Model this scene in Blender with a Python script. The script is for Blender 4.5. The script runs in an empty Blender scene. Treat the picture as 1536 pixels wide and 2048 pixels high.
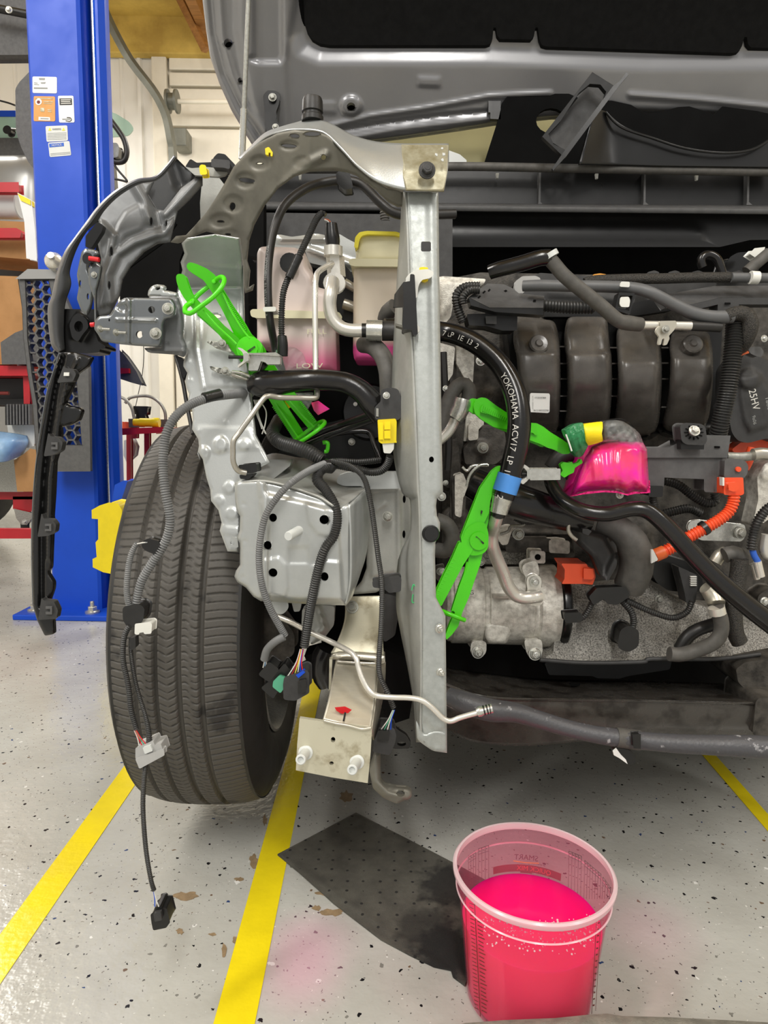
import bpy, bmesh, math, random
from mathutils import Vector, Matrix, geometry
import numpy as np
random.seed(7)
SC = bpy.context.scene
COL = SC.collection
# ---------------------------------------------------------------- camera
FPX, W, H = 1365.0, 1536, 2048
PITCH, ROLL = math.radians(7.2), 0.016
CAM = Vector((0, 0, 0.78))
_f = Vector((0, math.cos(PITCH), -math.sin(PITCH)))
_r0 = Vector((1, 0, 0)); _u0 = Vector((0, math.sin(PITCH), math.cos(PITCH)))
_u = _u0 * math.cos(ROLL) - _r0 * math.sin(ROLL)
_r = _r0 * math.cos(ROLL) + _u0 * math.sin(ROLL)
cd = bpy.data.cameras.new('camera'); cam = bpy.data.objects.new('camera', cd); COL.objects.link(cam)
M = Matrix((_r, _u, -_f)).transposed().to_4x4(); M.translation = CAM
cam.matrix_world = M
cd.sensor_fit = 'VERTICAL'; cd.sensor_height = 36.0; cd.lens = 36.0 * FPX / H
cd.clip_start = 0.02; cd.clip_end = 60
SC.camera = cam
# ---------------------------------------------------------------- world, light, exposure
w = bpy.data.worlds.new('shop_air'); SC.world = w; w.use_nodes = True
w.node_tree.nodes['Background'].inputs[0].default_value = (1.0, 0.98, 0.95, 1)
w.node_tree.nodes['Background'].inputs[1].default_value = 0.5
SC.view_settings.view_transform = 'Standard'; SC.view_settings.look = 'None'
SC.view_settings.exposure = 0.3; SC.view_settings.gamma = 1.0
SC.view_settings.use_curve_mapping = False
SC.cycles.max_bounces = 7; SC.cycles.diffuse_bounces = 3; SC.cycles.glossy_bounces = 3
SC.cycles.transparent_max_bounces = 10; SC.cycles.sample_clamp_indirect = 4.0
def area(name, loc, target, sx, sy, power, col=(1, 0.97, 0.92)):
    l = bpy.data.lights.new(name, 'AREA'); l.shape = 'RECTANGLE'; l.size = sx; l.size_y = sy
    l.energy = power; l.color = col
    o = bpy.data.objects.new(name, l); COL.objects.link(o); o.location = loc
    d = (Vector(target) - Vector(loc)).normalized()
    o.rotation_euler = d.to_track_quat('-Z', 'Y').to_euler()
    return o
# rows of tube fixtures under the shop ceiling
area('ceiling_light', (-2.6, -0.6, 3.9), (-1.6, 1.0, 0), 0.4, 2.6, 115)
area('ceiling_light', (0.2, -2.2, 3.9), (0.2, 0.9, 0.6), 0.3, 2.4, 100)
area('ceiling_light', (2.8, -0.6, 3.9), (1.6, 1.2, 0), 0.3, 2.4, 50)
area('ceiling_light', (-2.4, 1.7, 3.9), (-1.9, 2.6, 0), 0.4, 2.4, 14)
area('ceiling_light', (-3.9, 5.3, 3.9), (-3.2, 4.6, 0), 0.7, 2.6, 130)
area('ceiling_light', (0.3, 4.6, 3.9), (0.3, 5.8, 0), 0.4, 2.4, 95)
area('ceiling_light', (2.6, 4.6, 3.9), (2.6, 4.6, 0), 0.4, 2.4, 40)
# ---------------------------------------------------------------- pixel helpers (the photo is 1536 x 2048)
def ray(x, y):
    return _f * FPX + _r * (x - W / 2) - _u * (y - H / 2)
def at(x, y, Y):
    d = ray(x, y); return CAM + d * (Y / d.y)
def fl(x, y, z=0.0):
    d = ray(x, y); return CAM + d * ((z - CAM.z) / d.z)
def atn(x, y, Y):
    x = np.asarray(x, float); y = np.asarray(y, float)
    d = (np.array(_f)[None] * FPX + np.array(_r)[None] * (x - W / 2)[:, None] - np.array(_u)[None] * (y - H / 2)[:, None])
    return np.array(CAM)[None] + d * (np.broadcast_to(Y, x.shape) / d[:, 1])[:, None]
def fln(x, y, z):
    x = np.asarray(x, float); y = np.asarray(y, float)
    d = (np.array(_f)[None] * FPX + np.array(_r)[None] * (x - W / 2)[:, None] - np.array(_u)[None] * (y - H / 2)[:, None])
    return np.array(CAM)[None] + d * ((np.broadcast_to(z, x.shape) - CAM.z) / d[:, 2])[:, None]
CROP = {'Z1': (0, 0, 3.072), 'Z2': (400, 0, 2.56), 'Z3': (940, 0, 2.577), 'Z4': (0, 500, 3.657), 'Z5': (60, 280, 3.339), 'Z6': (340, 420, 2.743),
        'E1': (860, 440, 2.272), 'E2': (860, 780, 2.272), 'E3': (440, 850, 3.072), 'E4': (180, 780, 3.2), 'E5': (480, 1200, 2.954),
        'E6': (860, 1250, 2.272), 'E7': (520, 1560, 2.021), 'E8': (0, 1200, 2.414), 'F1': (0, 130, 4.267), 'F2': (0, 500, 3.413),
        'F3': (1280, 560, 5.12), 'F4': (1280, 900, 4.267), 'F5': (880, 760, 5.12), 'F6': (560, 420, 5.12), 'F7': (900, 1620, 4.267),
        'G1': (340, 500, 4.518), 'G2': (220, 560, 6.982), 'G3': (50, 640, 3.15), 'G4': (860, 920, 5.12), 'G5': (1040, 820, 5.12),
        'G6': (700, 500, 5.12), 'G7': (1160, 440, 4.085), 'S': (0, 0, 1.0)}
def Q(tag, s):
    ox, oy, k = CROP[tag]; out = []
    for t in s.split():
        v = [float(a) for a in t.split(',')]
        out.append((ox + v[0] / k, oy + v[1] / k) + tuple(v[2:]))
    return out
def mpp(Y): return Y / FPX * 1.02
# ---------------------------------------------------------------- materials
def L(c):
    if isinstance(c, str):
        c = [int(c[i:i + 2], 16) / 255 for i in (0, 2, 4)]
        c = [x / 12.92 if x <= 0.04045 else ((x + 0.055) / 1.055) ** 2.4 for x in c]
    return (c[0], c[1], c[2], 1.0)
MATS = {}
def pbr(name, col, rough=0.5, metal=0.0, var=0.12, vs=40, bump=0.0, bs=300, col2=None, lo=0.35, hi=0.65, coat=0.0, aniso=None, spec=0.5, vr=0.06):
    m = bpy.data.materials.new(name); m.use_nodes = True; nt = m.node_tree; N = nt.nodes; K = nt.links
    b = N['Principled BSDF']; tc = N.new('ShaderNodeTexCoord')
    src = tc.outputs['Object']
    if aniso:
        mp = N.new('ShaderNodeMapping'); mp.inputs['Scale'].default_value = aniso; K.new(src, mp.inputs[0]); src = mp.outputs[0]
    n = N.new('ShaderNodeTexNoise'); n.inputs['Scale'].default_value = vs; n.inputs['Detail'].default_value = 5; n.inputs['Roughness'].default_value = 0.6
    K.new(src, n.inputs['Vector'])
    r = N.new('ShaderNodeValToRGB'); K.new(n.outputs['Fac'], r.inputs[0])
    c = L(col); e = r.color_ramp.elements
    e[0].position = lo; e[1].position = hi
    if col2: e[0].color = L(col2); e[1].color = c
    else:
        e[0].color = tuple(x * (1 - var) for x in c[:3]) + (1,); e[1].color = tuple(min(1, x * (1 + var)) for x in c[:3]) + (1,)
    K.new(r.outputs[0], b.inputs['Base Color'])
    mr = N.new('ShaderNodeMapRange'); K.new(n.outputs['Fac'], mr.inputs[0]); mr.inputs[1].default_value = 0.3; mr.inputs[2].default_value = 0.7
    mr.inputs[3].default_value = min(1, rough + vr); mr.inputs[4].default_value = max(0.02, rough - vr)
    K.new(mr.outputs[0], b.inputs['Roughness'])
    b.inputs['Metallic'].default_value = metal; b.inputs['Coat Weight'].default_value = coat; b.inputs['Coat Roughness'].default_value = 0.12
    b.inputs['Specular IOR Level'].default_value = spec
    if bump:
        n2 = N.new('ShaderNodeTexNoise'); n2.inputs['Scale'].default_value = bs; n2.inputs['Detail'].default_value = 3
        K.new(src, n2.inputs['Vector'])
        bp = N.new('ShaderNodeBump'); bp.inputs['Strength'].default_value = bump; bp.inputs['Distance'].default_value = 0.002
        K.new(n2.outputs['Fac'], bp.inputs['Height']); K.new(bp.outputs[0], b.inputs['Normal'])
    MATS[name] = m; return m
def glassy(name, col, alpha, rough=0.15, bump=0.0, bs=60, trans=0.0):
    """thin translucent plastic: a see-through share and a coloured glossy share"""
    m = bpy.data.materials.new(name); m.use_nodes = True; nt = m.node_tree; N = nt.nodes; K = nt.links
    b = N['Principled BSDF']; b.inputs['Base Color'].default_value = L(col); b.inputs['Roughness'].default_value = rough
    b.inputs['Transmission Weight'].default_value = trans
    t = N.new('ShaderNodeBsdfTransparent'); t.inputs[0].default_value = tuple(0.6 + 0.4 * x for x in L(col)[:3]) + (1,)
    mx = N.new('ShaderNodeMixShader'); mx.inputs[0].default_value = alpha
    K.new(t.outputs[0], mx.inputs[1]); K.new(b.outputs[0], mx.inputs[2]); K.new(mx.outputs[0], N['Material Output'].inputs[0])
    if bump:
        n2 = N.new('ShaderNodeTexNoise'); n2.inputs['Scale'].default_value = bs; n2.inputs['Detail'].default_value = 2; n2.inputs['Distortion'].default_value = 1.5
        tc = N.new('ShaderNodeTexCoord'); K.new(tc.outputs['Object'], n2.inputs['Vector'])
        bp = N.new('ShaderNodeBump'); bp.inputs['Strength'].default_value = bump; bp.inputs['Distance'].default_value = 0.01
        K.new(n2.outputs['Fac'], bp.inputs['Height']); K.new(bp.outputs[0], b.inputs['Normal'])
    MATS[name] = m; return m
pbr('silver', 'b4b7b5', 0.34, 0.55, 0.06, 25, 0.05, 500, coat=0.15)
pbr('silver_dusty', 'a3a49f', 0.5, 0.4, 0.14, 18, 0.08, 400)
pbr('galvanised', 'a9adaa', 0.42, 0.55, 0.08, 120, 0.05, 900)
pbr('primer_grey', '6a6c6d', 0.42, 0.25, 0.06, 20, 0.03, 300)
pbr('primer_dark', '4c4d4e', 0.4, 0.35, 0.12, 20)
pbr('bracket_grey', '7a7e80', 0.3, 0.75, 0.08, 25, 0.03, 400)
pbr('hoop_dust_shade', '706e65', 0.5, 0.35, 0.16, 22, 0.05, 300)  # dusty silver darkened to carry the shade on the hoop front
pbr('hoop_corner', 'a3a08c', 0.45, 0.4, 0.12, 60, 0.06, 400, col2='817a5e', lo=0.3, hi=0.6)
pbr('hood_grey', '929294', 0.34, 0.5, 0.04, 6, 0.02, 200, coat=0.1)
pbr('hood_pad', '1b1b1b', 0.95, 0, 0.12, 60, 0.5, 1800, spec=0.15)
pbr('aluminium', 'c4bfb0', 0.36, 0.7, 0.1, 14, 0.04, 300, aniso=(1, 6, 6))
pbr('aluminium_dirty', 'cfcbb6', 0.42, 0.5, 0.1, 28, 0.04, 300, col2='94886c', lo=0.28, hi=0.48)
pbr('pipe_aluminium', 'd9d6cd', 0.3, 0.55, 0.06, 30, 0.02, 400)
pbr('pipe_steel', 'b0aca2', 0.32, 0.7, 0.1, 50, 0.03, 400)
pbr('zinc', 'c6c6bf', 0.28, 0.8, 0.12, 120, 0.05, 600)
pbr('zinc_dull', '9d9d96', 0.45, 0.6, 0.15, 200, 0.1, 800)
pbr('cast_alu', 'dad7cd', 0.48, 0.2, 0.2, 90, 0.35, 420, col2='a5a198', lo=0.3, hi=0.6)
pbr('cast_speckled', 'a19e96', 0.55, 0.1, 0.2, 430, 0.5, 600, col2='4b4844', lo=0.36, hi=0.62)
pbr('engine_dark', '59554f', 0.55, 0.3, 0.3, 40, 0.3, 300, col2='24221f', lo=0.3, hi=0.65)
pbr('plastic_black', '161616', 0.33, 0, 0.2, 30, 0.03, 500)
pbr('plastic_grain', '333333', 0.55, 0, 0.12, 60, 0.2, 1500)
pbr('plastic_grey', '525252', 0.55, 0, 0.12, 60, 0.15, 1500)
pbr('plastic_gloss', '141414', 0.22, 0, 0.3, 12, 0.02, 100)
pbr('intake', '625e59', 0.28, 0, 0.22, 22, 0.06, 260, col2='484541', lo=0.3, hi=0.7)
pbr('rubber', '232221', 0.45, 0, 0.18, 30, 0.08, 500)
pbr('rubber_shine', '151414', 0.22, 0, 0.25, 26, 0.04, 300)
pbr('scuffed', '47474a', 0.45, 0, 0.2, 55, 0.3, 200, col2='9a999b', lo=0.3, hi=0.36)
pbr('crossmember', '3d3a36', 0.28, 0, 0.3, 26, 0.08, 120, col2='1f1b18', lo=0.36, hi=0.5, coat=0.3)
pbr('rubber_dusty', '504e4a', 0.6, 0, 0.2, 45, 0.08, 500)
pbr('hose_grey', '58595a', 0.5, 0, 0.08, 30, 0.03, 500)
pbr('conduit', '2a2a29', 0.42, 0, 0.2, 40)
pbr('conduit_grey', '6a6b6b', 0.5, 0, 0.12, 40)
pbr('braid', '37342f', 0.5, 0, 0.3, 500, 1.0, 700, col2='161513', lo=0.4, hi=0.55)
pbr('tape_black', '1d1d1d', 0.35, 0, 0.2, 60, 0.2, 200)
pbr('tyre_rubber', '4a4742', 0.6, 0, 0.14, 9, 0.15, 700, col2='2b2927', lo=0.36, hi=0.42)
pbr('tyre_side', '1f1e1c', 0.55, 0, 0.14, 18, 0.05, 700)
pbr('green', '4dcf10', 0.3, 0, 0.04, 20, 0.02, 300)
pbr('lift_blue', '1548bd', 0.42, 0.0, 0.05, 6, 0.03, 60, spec=0.3)
pbr('red', 'b01c26', 0.35, 0, 0.1, 8)
pbr('red_clip', 'd01c24', 0.4, 0, 0.1, 8)
pbr('yellow', 'e6cf14', 0.35, 0, 0.05, 20)
pbr('orange', 'e5522a', 0.4, 0, 0.05, 20)
pbr('orange_dirty', 'd0602c', 0.45, 0, 0.12, 60)
pbr('white_plastic', 'd9d9d2', 0.4, 0, 0.05, 20)
pbr('clip_grey', 'a5a5a3', 0.45, 0, 0.06, 30)
pbr('cardboard', 'a97d4d', 0.8, 0, 0.08, 12, 0.1, 200)
pbr('sticker_white', 'e3e4e0', 0.45, 0, 0.02, 10)
pbr('sticker_grey', 'c9ccc9', 0.45, 0, 0.02, 10)
pbr('sticker_orange', 'c7892f', 0.45, 0, 0.04, 10)
pbr('ink_black', '232323', 0.6, 0, 0.02, 10)
pbr('ink_grey', '8b8d8b', 0.6, 0, 0.02, 10)
pbr('ink_blue', '2d5fc0', 0.6, 0, 0.02, 10)
pbr('ink_red', '6e2019', 0.6, 0, 0.02, 10)
pbr('ink_white', 'd5d3cc', 0.6, 0, 0.02, 10)
pbr('tape_blue', '4a8fdd', 0.5, 0, 0.05, 40)
pbr('tape_yellow', 'f6d80c', 0.4, 0, 0.06, 40, 0.3, 90)
pbr('wall_metal', 'ece9e1', 0.4, 0.0, 0.04, 2)
pbr('wall_cream', 'ece5d4', 0.6, 0.0, 0.06, 3, 0.05, 60)
pbr('insulation', 'dcbc5e', 0.7, 0.0, 0.16, 3, 0.4, 12, col2='b89848')
pbr('wood', '9c6b35', 0.65, 0.0, 0.2, 5, 0.1, 80, aniso=(1, 8, 8))
pbr('line_yellow', 'e8d21a', 0.22, 0, 0.06, 12, 0.25, 90)
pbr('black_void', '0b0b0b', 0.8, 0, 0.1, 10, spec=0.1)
pbr('film_yellow', 'd6cf9c', 0.6, 0, 0.06, 6, 0.1, 30)
pbr('bag_blue', '8fb4d6', 0.3, 0, 0.15, 14, 0.5, 30)
pbr('track_grey', '77786f', 0.45, 0.4, 0.1, 10)
pbr('cloth_grey', '7c7a70', 0.9, 0, 0.2, 60, 0.6, 500)
_m = pbr('liquid_pink', 'ff0f6e', 0.12, 0, 0.02, 10, spec=0.4); _b = _m.node_tree.nodes['Principled BSDF']; _b.inputs['Subsurface Weight'].default_value = 0.7; _b.inputs['Subsurface Radius'].default_value = (1.0, 0.25, 0.4); _b.inputs['Subsurface Scale'].default_value = 0.06
pbr('cap_orange', 'd8963a', 0.4, 0, 0.05, 20)
pbr('coolant_pink', 'ff10a8', 0.2, 0, 0.3, 18, 0.3, 40, col2='ef3a72', lo=0.4, hi=0.6, coat=0.5)
pbr('tank_white', 'd9cfc4', 0.4, 0, 0.04, 14, 0.02, 60)
pbr('tank_cream', 'ddd7b6', 0.4, 0, 0.04, 14)
pbr('tank_pinkish', 'd8b7b4', 0.4, 0, 0.06, 14)
pbr('tank_pink', 'd5588c', 0.35, 0, 0.08, 14)
pbr('cap_yellow', 'e2d43c', 0.35, 0, 0.06, 14)
pbr('van_silver', '9a9a98', 0.3, 0.5, 0.04, 3)
pbr('glass_green', '9fbfb0', 0.1, 0.0, 0.04, 3)
glassy('clear_film', 'e6e9e6', 0.15, 0.05, 0.6, 40)
glassy('green_film', '3f9c62', 0.6, 0.2, 0.4, 60)
glassy('pink_film', 'e8207e', 0.8, 0.12, 0.8, 90)
glassy('glass_pale', 'a9c9b8', 0.45, 0.08)
glassy('bucket_plastic', 'fba8c2', 0.10, 0.12, 0.08, 200)
glassy('bucket_rim', 'f6dfe4', 0.55, 0.2)
# ---------------------------------------------------------------- object helpers
PW = {}
def link(name, me, mat=None, parent=None, label=None, mw=None, **kw):
    o = bpy.data.objects.new(name, me); COL.objects.link(o)
    if mat and me is not None and len(me.materials) == 0: me.materials.append(MATS[mat])
    mw = mw or Matrix.Identity(4)
    if parent is not None:
        o.parent = parent; o.matrix_parent_inverse = PW[parent.name].inverted()
    o.matrix_basis = mw; PW[o.name] = mw
    if label: o['label'] = label
    for k, v in kw.items(): o[k] = v
    return o
def thing(name, label, cat, loc=(0, 0, 0), group=None):
    o = link(name, None, mw=Matrix.Translation(Vector(loc)), label=label, category=cat)
    o.empty_display_size = 0.05
    if group: o['group'] = group
    return o
def tag(o, label, cat, group=None):
    o['label'] = label; o['category'] = cat
    if group: o['group'] = group
    return o
def mesh(name, V, F, smooth=True, ang=40):
    me = bpy.data.meshes.new(name); me.from_pydata([tuple(v) for v in V], [], [tuple(int(i) for i in f) for f in F]); me.update()
    if smooth:
        me.shade_smooth(); me.set_sharp_from_angle(angle=math.radians(ang))
    return me
def cr(pts, n=6, closed=False):
    """Catmull-Rom samples through points of any dimension"""
    p = np.array([list(q) for q in pts], float); m = len(p)
    if m < 3 and not closed:
        t = np.linspace(0, 1, n * (m - 1) + 1)[:, None]; return p[0] * (1 - t) + p[-1] * t
    out = []
    for i in range(m if closed else m - 1):
        if closed: a, b, c, d = p[(i - 1) % m], p[i], p[(i + 1) % m], p[(i + 2) % m]
        else: a, b, c, d = p[max(i - 1, 0)], p[i], p[i + 1], p[min(i + 2, m - 1)]
        for k in range(n):
            t = k / n; out.append(0.5 * (2 * b + (c - a) * t + (2 * a - 5 * b + 4 * c - d) * t * t + (3 * b - a - 3 * c + d) * t ** 3))
    if not closed: out.append(p[-1])
    return np.array(out)
def fil(pts, r, n=4):
    """fillet the corners of a closed outline"""
    p = [np.array(q[:2], float) for q in pts]; m = len(p); out = []
    for i in range(m):
        a, b, c = p[i - 1], p[i], p[(i + 1) % m]
        u = a - b; v = c - b; lu = np.linalg.norm(u); lv = np.linalg.norm(v)
        k = min(r, lu * 0.45, lv * 0.45)
        s = b + u / max(lu, 1e-6) * k; e = b + v / max(lv, 1e-6) * k
        for j in range(n + 1):
            t = j / n; out.append((1 - t) ** 2 * s + 2 * t * (1 - t) * b + t * t * e)
    return [tuple(q) for q in out]
def ell(cx, cy, rx, ry=None, n=16, rot=0):
    ry = rx if ry is None else ry; c, s = math.cos(rot), math.sin(rot)
    return [(cx + rx * math.cos(a) * c - ry * math.sin(a) * s, cy + rx * math.cos(a) * s + ry * math.sin(a) * c) for a in [2 * math.pi * i / n for i in range(n)]]
def rect(x0, y0, x1, y1): return [(x0, y0), (x1, y0), (x1, y1), (x0, y1)]
def segd(px, py, poly, closed=False):
    """distance of points to a polyline (pixels)"""
    d = np.full(px.shape, 1e9); m = len(poly)
    for i in range(m if closed else m - 1):
        ax, ay = poly[i][:2]; bx, by = poly[(i + 1) % m][:2]
        vx, vy = bx - ax, by - ay; q = vx * vx + vy * vy + 1e-9
        t = np.clip(((px - ax) * vx + (py - ay) * vy) / q, 0, 1)
        d = np.minimum(d, np.hypot(px - ax - t * vx, py - ay - t * vy))
    return d
def inside(px, py, poly):
    r = np.zeros(px.shape, bool); m = len(poly); j = m - 1
    for i in range(m):
        xi, yi = poly[i][:2]; xj, yj = poly[j][:2]
        c = ((yi > py) != (yj > py)) & (px < (xj - xi) * (py - yi) / (yj - yi + 1e-12) + xi)
        r ^= c; j = i
    return r
def sst(x): x = np.clip(x, 0, 1); return x * x * (3 - 2 * x)
def bump_ell(cx, cy, rx, ry, h, soft=0.4):
    return lambda x, y: h * sst((1 - np.hypot((x - cx) / rx, (y - cy) / ry)) / soft)
def bump_line(poly, wd, h):
    return lambda x, y: h * sst(1 - segd(x, y, poly) / wd)
def bump_poly(poly, wd, h):
    def f(x, y):
        d = segd(x, y, poly, True); s = np.where(inside(x, y, poly), d, -d)
        return h * sst(s / wd + 0.5)
    return f
def sheet(name, out, mat, Y=1.0, th=0.002, step=None, holes=(), bumps=(), rim=None, parent=None, label=None, flat=False, bevel=None, sm=0, back=True, ang=40, bs=0.6, fine=0.62, **kw):
    """a plate cut to a pixel outline at depth Y (metres; number or f(x,y)); flat=True lays it at height Y over the floor"""
    if sm: out = [tuple(q) for q in cr(out, sm, True)]
    loops = [list(out)] + [list(h) for h in holes]
    pts = []; edges = []
    for lp in loops:
        b = len(pts); m = len(lp); pts += [Vector(q[:2]) for q in lp]; edges += [(b + i, b + (i + 1) % m) for i in range(m)]
    if step:
        step = step * fine; ang = 78
        X = [q[0] for q in out]; Yy = [q[1] for q in out]
        gx, gy = np.meshgrid(np.arange(min(X) + step * .5, max(X), step), np.arange(min(Yy) + step * .5, max(Yy), step * 0.87))
        gx[1::2] += step / 2; gx = gx.ravel(); gy = gy.ravel()
        ok = inside(gx, gy, out) & (segd(gx, gy, out, True) > step * 0.4)
        for h in holes: ok &= ~inside(gx, gy, h) & (segd(gx, gy, h, True) > step * 0.4)
        pts += [Vector((a, b)) for a, b in zip(gx[ok], gy[ok])]
    if step or holes:
        r = geometry.delaunay_2d_cdt(pts, edges, [], 1, 1e-4)
        vs, fs = r[0], r[2]
        cx = np.array([sum(vs[i][0] for i in f) / len(f) for f in fs]); cy = np.array([sum(vs[i][1] for i in f) / len(f) for f in fs])
        ok = inside(cx, cy, out)
        for h in holes: ok &= ~inside(cx, cy, h)
        fs = [f for f, k in zip(fs, ok) if k]
        fs = [f if (vs[f[1]] - vs[f[0]]).cross(vs[f[2]] - vs[f[0]]) > 0 else f[::-1] for f in fs]
    else:
        vs = pts; f = list(range(len(pts)))
        ar = sum(pts[i].cross(pts[(i + 1) % len(pts)]) for i in f); fs = [f if ar > 0 else f[::-1]]
    x = np.array([v[0] for v in vs]); y = np.array([v[1] for v in vs])
    Z = Y(x, y) if callable(Y) else np.full(x.shape, float(Y))
    for b in bumps: Z = Z - b(x, y) * bs * (-1 if flat else 1)
    if rim:
        d = segd(x, y, out, True); t = np.clip(1 - d / rim[0], 0, 1); Z = Z + rim[1] * (1 - np.sqrt(1 - t * t)) * (-1 if flat else 1)
    V = fln(x, y, Z) if flat else atn(x, y, Z)
    # pixel y runs down: counter-clockwise in pixels is clockwise for the camera
    F = [list(f) for f in fs]
    if back:
        n = len(V); off = np.array((0, 0, -th) if flat else (0, th, 0)); V = np.vstack([V, V + off])
        cnt = {}
        for f in F:
            for i in range(len(f)):
                a, b = f[i], f[(i + 1) % len(f)]; k = (min(a, b), max(a, b)); cnt[k] = None if k in cnt else (a, b)
        B = [[i + n for i in f[::-1]] for f in F]
        Sd = [[a, a + n, b + n, b][::-1] for e in cnt.values() if e for a, b in [e]]
        F = F + B + Sd
    me = mesh(name, V, F, ang=ang)
    o = link(name, me, mat, parent, label, **kw)
    if bevel:
        m = o.modifiers.new('edge', 'BEVEL'); m.width = bevel; m.segments = 2; m.limit_method = 'ANGLE'; m.angle_limit = math.radians(50)
    return o
def frames(P):
    T = np.gradient(P, axis=0); T /= np.linalg.norm(T, axis=1)[:, None] + 1e-12
    n = np.cross(T[0], (0.3, 0.2, 0.9)); n /= np.linalg.norm(n); N = [n]
    for i in range(1, len(P)):
        n = N[-1] - T[i] * np.dot(N[-1], T[i]); n /= np.linalg.norm(n) + 1e-12; N.append(n)
    N = np.array(N); return T, N, np.cross(T, N)
PATHS = {}
def tubemesh(name, P, R, n=12, caps=True, squash=None):
    T, N, B = frames(P); a = np.linspace(0, 2 * np.pi, n, endpoint=False)
    V = P[:, None] + (N[:, None] * np.cos(a)[None, :, None] + B[:, None] * np.sin(a)[None, :, None]) * np.asarray(R)[:, None, None]
    m = len(P); V = V.reshape(-1, 3)
    F = [(i * n + j, i * n + (j + 1) % n, (i + 1) * n + (j + 1) % n, (i + 1) * n + j) for i in range(m - 1) for j in range(n)]
    if caps: F += [tuple(range(n))[::-1], tuple((m - 1) * n + j for j in range(n))]
    return mesh(name, V, F, ang=50)
def tube(name, pts, r, mat, parent=None, label=None, corr=None, n=12, world=False, ds=None, sm=6, key=None, hollow=False, **kw):
    """pts: (px,py,Y[,r_px]) samples; r half width in pixels (metres when world)"""
    p = np.array([list(q[:3]) for q in pts], float)
    rr = np.array([q[3] if len(q) > 3 else r for q in pts], float)
    Pw = p if world else atn(p[:, 0], p[:, 1], p[:, 2])
    Rw = rr if world else rr * p[:, 2] / FPX * 1.03
    D = cr(np.hstack([Pw, Rw[:, None]]), sm)
    seg = np.r_[0, np.cumsum(np.linalg.norm(np.diff(D[:, :3], axis=0), axis=1))]
    Lg = seg[-1]; rm = Rw.mean()
    if corr:
        pitch = corr[0] if world else corr[0] * p[:, 2].mean() / FPX; d = pitch / 4
    else: d = ds or max(rm * 0.6, Lg / 150)
    k = max(2, int(Lg / d) + 1); s = np.linspace(0, Lg, k)
    D = np.stack([np.interp(s, seg, D[:, i]) for i in range(4)], 1)
    R = D[:, 3].copy()
    if corr:
        ph = s / pitch * 2 * np.pi; R *= 1 - corr[1] * (0.5 - 0.5 * np.tanh(2.2 * np.cos(ph)) / 0.976)
    me = tubemesh(name, D[:, :3], R, n)
    if key: PATHS[key] = (D, s)
    return link(name, me, mat, parent, label, **kw)
def ring(name, pts, i0, i1, r, mat, parent=None, label=None, **kw):
    """band around a pixel path between fractions i0..i1"""
    p = cr([q[:3] for q in pts], 12); m = len(p) - 1
    a = p[int(i0 * m):max(int(i1 * m), int(i0 * m) + 1) + 1]
    return tube(name, [tuple(q) for q in a], r, mat, parent, label, **kw)
def lathe(name, prof, loc, axis, mat, parent=None, label=None, n=32, caps=True, **kw):
    """revolve (radius, height) pairs (metres) about axis from loc"""
    ax = Vector(axis).normalized(); q = ax.to_track_quat('Z', 'Y').to_matrix(); loc = Vector(loc)
    V = []; m = len(prof)
    for r, h in prof:
        for j in range(n):
            a = 2 * math.pi * j / n; V.append(loc + q @ Vector((r * math.cos(a), r * math.sin(a), h)))
    F = [(i * n + j, i * n + (j + 1) % n, (i + 1) * n + (j + 1) % n, (i + 1) * n + j) for i in range(m - 1) for j in range(n)]
    if caps and prof[0][0] > 1e-6: F.append(tuple(range(n))[::-1])
    if caps and prof[-1][0] > 1e-6: F.append(tuple((m - 1) * n + j for j in range(n)))
    return link(name, mesh(name, V, F, ang=35), mat, parent, label, **kw)
def box(name, lo, hi, mat, parent=None, label=None, bevel=0.004, rot=None, **kw):
    lo = Vector(lo); hi = Vector(hi); c = (lo + hi) / 2; s = (hi - lo) / 2
    V = [Vector((x * s.x, y * s.y, z * s.z)) for x in (-1, 1) for y in (-1, 1) for z in (-1, 1)]
    if rot: V = [rot @ v for v in V]
    V = [v + c for v in V]
    F = [(0, 1, 3, 2), (4, 6, 7, 5), (0, 4, 5, 1), (2, 3, 7, 6), (0, 2, 6, 4), (1, 5, 7, 3)]
    o = link(name, mesh(name, V, F, smooth=False), mat, parent, label, **kw)
    if bevel:
        m = o.modifiers.new('edge', 'BEVEL'); m.width = bevel; m.segments = 2
    return o
def loft(name, rows, mat, th=0.002, nu=6, nv=6, parent=None, label=None, su=True, sv=True, closed=False, **kw):
    """surface through rows of (px,py,Y) with the same number of points"""
    R = [cr(r, nu, closed) if su else np.array(r, float) for r in rows]
    A = np.array(R)
    A = np.stack([cr(A[:, j], nv) for j in range(A.shape[1])], 1) if sv else A
    m, n = A.shape[:2]; V = atn(A[..., 0].ravel(), A[..., 1].ravel(), A[..., 2].ravel())
    nn = n if closed else n - 1
    F = [(i * n + j, (i + 1) * n + j, (i + 1) * n + (j + 1) % n, i * n + (j + 1) % n) for i in range(m - 1) for j in range(nn)]
    o = link(name, mesh(name, V, F, ang=45), mat, parent, label, **kw)
    if th:
        s = o.modifiers.new('thick', 'SOLIDIFY'); s.thickness = th; s.offset = 0
    return o
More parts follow.
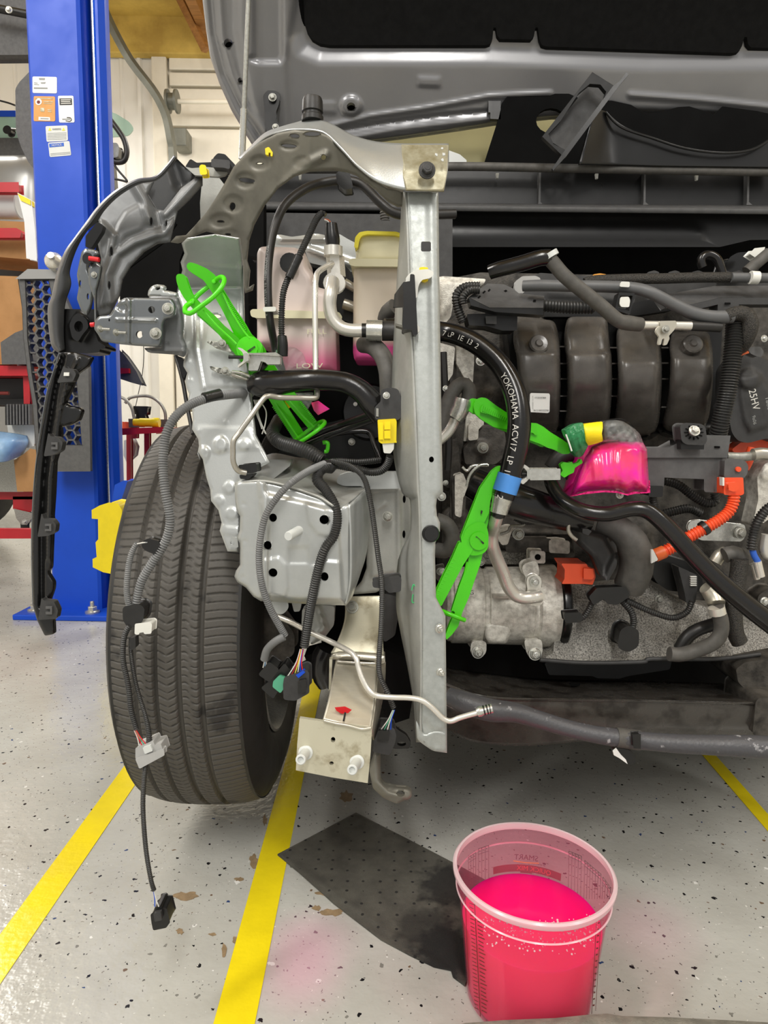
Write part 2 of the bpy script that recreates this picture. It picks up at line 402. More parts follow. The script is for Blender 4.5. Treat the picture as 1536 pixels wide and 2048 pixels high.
def _hexmesh(name, stud):
    bm = bmesh.new()
    def cyl(n, r, z0, z1, r2=None, a0=0):
        r2 = r if r2 is None else r2
        A = [bm.verts.new((r * math.cos(a0 + 2 * math.pi * i / n), r * math.sin(a0 + 2 * math.pi * i / n), z0)) for i in range(n)]
        B = [bm.verts.new((r2 * math.cos(a0 + 2 * math.pi * i / n), r2 * math.sin(a0 + 2 * math.pi * i / n), z1)) for i in range(n)]
        for i in range(n): bm.faces.new((A[i], A[(i + 1) % n], B[(i + 1) % n], B[i]))
        bm.faces.new(B); bm.faces.new(A[::-1])
    cyl(20, 1, -0.1, 0.16); cyl(20, 0.86, 0.16, 0.28, 0.7); cyl(6, 0.66, 0.2, 0.78); cyl(6, 0.66, 0.78, 0.86, 0.56)
    if stud: cyl(12, 0.3, 0.7, 1.5); cyl(12, 0.3, 1.5, 1.6, 0.22)
    else: cyl(12, 0.42, 0.84, 0.9, 0.3)
    me = bpy.data.meshes.new(name); bm.to_mesh(me); bm.free(); return me
HEX = {}
def bolt(x, y, Y, r, parent, mat='zinc', stud=False, d=(0.05, -1, 0.1), name=None, spin=0.3):
    k = (mat, stud)
    if k not in HEX: HEX[k] = _hexmesh('nut' if stud else 'bolt', stud)
    s = r * Y / FPX
    mw = Matrix.Translation(at(x, y, Y)) @ Vector(d).to_track_quat('Z', 'Y').to_matrix().to_4x4() @ Matrix.Rotation(spin, 4, 'Z') @ Matrix.Scale(s, 4)
    return link(name or ('nut' if stud else 'bolt'), HEX[k], mat, parent, mw=mw)
def text(name, s, mapf, mat, parent=None, sub=0, mirror=False, **kw):
    """flat lettering; mapf(u,v) gives the world point, u along the line in text heights"""
    cu = bpy.data.curves.new('t', 'FONT'); cu.body = s; cu.size = 1.0; cu.resolution_u = 3
    to = bpy.data.objects.new('t', cu); COL.objects.link(to)
    dg = bpy.context.evaluated_depsgraph_get(); me = bpy.data.meshes.new_from_object(to.evaluated_get(dg))
    bpy.data.objects.remove(to); me.name = name
    bpy.data.curves.remove(cu)
    for v in me.vertices: v.co = mapf(v.co.x, v.co.y)
    me.materials.clear()
    return link(name, me, mat, parent, **kw)
def quadtext(name, s, a, b, up, size, mat, parent, off=(0, -0.0006, 0), **kw):
    """lettering from a to b direction on a flat face; a,b world points; up direction world"""
    a = Vector(a); u = (Vector(b) - a).normalized(); up = Vector(up).normalized(); off = Vector(off)
    return text(name, s, lambda x, y: a + u * x * size + up * y * size + off, mat, parent, **kw)
def hosetext(key, s, s0, ang, size, mat, parent, name='printed_text', off=0.0006, rev=False):
    D, S = PATHS[key]; T, N, B = frames(D[:, :3])
    def mp(u, v):
        d = s0 + u * size * (-1 if rev else 1); i = int(np.clip(np.searchsorted(S, d), 1, len(S) - 1)); t = (d - S[i - 1]) / (S[i] - S[i - 1])
        c = D[i - 1] * (1 - t) + D[i] * t
        # angle zero faces the camera
        tt = T[i]; vw = np.array(CAM) - c[:3]; vw -= tt * np.dot(vw, tt); vw /= np.linalg.norm(vw); sd = np.cross(vw, tt) * (-1 if rev else 1)
        a = ang + v * size / c[3]; r = c[3] + off
        return Vector(c[:3] + (vw * math.cos(a) + sd * math.sin(a)) * r)
    return text(name, s, mp, mat, parent)
# ================================================================ SETTING
def floor_material():
    m = bpy.data.materials.new('epoxy_floor'); m.use_nodes = True; nt = m.node_tree; N = nt.nodes; K = nt.links
    b = N['Principled BSDF']; tc = N.new('ShaderNodeTexCoord')
    def noise(s, d=4, rr=0.6):
        n = N.new('ShaderNodeTexNoise'); n.inputs['Scale'].default_value = s; n.inputs['Detail'].default_value = d; n.inputs['Roughness'].default_value = rr
        K.new(tc.outputs['Object'], n.inputs['Vector']); return n
    def mixc(f, a, c):
        x = N.new('ShaderNodeMix'); x.data_type = 'RGBA'; K.new(f, x.inputs[0])
        for i, v in ((6, a), (7, c)):
            if isinstance(v, tuple): x.inputs[i].default_value = v
            else: K.new(v, x.inputs[i])
        return x.outputs[2]
    def ramp(v, p):
        r = N.new('ShaderNodeValToRGB'); K.new(v, r.inputs[0])
        while len(r.color_ramp.elements) < len(p): r.color_ramp.elements.new(0.5)
        for e, (q, c) in zip(r.color_ramp.elements, p): e.position = q; e.color = c if isinstance(c, tuple) else (c, c, c, 1)
        return r.outputs[0]
    base = ramp(noise(5).outputs[0], [(0.3, L('aaa9a2')), (0.7, L('b8b8b2'))])
    col = base
    for sc, thr, pal in ((68, 0.18, [(0.0, L('1c1c1e')), (0.55, L('2b2b2b')), (0.6, L('34466f')), (0.68, L('6e5b4a')), (0.8, L('7b7a74')), (0.9, L('dcdcd8'))]),
                         (190, 0.2, [(0.0, L('5a5955')), (0.6, L('857f78')), (0.8, L('d2d2cc'))])):
        v = N.new('ShaderNodeTexVoronoi'); v.inputs['Scale'].default_value = sc
        wn = noise(90, 2); mp = N.new('ShaderNodeVectorMath'); mp.operation = 'MULTIPLY_ADD'
        K.new(wn.outputs['Color'], mp.inputs[0]); mp.inputs[1].default_value = (0.012, 0.012, 0.012); K.new(tc.outputs['Object'], mp.inputs[2]); K.new(mp.outputs[0], v.inputs['Vector'])
        sep = N.new('ShaderNodeSeparateColor'); K.new(v.outputs['Color'], sep.inputs[0])
        th = N.new('ShaderNodeMath'); th.operation = 'MULTIPLY'; K.new(sep.outputs[0], th.inputs[0]); th.inputs[1].default_value = thr * 1.4
        lt = N.new('ShaderNodeMath'); lt.operation = 'LESS_THAN'; K.new(v.outputs['Distance'], lt.inputs[0]); K.new(th.outputs[0], lt.inputs[1])
        rc = ramp(sep.outputs[1], pal); bpy.data.materials['epoxy_floor']
        N[rc.node.name].color_ramp.interpolation = 'CONSTANT'
        g = N.new('ShaderNodeMath'); g.operation = 'GREATER_THAN'; K.new(sep.outputs[2], g.inputs[0]); g.inputs[1].default_value = 0.36
        f = N.new('ShaderNodeMath'); f.operation = 'MULTIPLY'; K.new(lt.outputs[0], f.inputs[0]); K.new(g.outputs[0], f.inputs[1])
        col = mixc(f.outputs[0], col, rc)
    # pink light thrown by the bucket, painted into the floor colour
    for (x, y, rad, mxv) in ((615, 1890, 0.10, 0.5), (600, 1960, 0.09, 0.4), (1290, 1850, 0.12, 0.22)):
        p = fl(x, y); d = N.new('ShaderNodeVectorMath'); d.operation = 'DISTANCE'; K.new(tc.outputs['Object'], d.inputs[0]); d.inputs[1].default_value = p
        mr = N.new('ShaderNodeMapRange'); K.new(d.outputs['Value'], mr.inputs[0]); mr.inputs[1].default_value = rad; mr.inputs[2].default_value = 0.0; mr.inputs[3].default_value = 0; mr.inputs[4].default_value = mxv; mr.interpolation_type = 'SMOOTHSTEP'
        col = mixc(mr.outputs[0], col, L('d9a3b8'))
    K.new(col, b.inputs['Base Color'])
    rn = noise(9); mr = N.new('ShaderNodeMapRange'); K.new(rn.outputs[0], mr.inputs[0]); mr.inputs[3].default_value = 0.10; mr.inputs[4].default_value = 0.24
    K.new(mr.outputs[0], b.inputs['Roughness'])
    n2 = noise(70, 2); n3 = noise(14, 3)
    ad = N.new('ShaderNodeMath'); ad.operation = 'MULTIPLY_ADD'; K.new(n3.outputs[0], ad.inputs[0]); ad.inputs[1].default_value = 2.0; K.new(n2.outputs[0], ad.inputs[2])
    bp = N.new('ShaderNodeBump'); bp.inputs['Strength'].default_value = 0.55; bp.inputs['Distance'].default_value = 0.0015
    K.new(ad.outputs[0], bp.inputs['Height']); K.new(bp.outputs[0], b.inputs['Normal'])
    MATS['epoxy'] = m
floor_material()
def quadmesh(name, P, mat, **kw): return link(name, mesh(name, P, [tuple(range(len(P)))], smooth=False), mat, **kw)
floor = box('floor', (-6, -2.5, -0.1), (6, 7.3, 0), 'epoxy', bevel=None, kind='structure')
# painted lines (the strips lie on the floor)
def fline(pts, name='floor_line'):
    return sheet(name, pts, 'line_yellow', Y=0.0012, th=0.001, flat=True, parent=floor)
fline([(640, 1290), (652, 1325), (503, 2080), (415, 2090), (596, 1430), (626, 1290)])
fline([(272, 1500), (290, 1540), (-15, 1990), (-60, 1950)])
fline([(1388, 1490), (1415, 1492), (1560, 1655), (1560, 1690)])
pbr('chip_brown', '8a7558', 0.6, 0, 0.2, 60, 0.3, 300)
def blob(cx, cy, r, ry, k=14, seed=0):
    rn = random.Random(seed); return [(cx + r * math.cos(a) * rn.uniform(.45, 1.1), cy + ry * math.sin(a) * rn.uniform(.45, 1.1)) for a in [2 * math.pi * i / k for i in range(k)]]
for i, (x, y, a, b) in enumerate([(372, 1792, 26, 11), (360, 1862, 9, 8), (648, 1785, 18, 7), (665, 1824, 30, 9), (634, 1816, 11, 7), (690, 1592, 16, 14), (508, 1722, 11, 16), (478, 1758, 12, 5), (448, 1902, 8, 16), (470, 1880, 6, 9), (530, 1640, 5, 12), (425, 1868, 8, 4)]):
    sheet('chipped_patch', blob(x, y, a, b, 16, i), 'chip_brown', Y=0.0009, th=0.0007, flat=True, parent=floor, sm=2)
# back wall: ribbed metal sheets left of the shutter door, ceiling, side wall
YB = 7.0
xs = at(322, 600, YB).x
def ribbed(name, X0, X1, Y, z0, z1, pitch, sgn=-1, axis=0):
    pr = []; x = X0; i = 0
    while x < X1:
        h = 0.035 if i % 3 == 0 else 0.012; wv = 0.03 if i % 3 == 0 else 0.02
        pr += [(x, 0), (x + 0.012, h), (x + 0.012 + wv, h), (x + 0.024 + wv, 0)]; x += pitch; i += 1
    pr.append((X1, 0)); pr = [q for q in pr if q[0] <= X1]
    V = []
    for z in (z0, z1):
        for (a, h) in pr: V.append((a, Y + sgn * h, z) if axis == 0 else (Y - sgn * h, a, z))
    n = len(pr)
    for (a, h) in pr: V.append((a, Y + 0.05, z0) if axis == 0 else (Y - 0.05, a, z0))
    F = [(i, i + 1, n + i + 1, n + i) for i in range(n - 1)]
    return link(name, mesh(name, V[:2 * n], F, smooth=False), 'wall_metal', kind='structure')
ZT = at(300, 104, YB).z
ribbed('wall_back', -6, xs, YB, 0, ZT, 0.17)
ribbed('wall_left', -2.4, YB, -5.6, 0, ZT, 0.3, axis=1)
box('wall_right', (5.6, -2.4, 0), (5.7, YB, ZT), 'wall_cream', bevel=None, kind='structure')
ceil = box('ceiling', (-6, -2.5, ZT + 0.25), (6, YB + 0.3, ZT + 0.35), 'insulation', bevel=None, kind='structure')
for k in range(9):
    x = -5.4 + k * 1.22
    box('joist', (x, -2.4, ZT + 0.02), (x + 0.09, YB + 0.2, ZT + 0.26), 'wood', parent=ceil, bevel=None)
box('purlin', (-6, YB - 0.12, ZT - 0.07), (6, YB - 0.02, ZT + 0.26), 'insulation', parent=ceil, bevel=0.01)
tube('rafter', Q('S', '348,-30,6.6 412,100,6.6'), 9, 'wood', parent=ceil, n=4)
# sectional shutter door on the right: frame post, lintel boards and panels
door = box('door_1', (xs, YB + 0.02, 0), (5.6, YB + 0.1, ZT), 'wall_cream', bevel=None, kind='structure')
box('door_post', (xs - 0.02, YB - 0.06, 0), (xs + 0.12, YB + 0.02, ZT), 'wall_cream', parent=door, bevel=0.01)
zz = [at(380, y, YB).z for y in (108, 146, 178, 258)] + [0.9, 0.02]
for i in range(len(zz) - 1):
    box('door_panel', (xs + 0.14, YB - 0.04, zz[i + 1] + 0.012), (5.6, YB + 0.02, zz[i] - 0.012), 'wall_cream', parent=door, bevel=0.012)
tube('door_track', Q('Z1', '640,60,6.3 700,190,6.3 800,370,6.35 930,540,6.4 990,640,6.45 1025,730,6.5 1050,860,6.55 1062,960,6.6 1075,1500,6.7'), 8, 'track_grey', parent=door, n=4, sm=3)
p = at(345, 203, 6.7); lathe('spring_drum', [(0.0, -0.05), (0.1, -0.05), (0.1, -0.03), (0.07, -0.03), (0.07, 0.03), (0.1, 0.03), (0.1, 0.05), (0, 0.05)], p, (1, 0, 0), 'track_grey', parent=door, n=20)
lathe('spring_shaft', [(0.02, 0), (0.02, 2.5)], p, (1, 0, 0.01), 'wall_cream', parent=door, n=10)
box('bearing_plate', at(350, 250, 6.75) - Vector((.03, 0, .18)), at(362, 300, 6.75) + Vector((.05, 0.2, .2)), 'track_grey', parent=door, bevel=0.01)
# ================================================================ BLUE LIFT POST
YC = 2.70
def wx(px, py, Y=YC): return at(px, py, Y).x
XL = (wx(66, 300) + wx(100, 1180)) / 2; XR = (wx(207, 150) + wx(238, 950)) / 2
t1 = (wx(165, 200) - wx(62, 200)) / (wx(209, 200) - wx(62, 200)); Xf = XL + (XR - XL) * t1 * 1.0; Xs = XL + (XR - XL) * 0.86
lift = thing('car_lift_post', 'tall blue steel lift post with safety stickers on its front face', 'lift post', ((XL + XR) / 2, YC + 0.15, 0))
prof = [(XL, YC + .32), (XL, YC + .01), (XL + .01, YC), (Xf - .012, YC), (Xf, YC + .008), (Xf + .006, YC + .03), (Xf + .01, YC + .10), (Xs - .01, YC + .10), (Xs - .004, YC + .03), (Xs, YC + .012), (Xs + .012, YC), (XR - .018, YC), (XR, YC + .02), (XR, YC + .06), (XR - .115, YC + .30)]
V = [(a, b, z) for z in (0.012, ZT) for a, b in prof]; n = len(prof)
link('post', mesh('post', V, [(i, i + 1, n + i + 1, n + i) for i in range(n - 1)] + [(n - 1, 0, n, 2 * n - 1)] + [tuple(range(n, 2 * n))], ang=30), 'lift_blue', lift)
box('base_plate', (XL - .11, YC - .10, 0), (XR + .12, YC + .42, 0.022), 'lift_blue', lift, bevel=0.004)
for (a, b) in ((XL - .05, YC - .04), (XR - .10, YC - .05), (XR + .07, YC - .04)):
    mw = Matrix.Translation((a, b, 0.024)) @ Matrix.Scale(0.028, 4); 
    HEX.setdefault(('zinc', True), _hexmesh('nut', True)); link('anchor_bolt', HEX[('zinc', True)], 'zinc', lift, mw=mw)
link('gusset', mesh('gusset', [(XL - .09, YC + .05, .02), (XL, YC + .05, .02), (XL, YC + .05, .16), (XL - .09, YC + .065, .02), (XL, YC + .065, .02), (XL, YC + .065, .16)], [(0, 1, 2), (5, 4, 3), (0, 2, 5, 3), (0, 3, 4, 1)], smooth=False), 'lift_blue', lift)
tube('steel_cable', [((Xf + Xs) / 2 + .004, YC + .06, 0.03), ((Xf + Xs) / 2 + .002, YC + .06, ZT)], 0.009, 'zinc', lift, world=True, n=10)
YS = YC - 0.0012
def sticker(name, tagc, pts, mat, label):
    return sheet(name, fil(Q(tagc, pts), 3), mat, Y=YS, th=0.001, parent=lift, label=label)
a = sticker('sticker', 'F1', '277,98 485,102 485,242 278,238', 'sticker_white', 'plain white rating sticker, topmost on the post')
def bars(par, tg, lst, mat, dy=0.0008):
    for i, s in enumerate(lst):
        sheet('print', Q(tg, s), mat, Y=YS - dy, th=0.0004, parent=par)
bars(a, 'F1', ['288,190 405,192 405,204 288,202', '330,110 385,112 380,128 335,126', '345,148 390,146 385,158 350,158', '290,148 320,152 320,157 290,153', '290,162 332,166 332,171 290,167'], 'ink_grey')
a = sticker('sticker', 'F1', '287,265 470,268 471,481 287,479', 'sticker_orange', 'orange sticker with round seal under the white one')
bars(a, 'F1', ['330,442 425,446 428,474 328,470'], 'sticker_white')
sheet('print', ell(*Q('F1', '329,314')[0], 6.5), 'sticker_white', Y=YS - .0008, th=.0004, parent=a); sheet('print', ell(*Q('F1', '328,316')[0], 3.4), 'ink_red', Y=YS - .0014, th=.0004, parent=a)
bars(a, 'F1', ['345,452 415,455 415,463 345,460'], 'ink_grey', .0014)
for s in ('372,308 450,312 450,318 372,314', '372,324 440,328 440,333 372,329', '300,280 450,284 450,290 300,286', '345,366 378,366 378,398 345,396', '405,378 440,380 440,386 405,384', '408,392 440,396 440,402 408,398'): bars(a, 'F1', [s], 'hoop_corner')
a = sticker('sticker', 'F1', '494,263 626,262 636,490 505,491', 'sticker_white', 'white sticker with a black header panel')
bars(a, 'F1', ['506,285 612,284 615,340 509,342'], 'ink_black'); bars(a, 'F1', ['518,294 604,292 604,299 518,301', '520,308 600,307 600,314 520,315', '520,324 606,322 606,329 520,331'], 'ink_white', .0014)
bars(a, 'F1', ['530,458 600,456 602,466 532,468'], 'ink_grey')
tube('print', [q + (YS - .001,) for q in Q('F1', '560,476 595,480 610,466 600,450 570,448')], 0.6, 'ink_black', a, n=5)
a = sticker('sticker', 'F1', '388,522 574,515 580,645 398,656', 'sticker_grey', 'grey warning sticker below the orange one')
bars(a, 'F1', [f'{404},{y} {566},{y-6} {566},{y-3} {404},{y+3}' for y in range(582, 645, 13)], 'ink_grey')
for xx in (425, 542): sheet('print', Q('F1', f'{xx-14},560 {xx+14},559 {xx},532'), 'tape_yellow', Y=YS - .0008, th=.0004, parent=a)
def flat_text(s, tg, p0, p1, hpx, mat, par, Yv, nm='lettering', wr=1.0):
    q0, q1 = Q(tg, p0)[0], Q(tg, p1)[0]; A, B = at(*q0, Yv), at(*q1, Yv); u = B - A; Lw = u.length; u.normalize(); k = hpx / CROP[tg][2] * Yv / FPX * 1.35
    upv = Vector((0, 0, 1)) - u * u.z; upv.normalize()
    cu = bpy.data.curves.new('m', 'FONT'); cu.body = s; to = bpy.data.objects.new('m', cu); COL.objects.link(to); bpy.context.view_layer.update(); wd = to.dimensions.x or 1; bpy.data.objects.remove(to); bpy.data.curves.remove(cu)
    return text(nm, s, lambda x, y: A + u * (x * Lw / wd) + upv * (y * k), mat, par)
flat_text('WARNING', 'F1', '446,556', '520,553', 15, 'ink_black', a, YS - .0016)
a = sticker('sticker', 'F1', '410,663 592,648 608,770 424,786', 'sticker_grey', 'white notice sticker with a blue heading, lowest on the post')
bars(a, 'F1', ['418,672 543,662 546,692 421,703'], 'ink_blue'); flat_text('NOTICE', 'F1', '442,694', '524,686', 17, 'ink_white', a, YS - .0016)
bars(a, 'F1', [f'{430},{y} {600},{y-14} {600},{y-11} {430},{y+3}' for y in (756, 768)], 'ink_grey')
for (x0, y0) in ((178, 228), (179, 250)): pass
# ================================================================ THINGS BEHIND
def bg(name, label, cat, Z, tg, pts, mat, th=0.05, bev=0.006, r=0, group=None, **kw):
    q = Q(tg, pts); q = fil(q, r) if r else q
    o = sheet(name, q, mat, Y=Z, th=th, bevel=bev, **kw)
    return tag(o, label, cat, group)
van = thing('van', 'silver van with open tailgate parked behind the blue lift post', 'van', at(60, 900, 4.2) * Vector((1, 1, 0)) if False else (at(0, 900, 4.2).x, 4.4, 0))
YV = 4.35
loft('body', [[(-420, 318, YV + .1), (-100, 316, YV), (62, 316, YV), (82, 318, YV + .15)], [(-420, 330, YV - .02), (-100, 328, YV - .1), (66, 326, YV - .1), (84, 326, YV + .1)], [(-420, 395, YV - .05), (-100, 400, YV - .12), (72, 405, YV - .12), (90, 405, YV + .1)], [(-420, 640, YV), (-100, 640, YV - .05), (74, 640, YV - .05), (92, 640, YV + .1)]], 'van_silver', th=0.03, parent=van)
sheet('side_window', Q('F1', '-900,390 130,388 150,560 165,632 -900,630'), 'glass_green', Y=YV, th=0.02, parent=van)
sheet('window_trim', Q('F1', '-900,632 175,634 215,782 -900,782'), 'plastic_grey', Y=YV - .03, th=0.05, parent=van, bevel=.008)
sheet('window_tint', Q('F1', '-900,388 130,388 132,440 -900,440'), 'lift_blue', Y=YV - .004, th=0.003, parent=van)
sheet('side_mirror', fil(Q('F1', '300,-20 262,50 165,150 133,205 138,560 178,690 240,822 300,895'), 5), 'plastic_grey', Y=3.3, th=0.2, parent=van, bevel=.02)
box('cargo_body', (-4.6, YV + .25, .5), (at(30, 300, YV).x, YV + 1.3, 2.35), 'van_silver', van, bevel=.06)
for wx_ in (-2.9, -4.2): lathe('wheel', [(0, 0), (.2, 0), (.33, .02), (.35, .06), (.35, .18), (.33, .2)], (wx_, YV + .2, .36), (0, 1, 0), 'tyre_side', van, n=40)
tube('wiper', [q + (YV - .1,) for q in Q('F1', '-60,290 60,320 130,345')], 1.6, 'plastic_black', van)
tube('window_knob', [q + (YV - .06,) for q in Q('F1', '60,550 100,548 150,552')], 2, 'zinc', van)
sheet('window_knob', ell(*Q('F1', '60,552')[0], 6.5), 'plastic_black', Y=YV - .1, th=0.05, parent=van, bevel=.006)
sheet('tailgate', Q('S', '-300,-60 62,-60 62,105 -300,108'), 'plastic_grey', Y=3.6, th=0.08, parent=van, bevel=.01)
tube('tailgate_strut', [q + (3.5,) for q in Q('S', '-30,12 20,22 60,30')], 7, 'plastic_black', van, n=10)
bolt(18, 20, 3.45, 6, van, 'zinc')
sheet('rear_glass', fil(Q('F1', '700,330 935,395 1000,420 1110,490 1142,545 1100,600 1000,612 700,622'), 6), 'glass_pale', Y=3.9, th=0.008, parent=van)
tube('air_hose', [q + (3.5,) for q in Q('F1', '900,420 950,480 1010,560 1060,640 1082,740 1060,815 1000,830 960,810')], 5, 'rubber', van)
sheet('mirror_housing', fil(Q('F1', '900,672 995,672 1008,700 1000,780 900,785'), 3), 'plastic_black', Y=3.48, th=0.06, parent=van, bevel=.006)
sheet('door_edge', Q('F1', '880,780 960,760 985,1060 880,1080'), 'plastic_black', Y=3.6, th=0.04, parent=van)
tube('air_hose', [q + (3.5,) for q in Q('F1', '960,830 1010,900 1085,990 1040,985 980,972')], 2, 'rubber', van)
# ---- red parts cart and its load
YK = 3.1
cart = thing('parts_cart', 'red steel parts cart with shelves beside the blue post', 'cart', (at(30, 1000, YK).x, YK + .2, 0))
def cb(name, pts, mat='red', th=.3, Z=YK, bev=.005): return sheet(name, Q('F2', pts), mat, Y=Z, th=th, parent=cart, bevel=bev)
cb('arm', '-1150,-452 120,-455 122,-405 -1150,-402', Z=3.0, th=.04); cb('arm', '-1150,-140 110,-142 138,-128 130,-92 -1150,-90', Z=3.0, th=.04)
cb('shelf', '-1200,772 188,800 190,850 -1200,850', Z=2.93, th=.4); cb('upright', '165,850 192,850 196,1042 170,1042', th=.02, Z=2.96); cb('lower_shelf', '-1200,1640 232,1648 226,1695 -1200,1700')
cb('axle_block', '95,1690 226,1690 224,1770 200,1782 150,1778 96,1762', th=.1); cb('upright', '-1180,-500 -1120,-500 -1100,1960 -1160,1960', th=.04)
cb('caster_fork', '104,1775 212,1800 208,1830 180,1870 150,1868 118,1830', 'zinc_dull', th=.02, Z=YK - .01)
lathe('caster_wheel', [(0.012, -.018), (.036, -.018), (.04, 0), (.036, .018), (.012, .018)], at(50, 1044, YK + .03), (1, 0.5, 0), 'plastic_black', cart, n=20)
bolt(49, 1044, YK - .012, 5, cart)
rail = bg('floor_rail', 'red steel rail lying low beneath the parts cart', 'rail', 2.95, 'F2', '-600,1918 400,1918 400,1960 -600,1962', 'red', th=.05)
tube_ = lathe('paper_roll', [(0.0, 0), (.048, 0), (.053, .004), (.053, .42), (.048, .425), (0, .425)], at(42, 413, 3.11), (-1, 0, 0.0), 'sticker_grey', n=28)
tag(tube_, 'grey printed roll between the two red cart arms', 'roll')
bg('paper_bag', 'white paper bag with a yellow top beside the roll', 'bag', 3.0, 'Z1', '120,1200 185,1235 205,1400 218,1592 170,1580 158,1360', 'sticker_white', .03)
sheet('bag_top', Q('Z1', '108,1188 185,1228 188,1260 128,1232'), 'tape_yellow', Y=2.995, th=.04, parent=bpy.data.objects['paper_bag'])
bg('cardboard_box', 'brown cardboard box under the roll, on the upper cart arm', 'box', 3.08, 'Z1', '-300,1350 150,1372 170,1585 -300,1545', 'cardboard', .3)
tyb = lathe('spare_tyre', [(.2, -.07), (.26, -.09), (.3, -.07), (.31, 0), (.3, .07), (.26, .09), (.2, .07)], at(10, 625, 3.6), (0.2, -1, 0.1), 'tyre_side', n=48)
tag(tyb, 'black tyre standing behind the cardboard boxes on cart', 'tyre')
bg('cardboard_box', 'tall brown cardboard box left of the honeycomb grille', 'box', 3.02, 'F2', '-400,172 130,190 155,560 60,772 -400,772', 'cardboard', .3)
bg('plastic_cover', 'dark grey plastic cover leaning before the tall cardboard box', 'cover', 2.9, 'F2', '20,640 110,580 150,565 180,610 192,764 28,764', 'plastic_grey', .12, .01)
bg('tool_case', 'black tool case on the middle level of the red cart', 'case', 3.15, 'F2', '-400,888 164,888 164,1006 -400,1006', 'plastic_black', .2)
tag(tube('handlebar', [q + (3.0,) for q in Q('F2', '-200,978 20,978 62,978')], 3.5, 'ink_red'), 'dull red rod lying in front of the black tool case', 'rod')
bg('battery_tray', 'dark flat tray under the black tool case', 'tray', 3.1, 'F2', '-400,1026 205,1026 208,1048 -400,1050', 'plastic_black', .25)
rb = bg('ribbed_block', 'black ribbed plastic block above the blue bag', 'block', 2.95, 'F2', '34,1056 212,1056 214,1192 36,1195', 'plastic_black', .15, None)
for k in range(8): sheet('rib', Q('F2', f'{44+k*21},1052 {56+k*21},1052 {58+k*21},1192 {46+k*21},1192'), 'plastic_grey', Y=2.935, th=.02, parent=rb)
bg('white_tray', 'white plastic tray under the black ribbed block', 'tray', 3.0, 'F2', '60,1205 225,1205 225,1330 190,1340 150,1250 64,1240', 'sticker_grey', .2)
bl = loft('plastic_bag', [[(-90, 866, 3.0), (-30, 862, 2.92), (20, 866, 2.95), (54, 872, 3.0)], [(-90, 890, 2.95), (-30, 884, 2.86), (22, 880, 2.88), (56, 885, 2.98)], [(-90, 905, 2.92), (-20, 900, 2.84), (18, 905, 2.86), (50, 900, 2.97)], [(-90, 930, 2.95), (-20, 925, 2.87), (14, 922, 2.88), (46, 908, 2.98)]], 'bag_blue', th=.004)
tag(bl, 'crumpled light blue plastic bag on the cart', 'bag')
bg('cardboard_flap', 'curved brown cardboard piece beside the blue bag', 'cardboard', 2.95, 'F2', '104,1442 165,1402 210,1365 240,1372 236,1640 126,1640', 'cardboard', .12)
bg('metal_tray', 'grey metal tray behind the cardboard piece on the lowest shelf', 'tray', 3.05, 'F2', '-400,1450 140,1440 150,1642 -400,1642', 'zinc_dull', .2)
# ---- honeycomb grille panel leaning against the post
YG = 2.58
gp = thing('radiator_grille', 'black honeycomb grille panel leaning against the blue post', 'grille', at(110, 940, YG))
go = Q('F2', '122,190 385,186 480,400 560,700 606,800 614,1508 380,1512 300,1500 255,1470 240,1280 222,1040 188,830 160,600 152,400')
hole1 = Q('F2', '172,208 330,205 380,420 470,700 520,850 540,1100 560,1330 430,1330 330,1300 265,1250 248,1060 218,850 188,610 182,420')
sheet('frame', go, 'plastic_grey', Y=YG, th=.02, holes=[hole1], parent=gp, bevel=.002)
V = []; F = []; a = 11.2
def bar(p, q, wd=1.6, Yb=YG + .004, dp=.035):
    p = np.array(p); q = np.array(q); u = (q - p) / np.linalg.norm(q - p); nn = np.array((-u[1], u[0])) * wd; b0 = len(V)
    for c in (p + nn, q + nn, q - nn, p - nn):
        for d in (0, dp): V.append(at(c[0], c[1], Yb) + Vector((0, d, 0)))
    for i in range(4):
        j = (i + 1) % 4; F.append((b0 + 2 * i, b0 + 2 * j, b0 + 2 * j + 1, b0 + 2 * i + 1))
    F.append((b0, b0 + 2, b0 + 4, b0 + 6))
h1 = np.array(hole1); hs = [tuple(q) for q in hole1]
for c in range(-2, 14):
    for r in range(-2, 26):
        cx = 60 + c * a * 1.5 + r * 0.9; cy = 560 + r * a * 1.732 + (c % 2) * a * .866
        for k in range(3):
            p = (cx + a * math.cos(math.pi / 3 * k), cy + a * math.sin(math.pi / 3 * k)); q = (cx + a * math.cos(math.pi / 3 * (k + 1)), cy + a * math.sin(math.pi / 3 * (k + 1)))
            if inside(np.array([(p[0] + q[0]) / 2]), np.array([(p[1] + q[1]) / 2]), hs)[0]: bar(p, q)
link('honeycomb', mesh('honeycomb', V, F, smooth=False), 'plastic_grey', gp)
sheet('top_strip', Q('F2', '120,192 190,135 395,140 388,190'), 'van_silver', Y=YG - .01, th=.03, parent=gp, bevel=.003, label='shiny silver top strip')
kn = at(108, 523, 2.55)
tag(lathe('hitch_ball', [(0, -.03), (.018, -.028), (.03, -.012), (.032, 0), (.03, .012), (.02, .024), (.012, .03), (.012, .045)], kn, (0.2, -1, .3), 'pipe_aluminium', n=24), 'shiny chrome ball on top of the grille panel', 'ball')
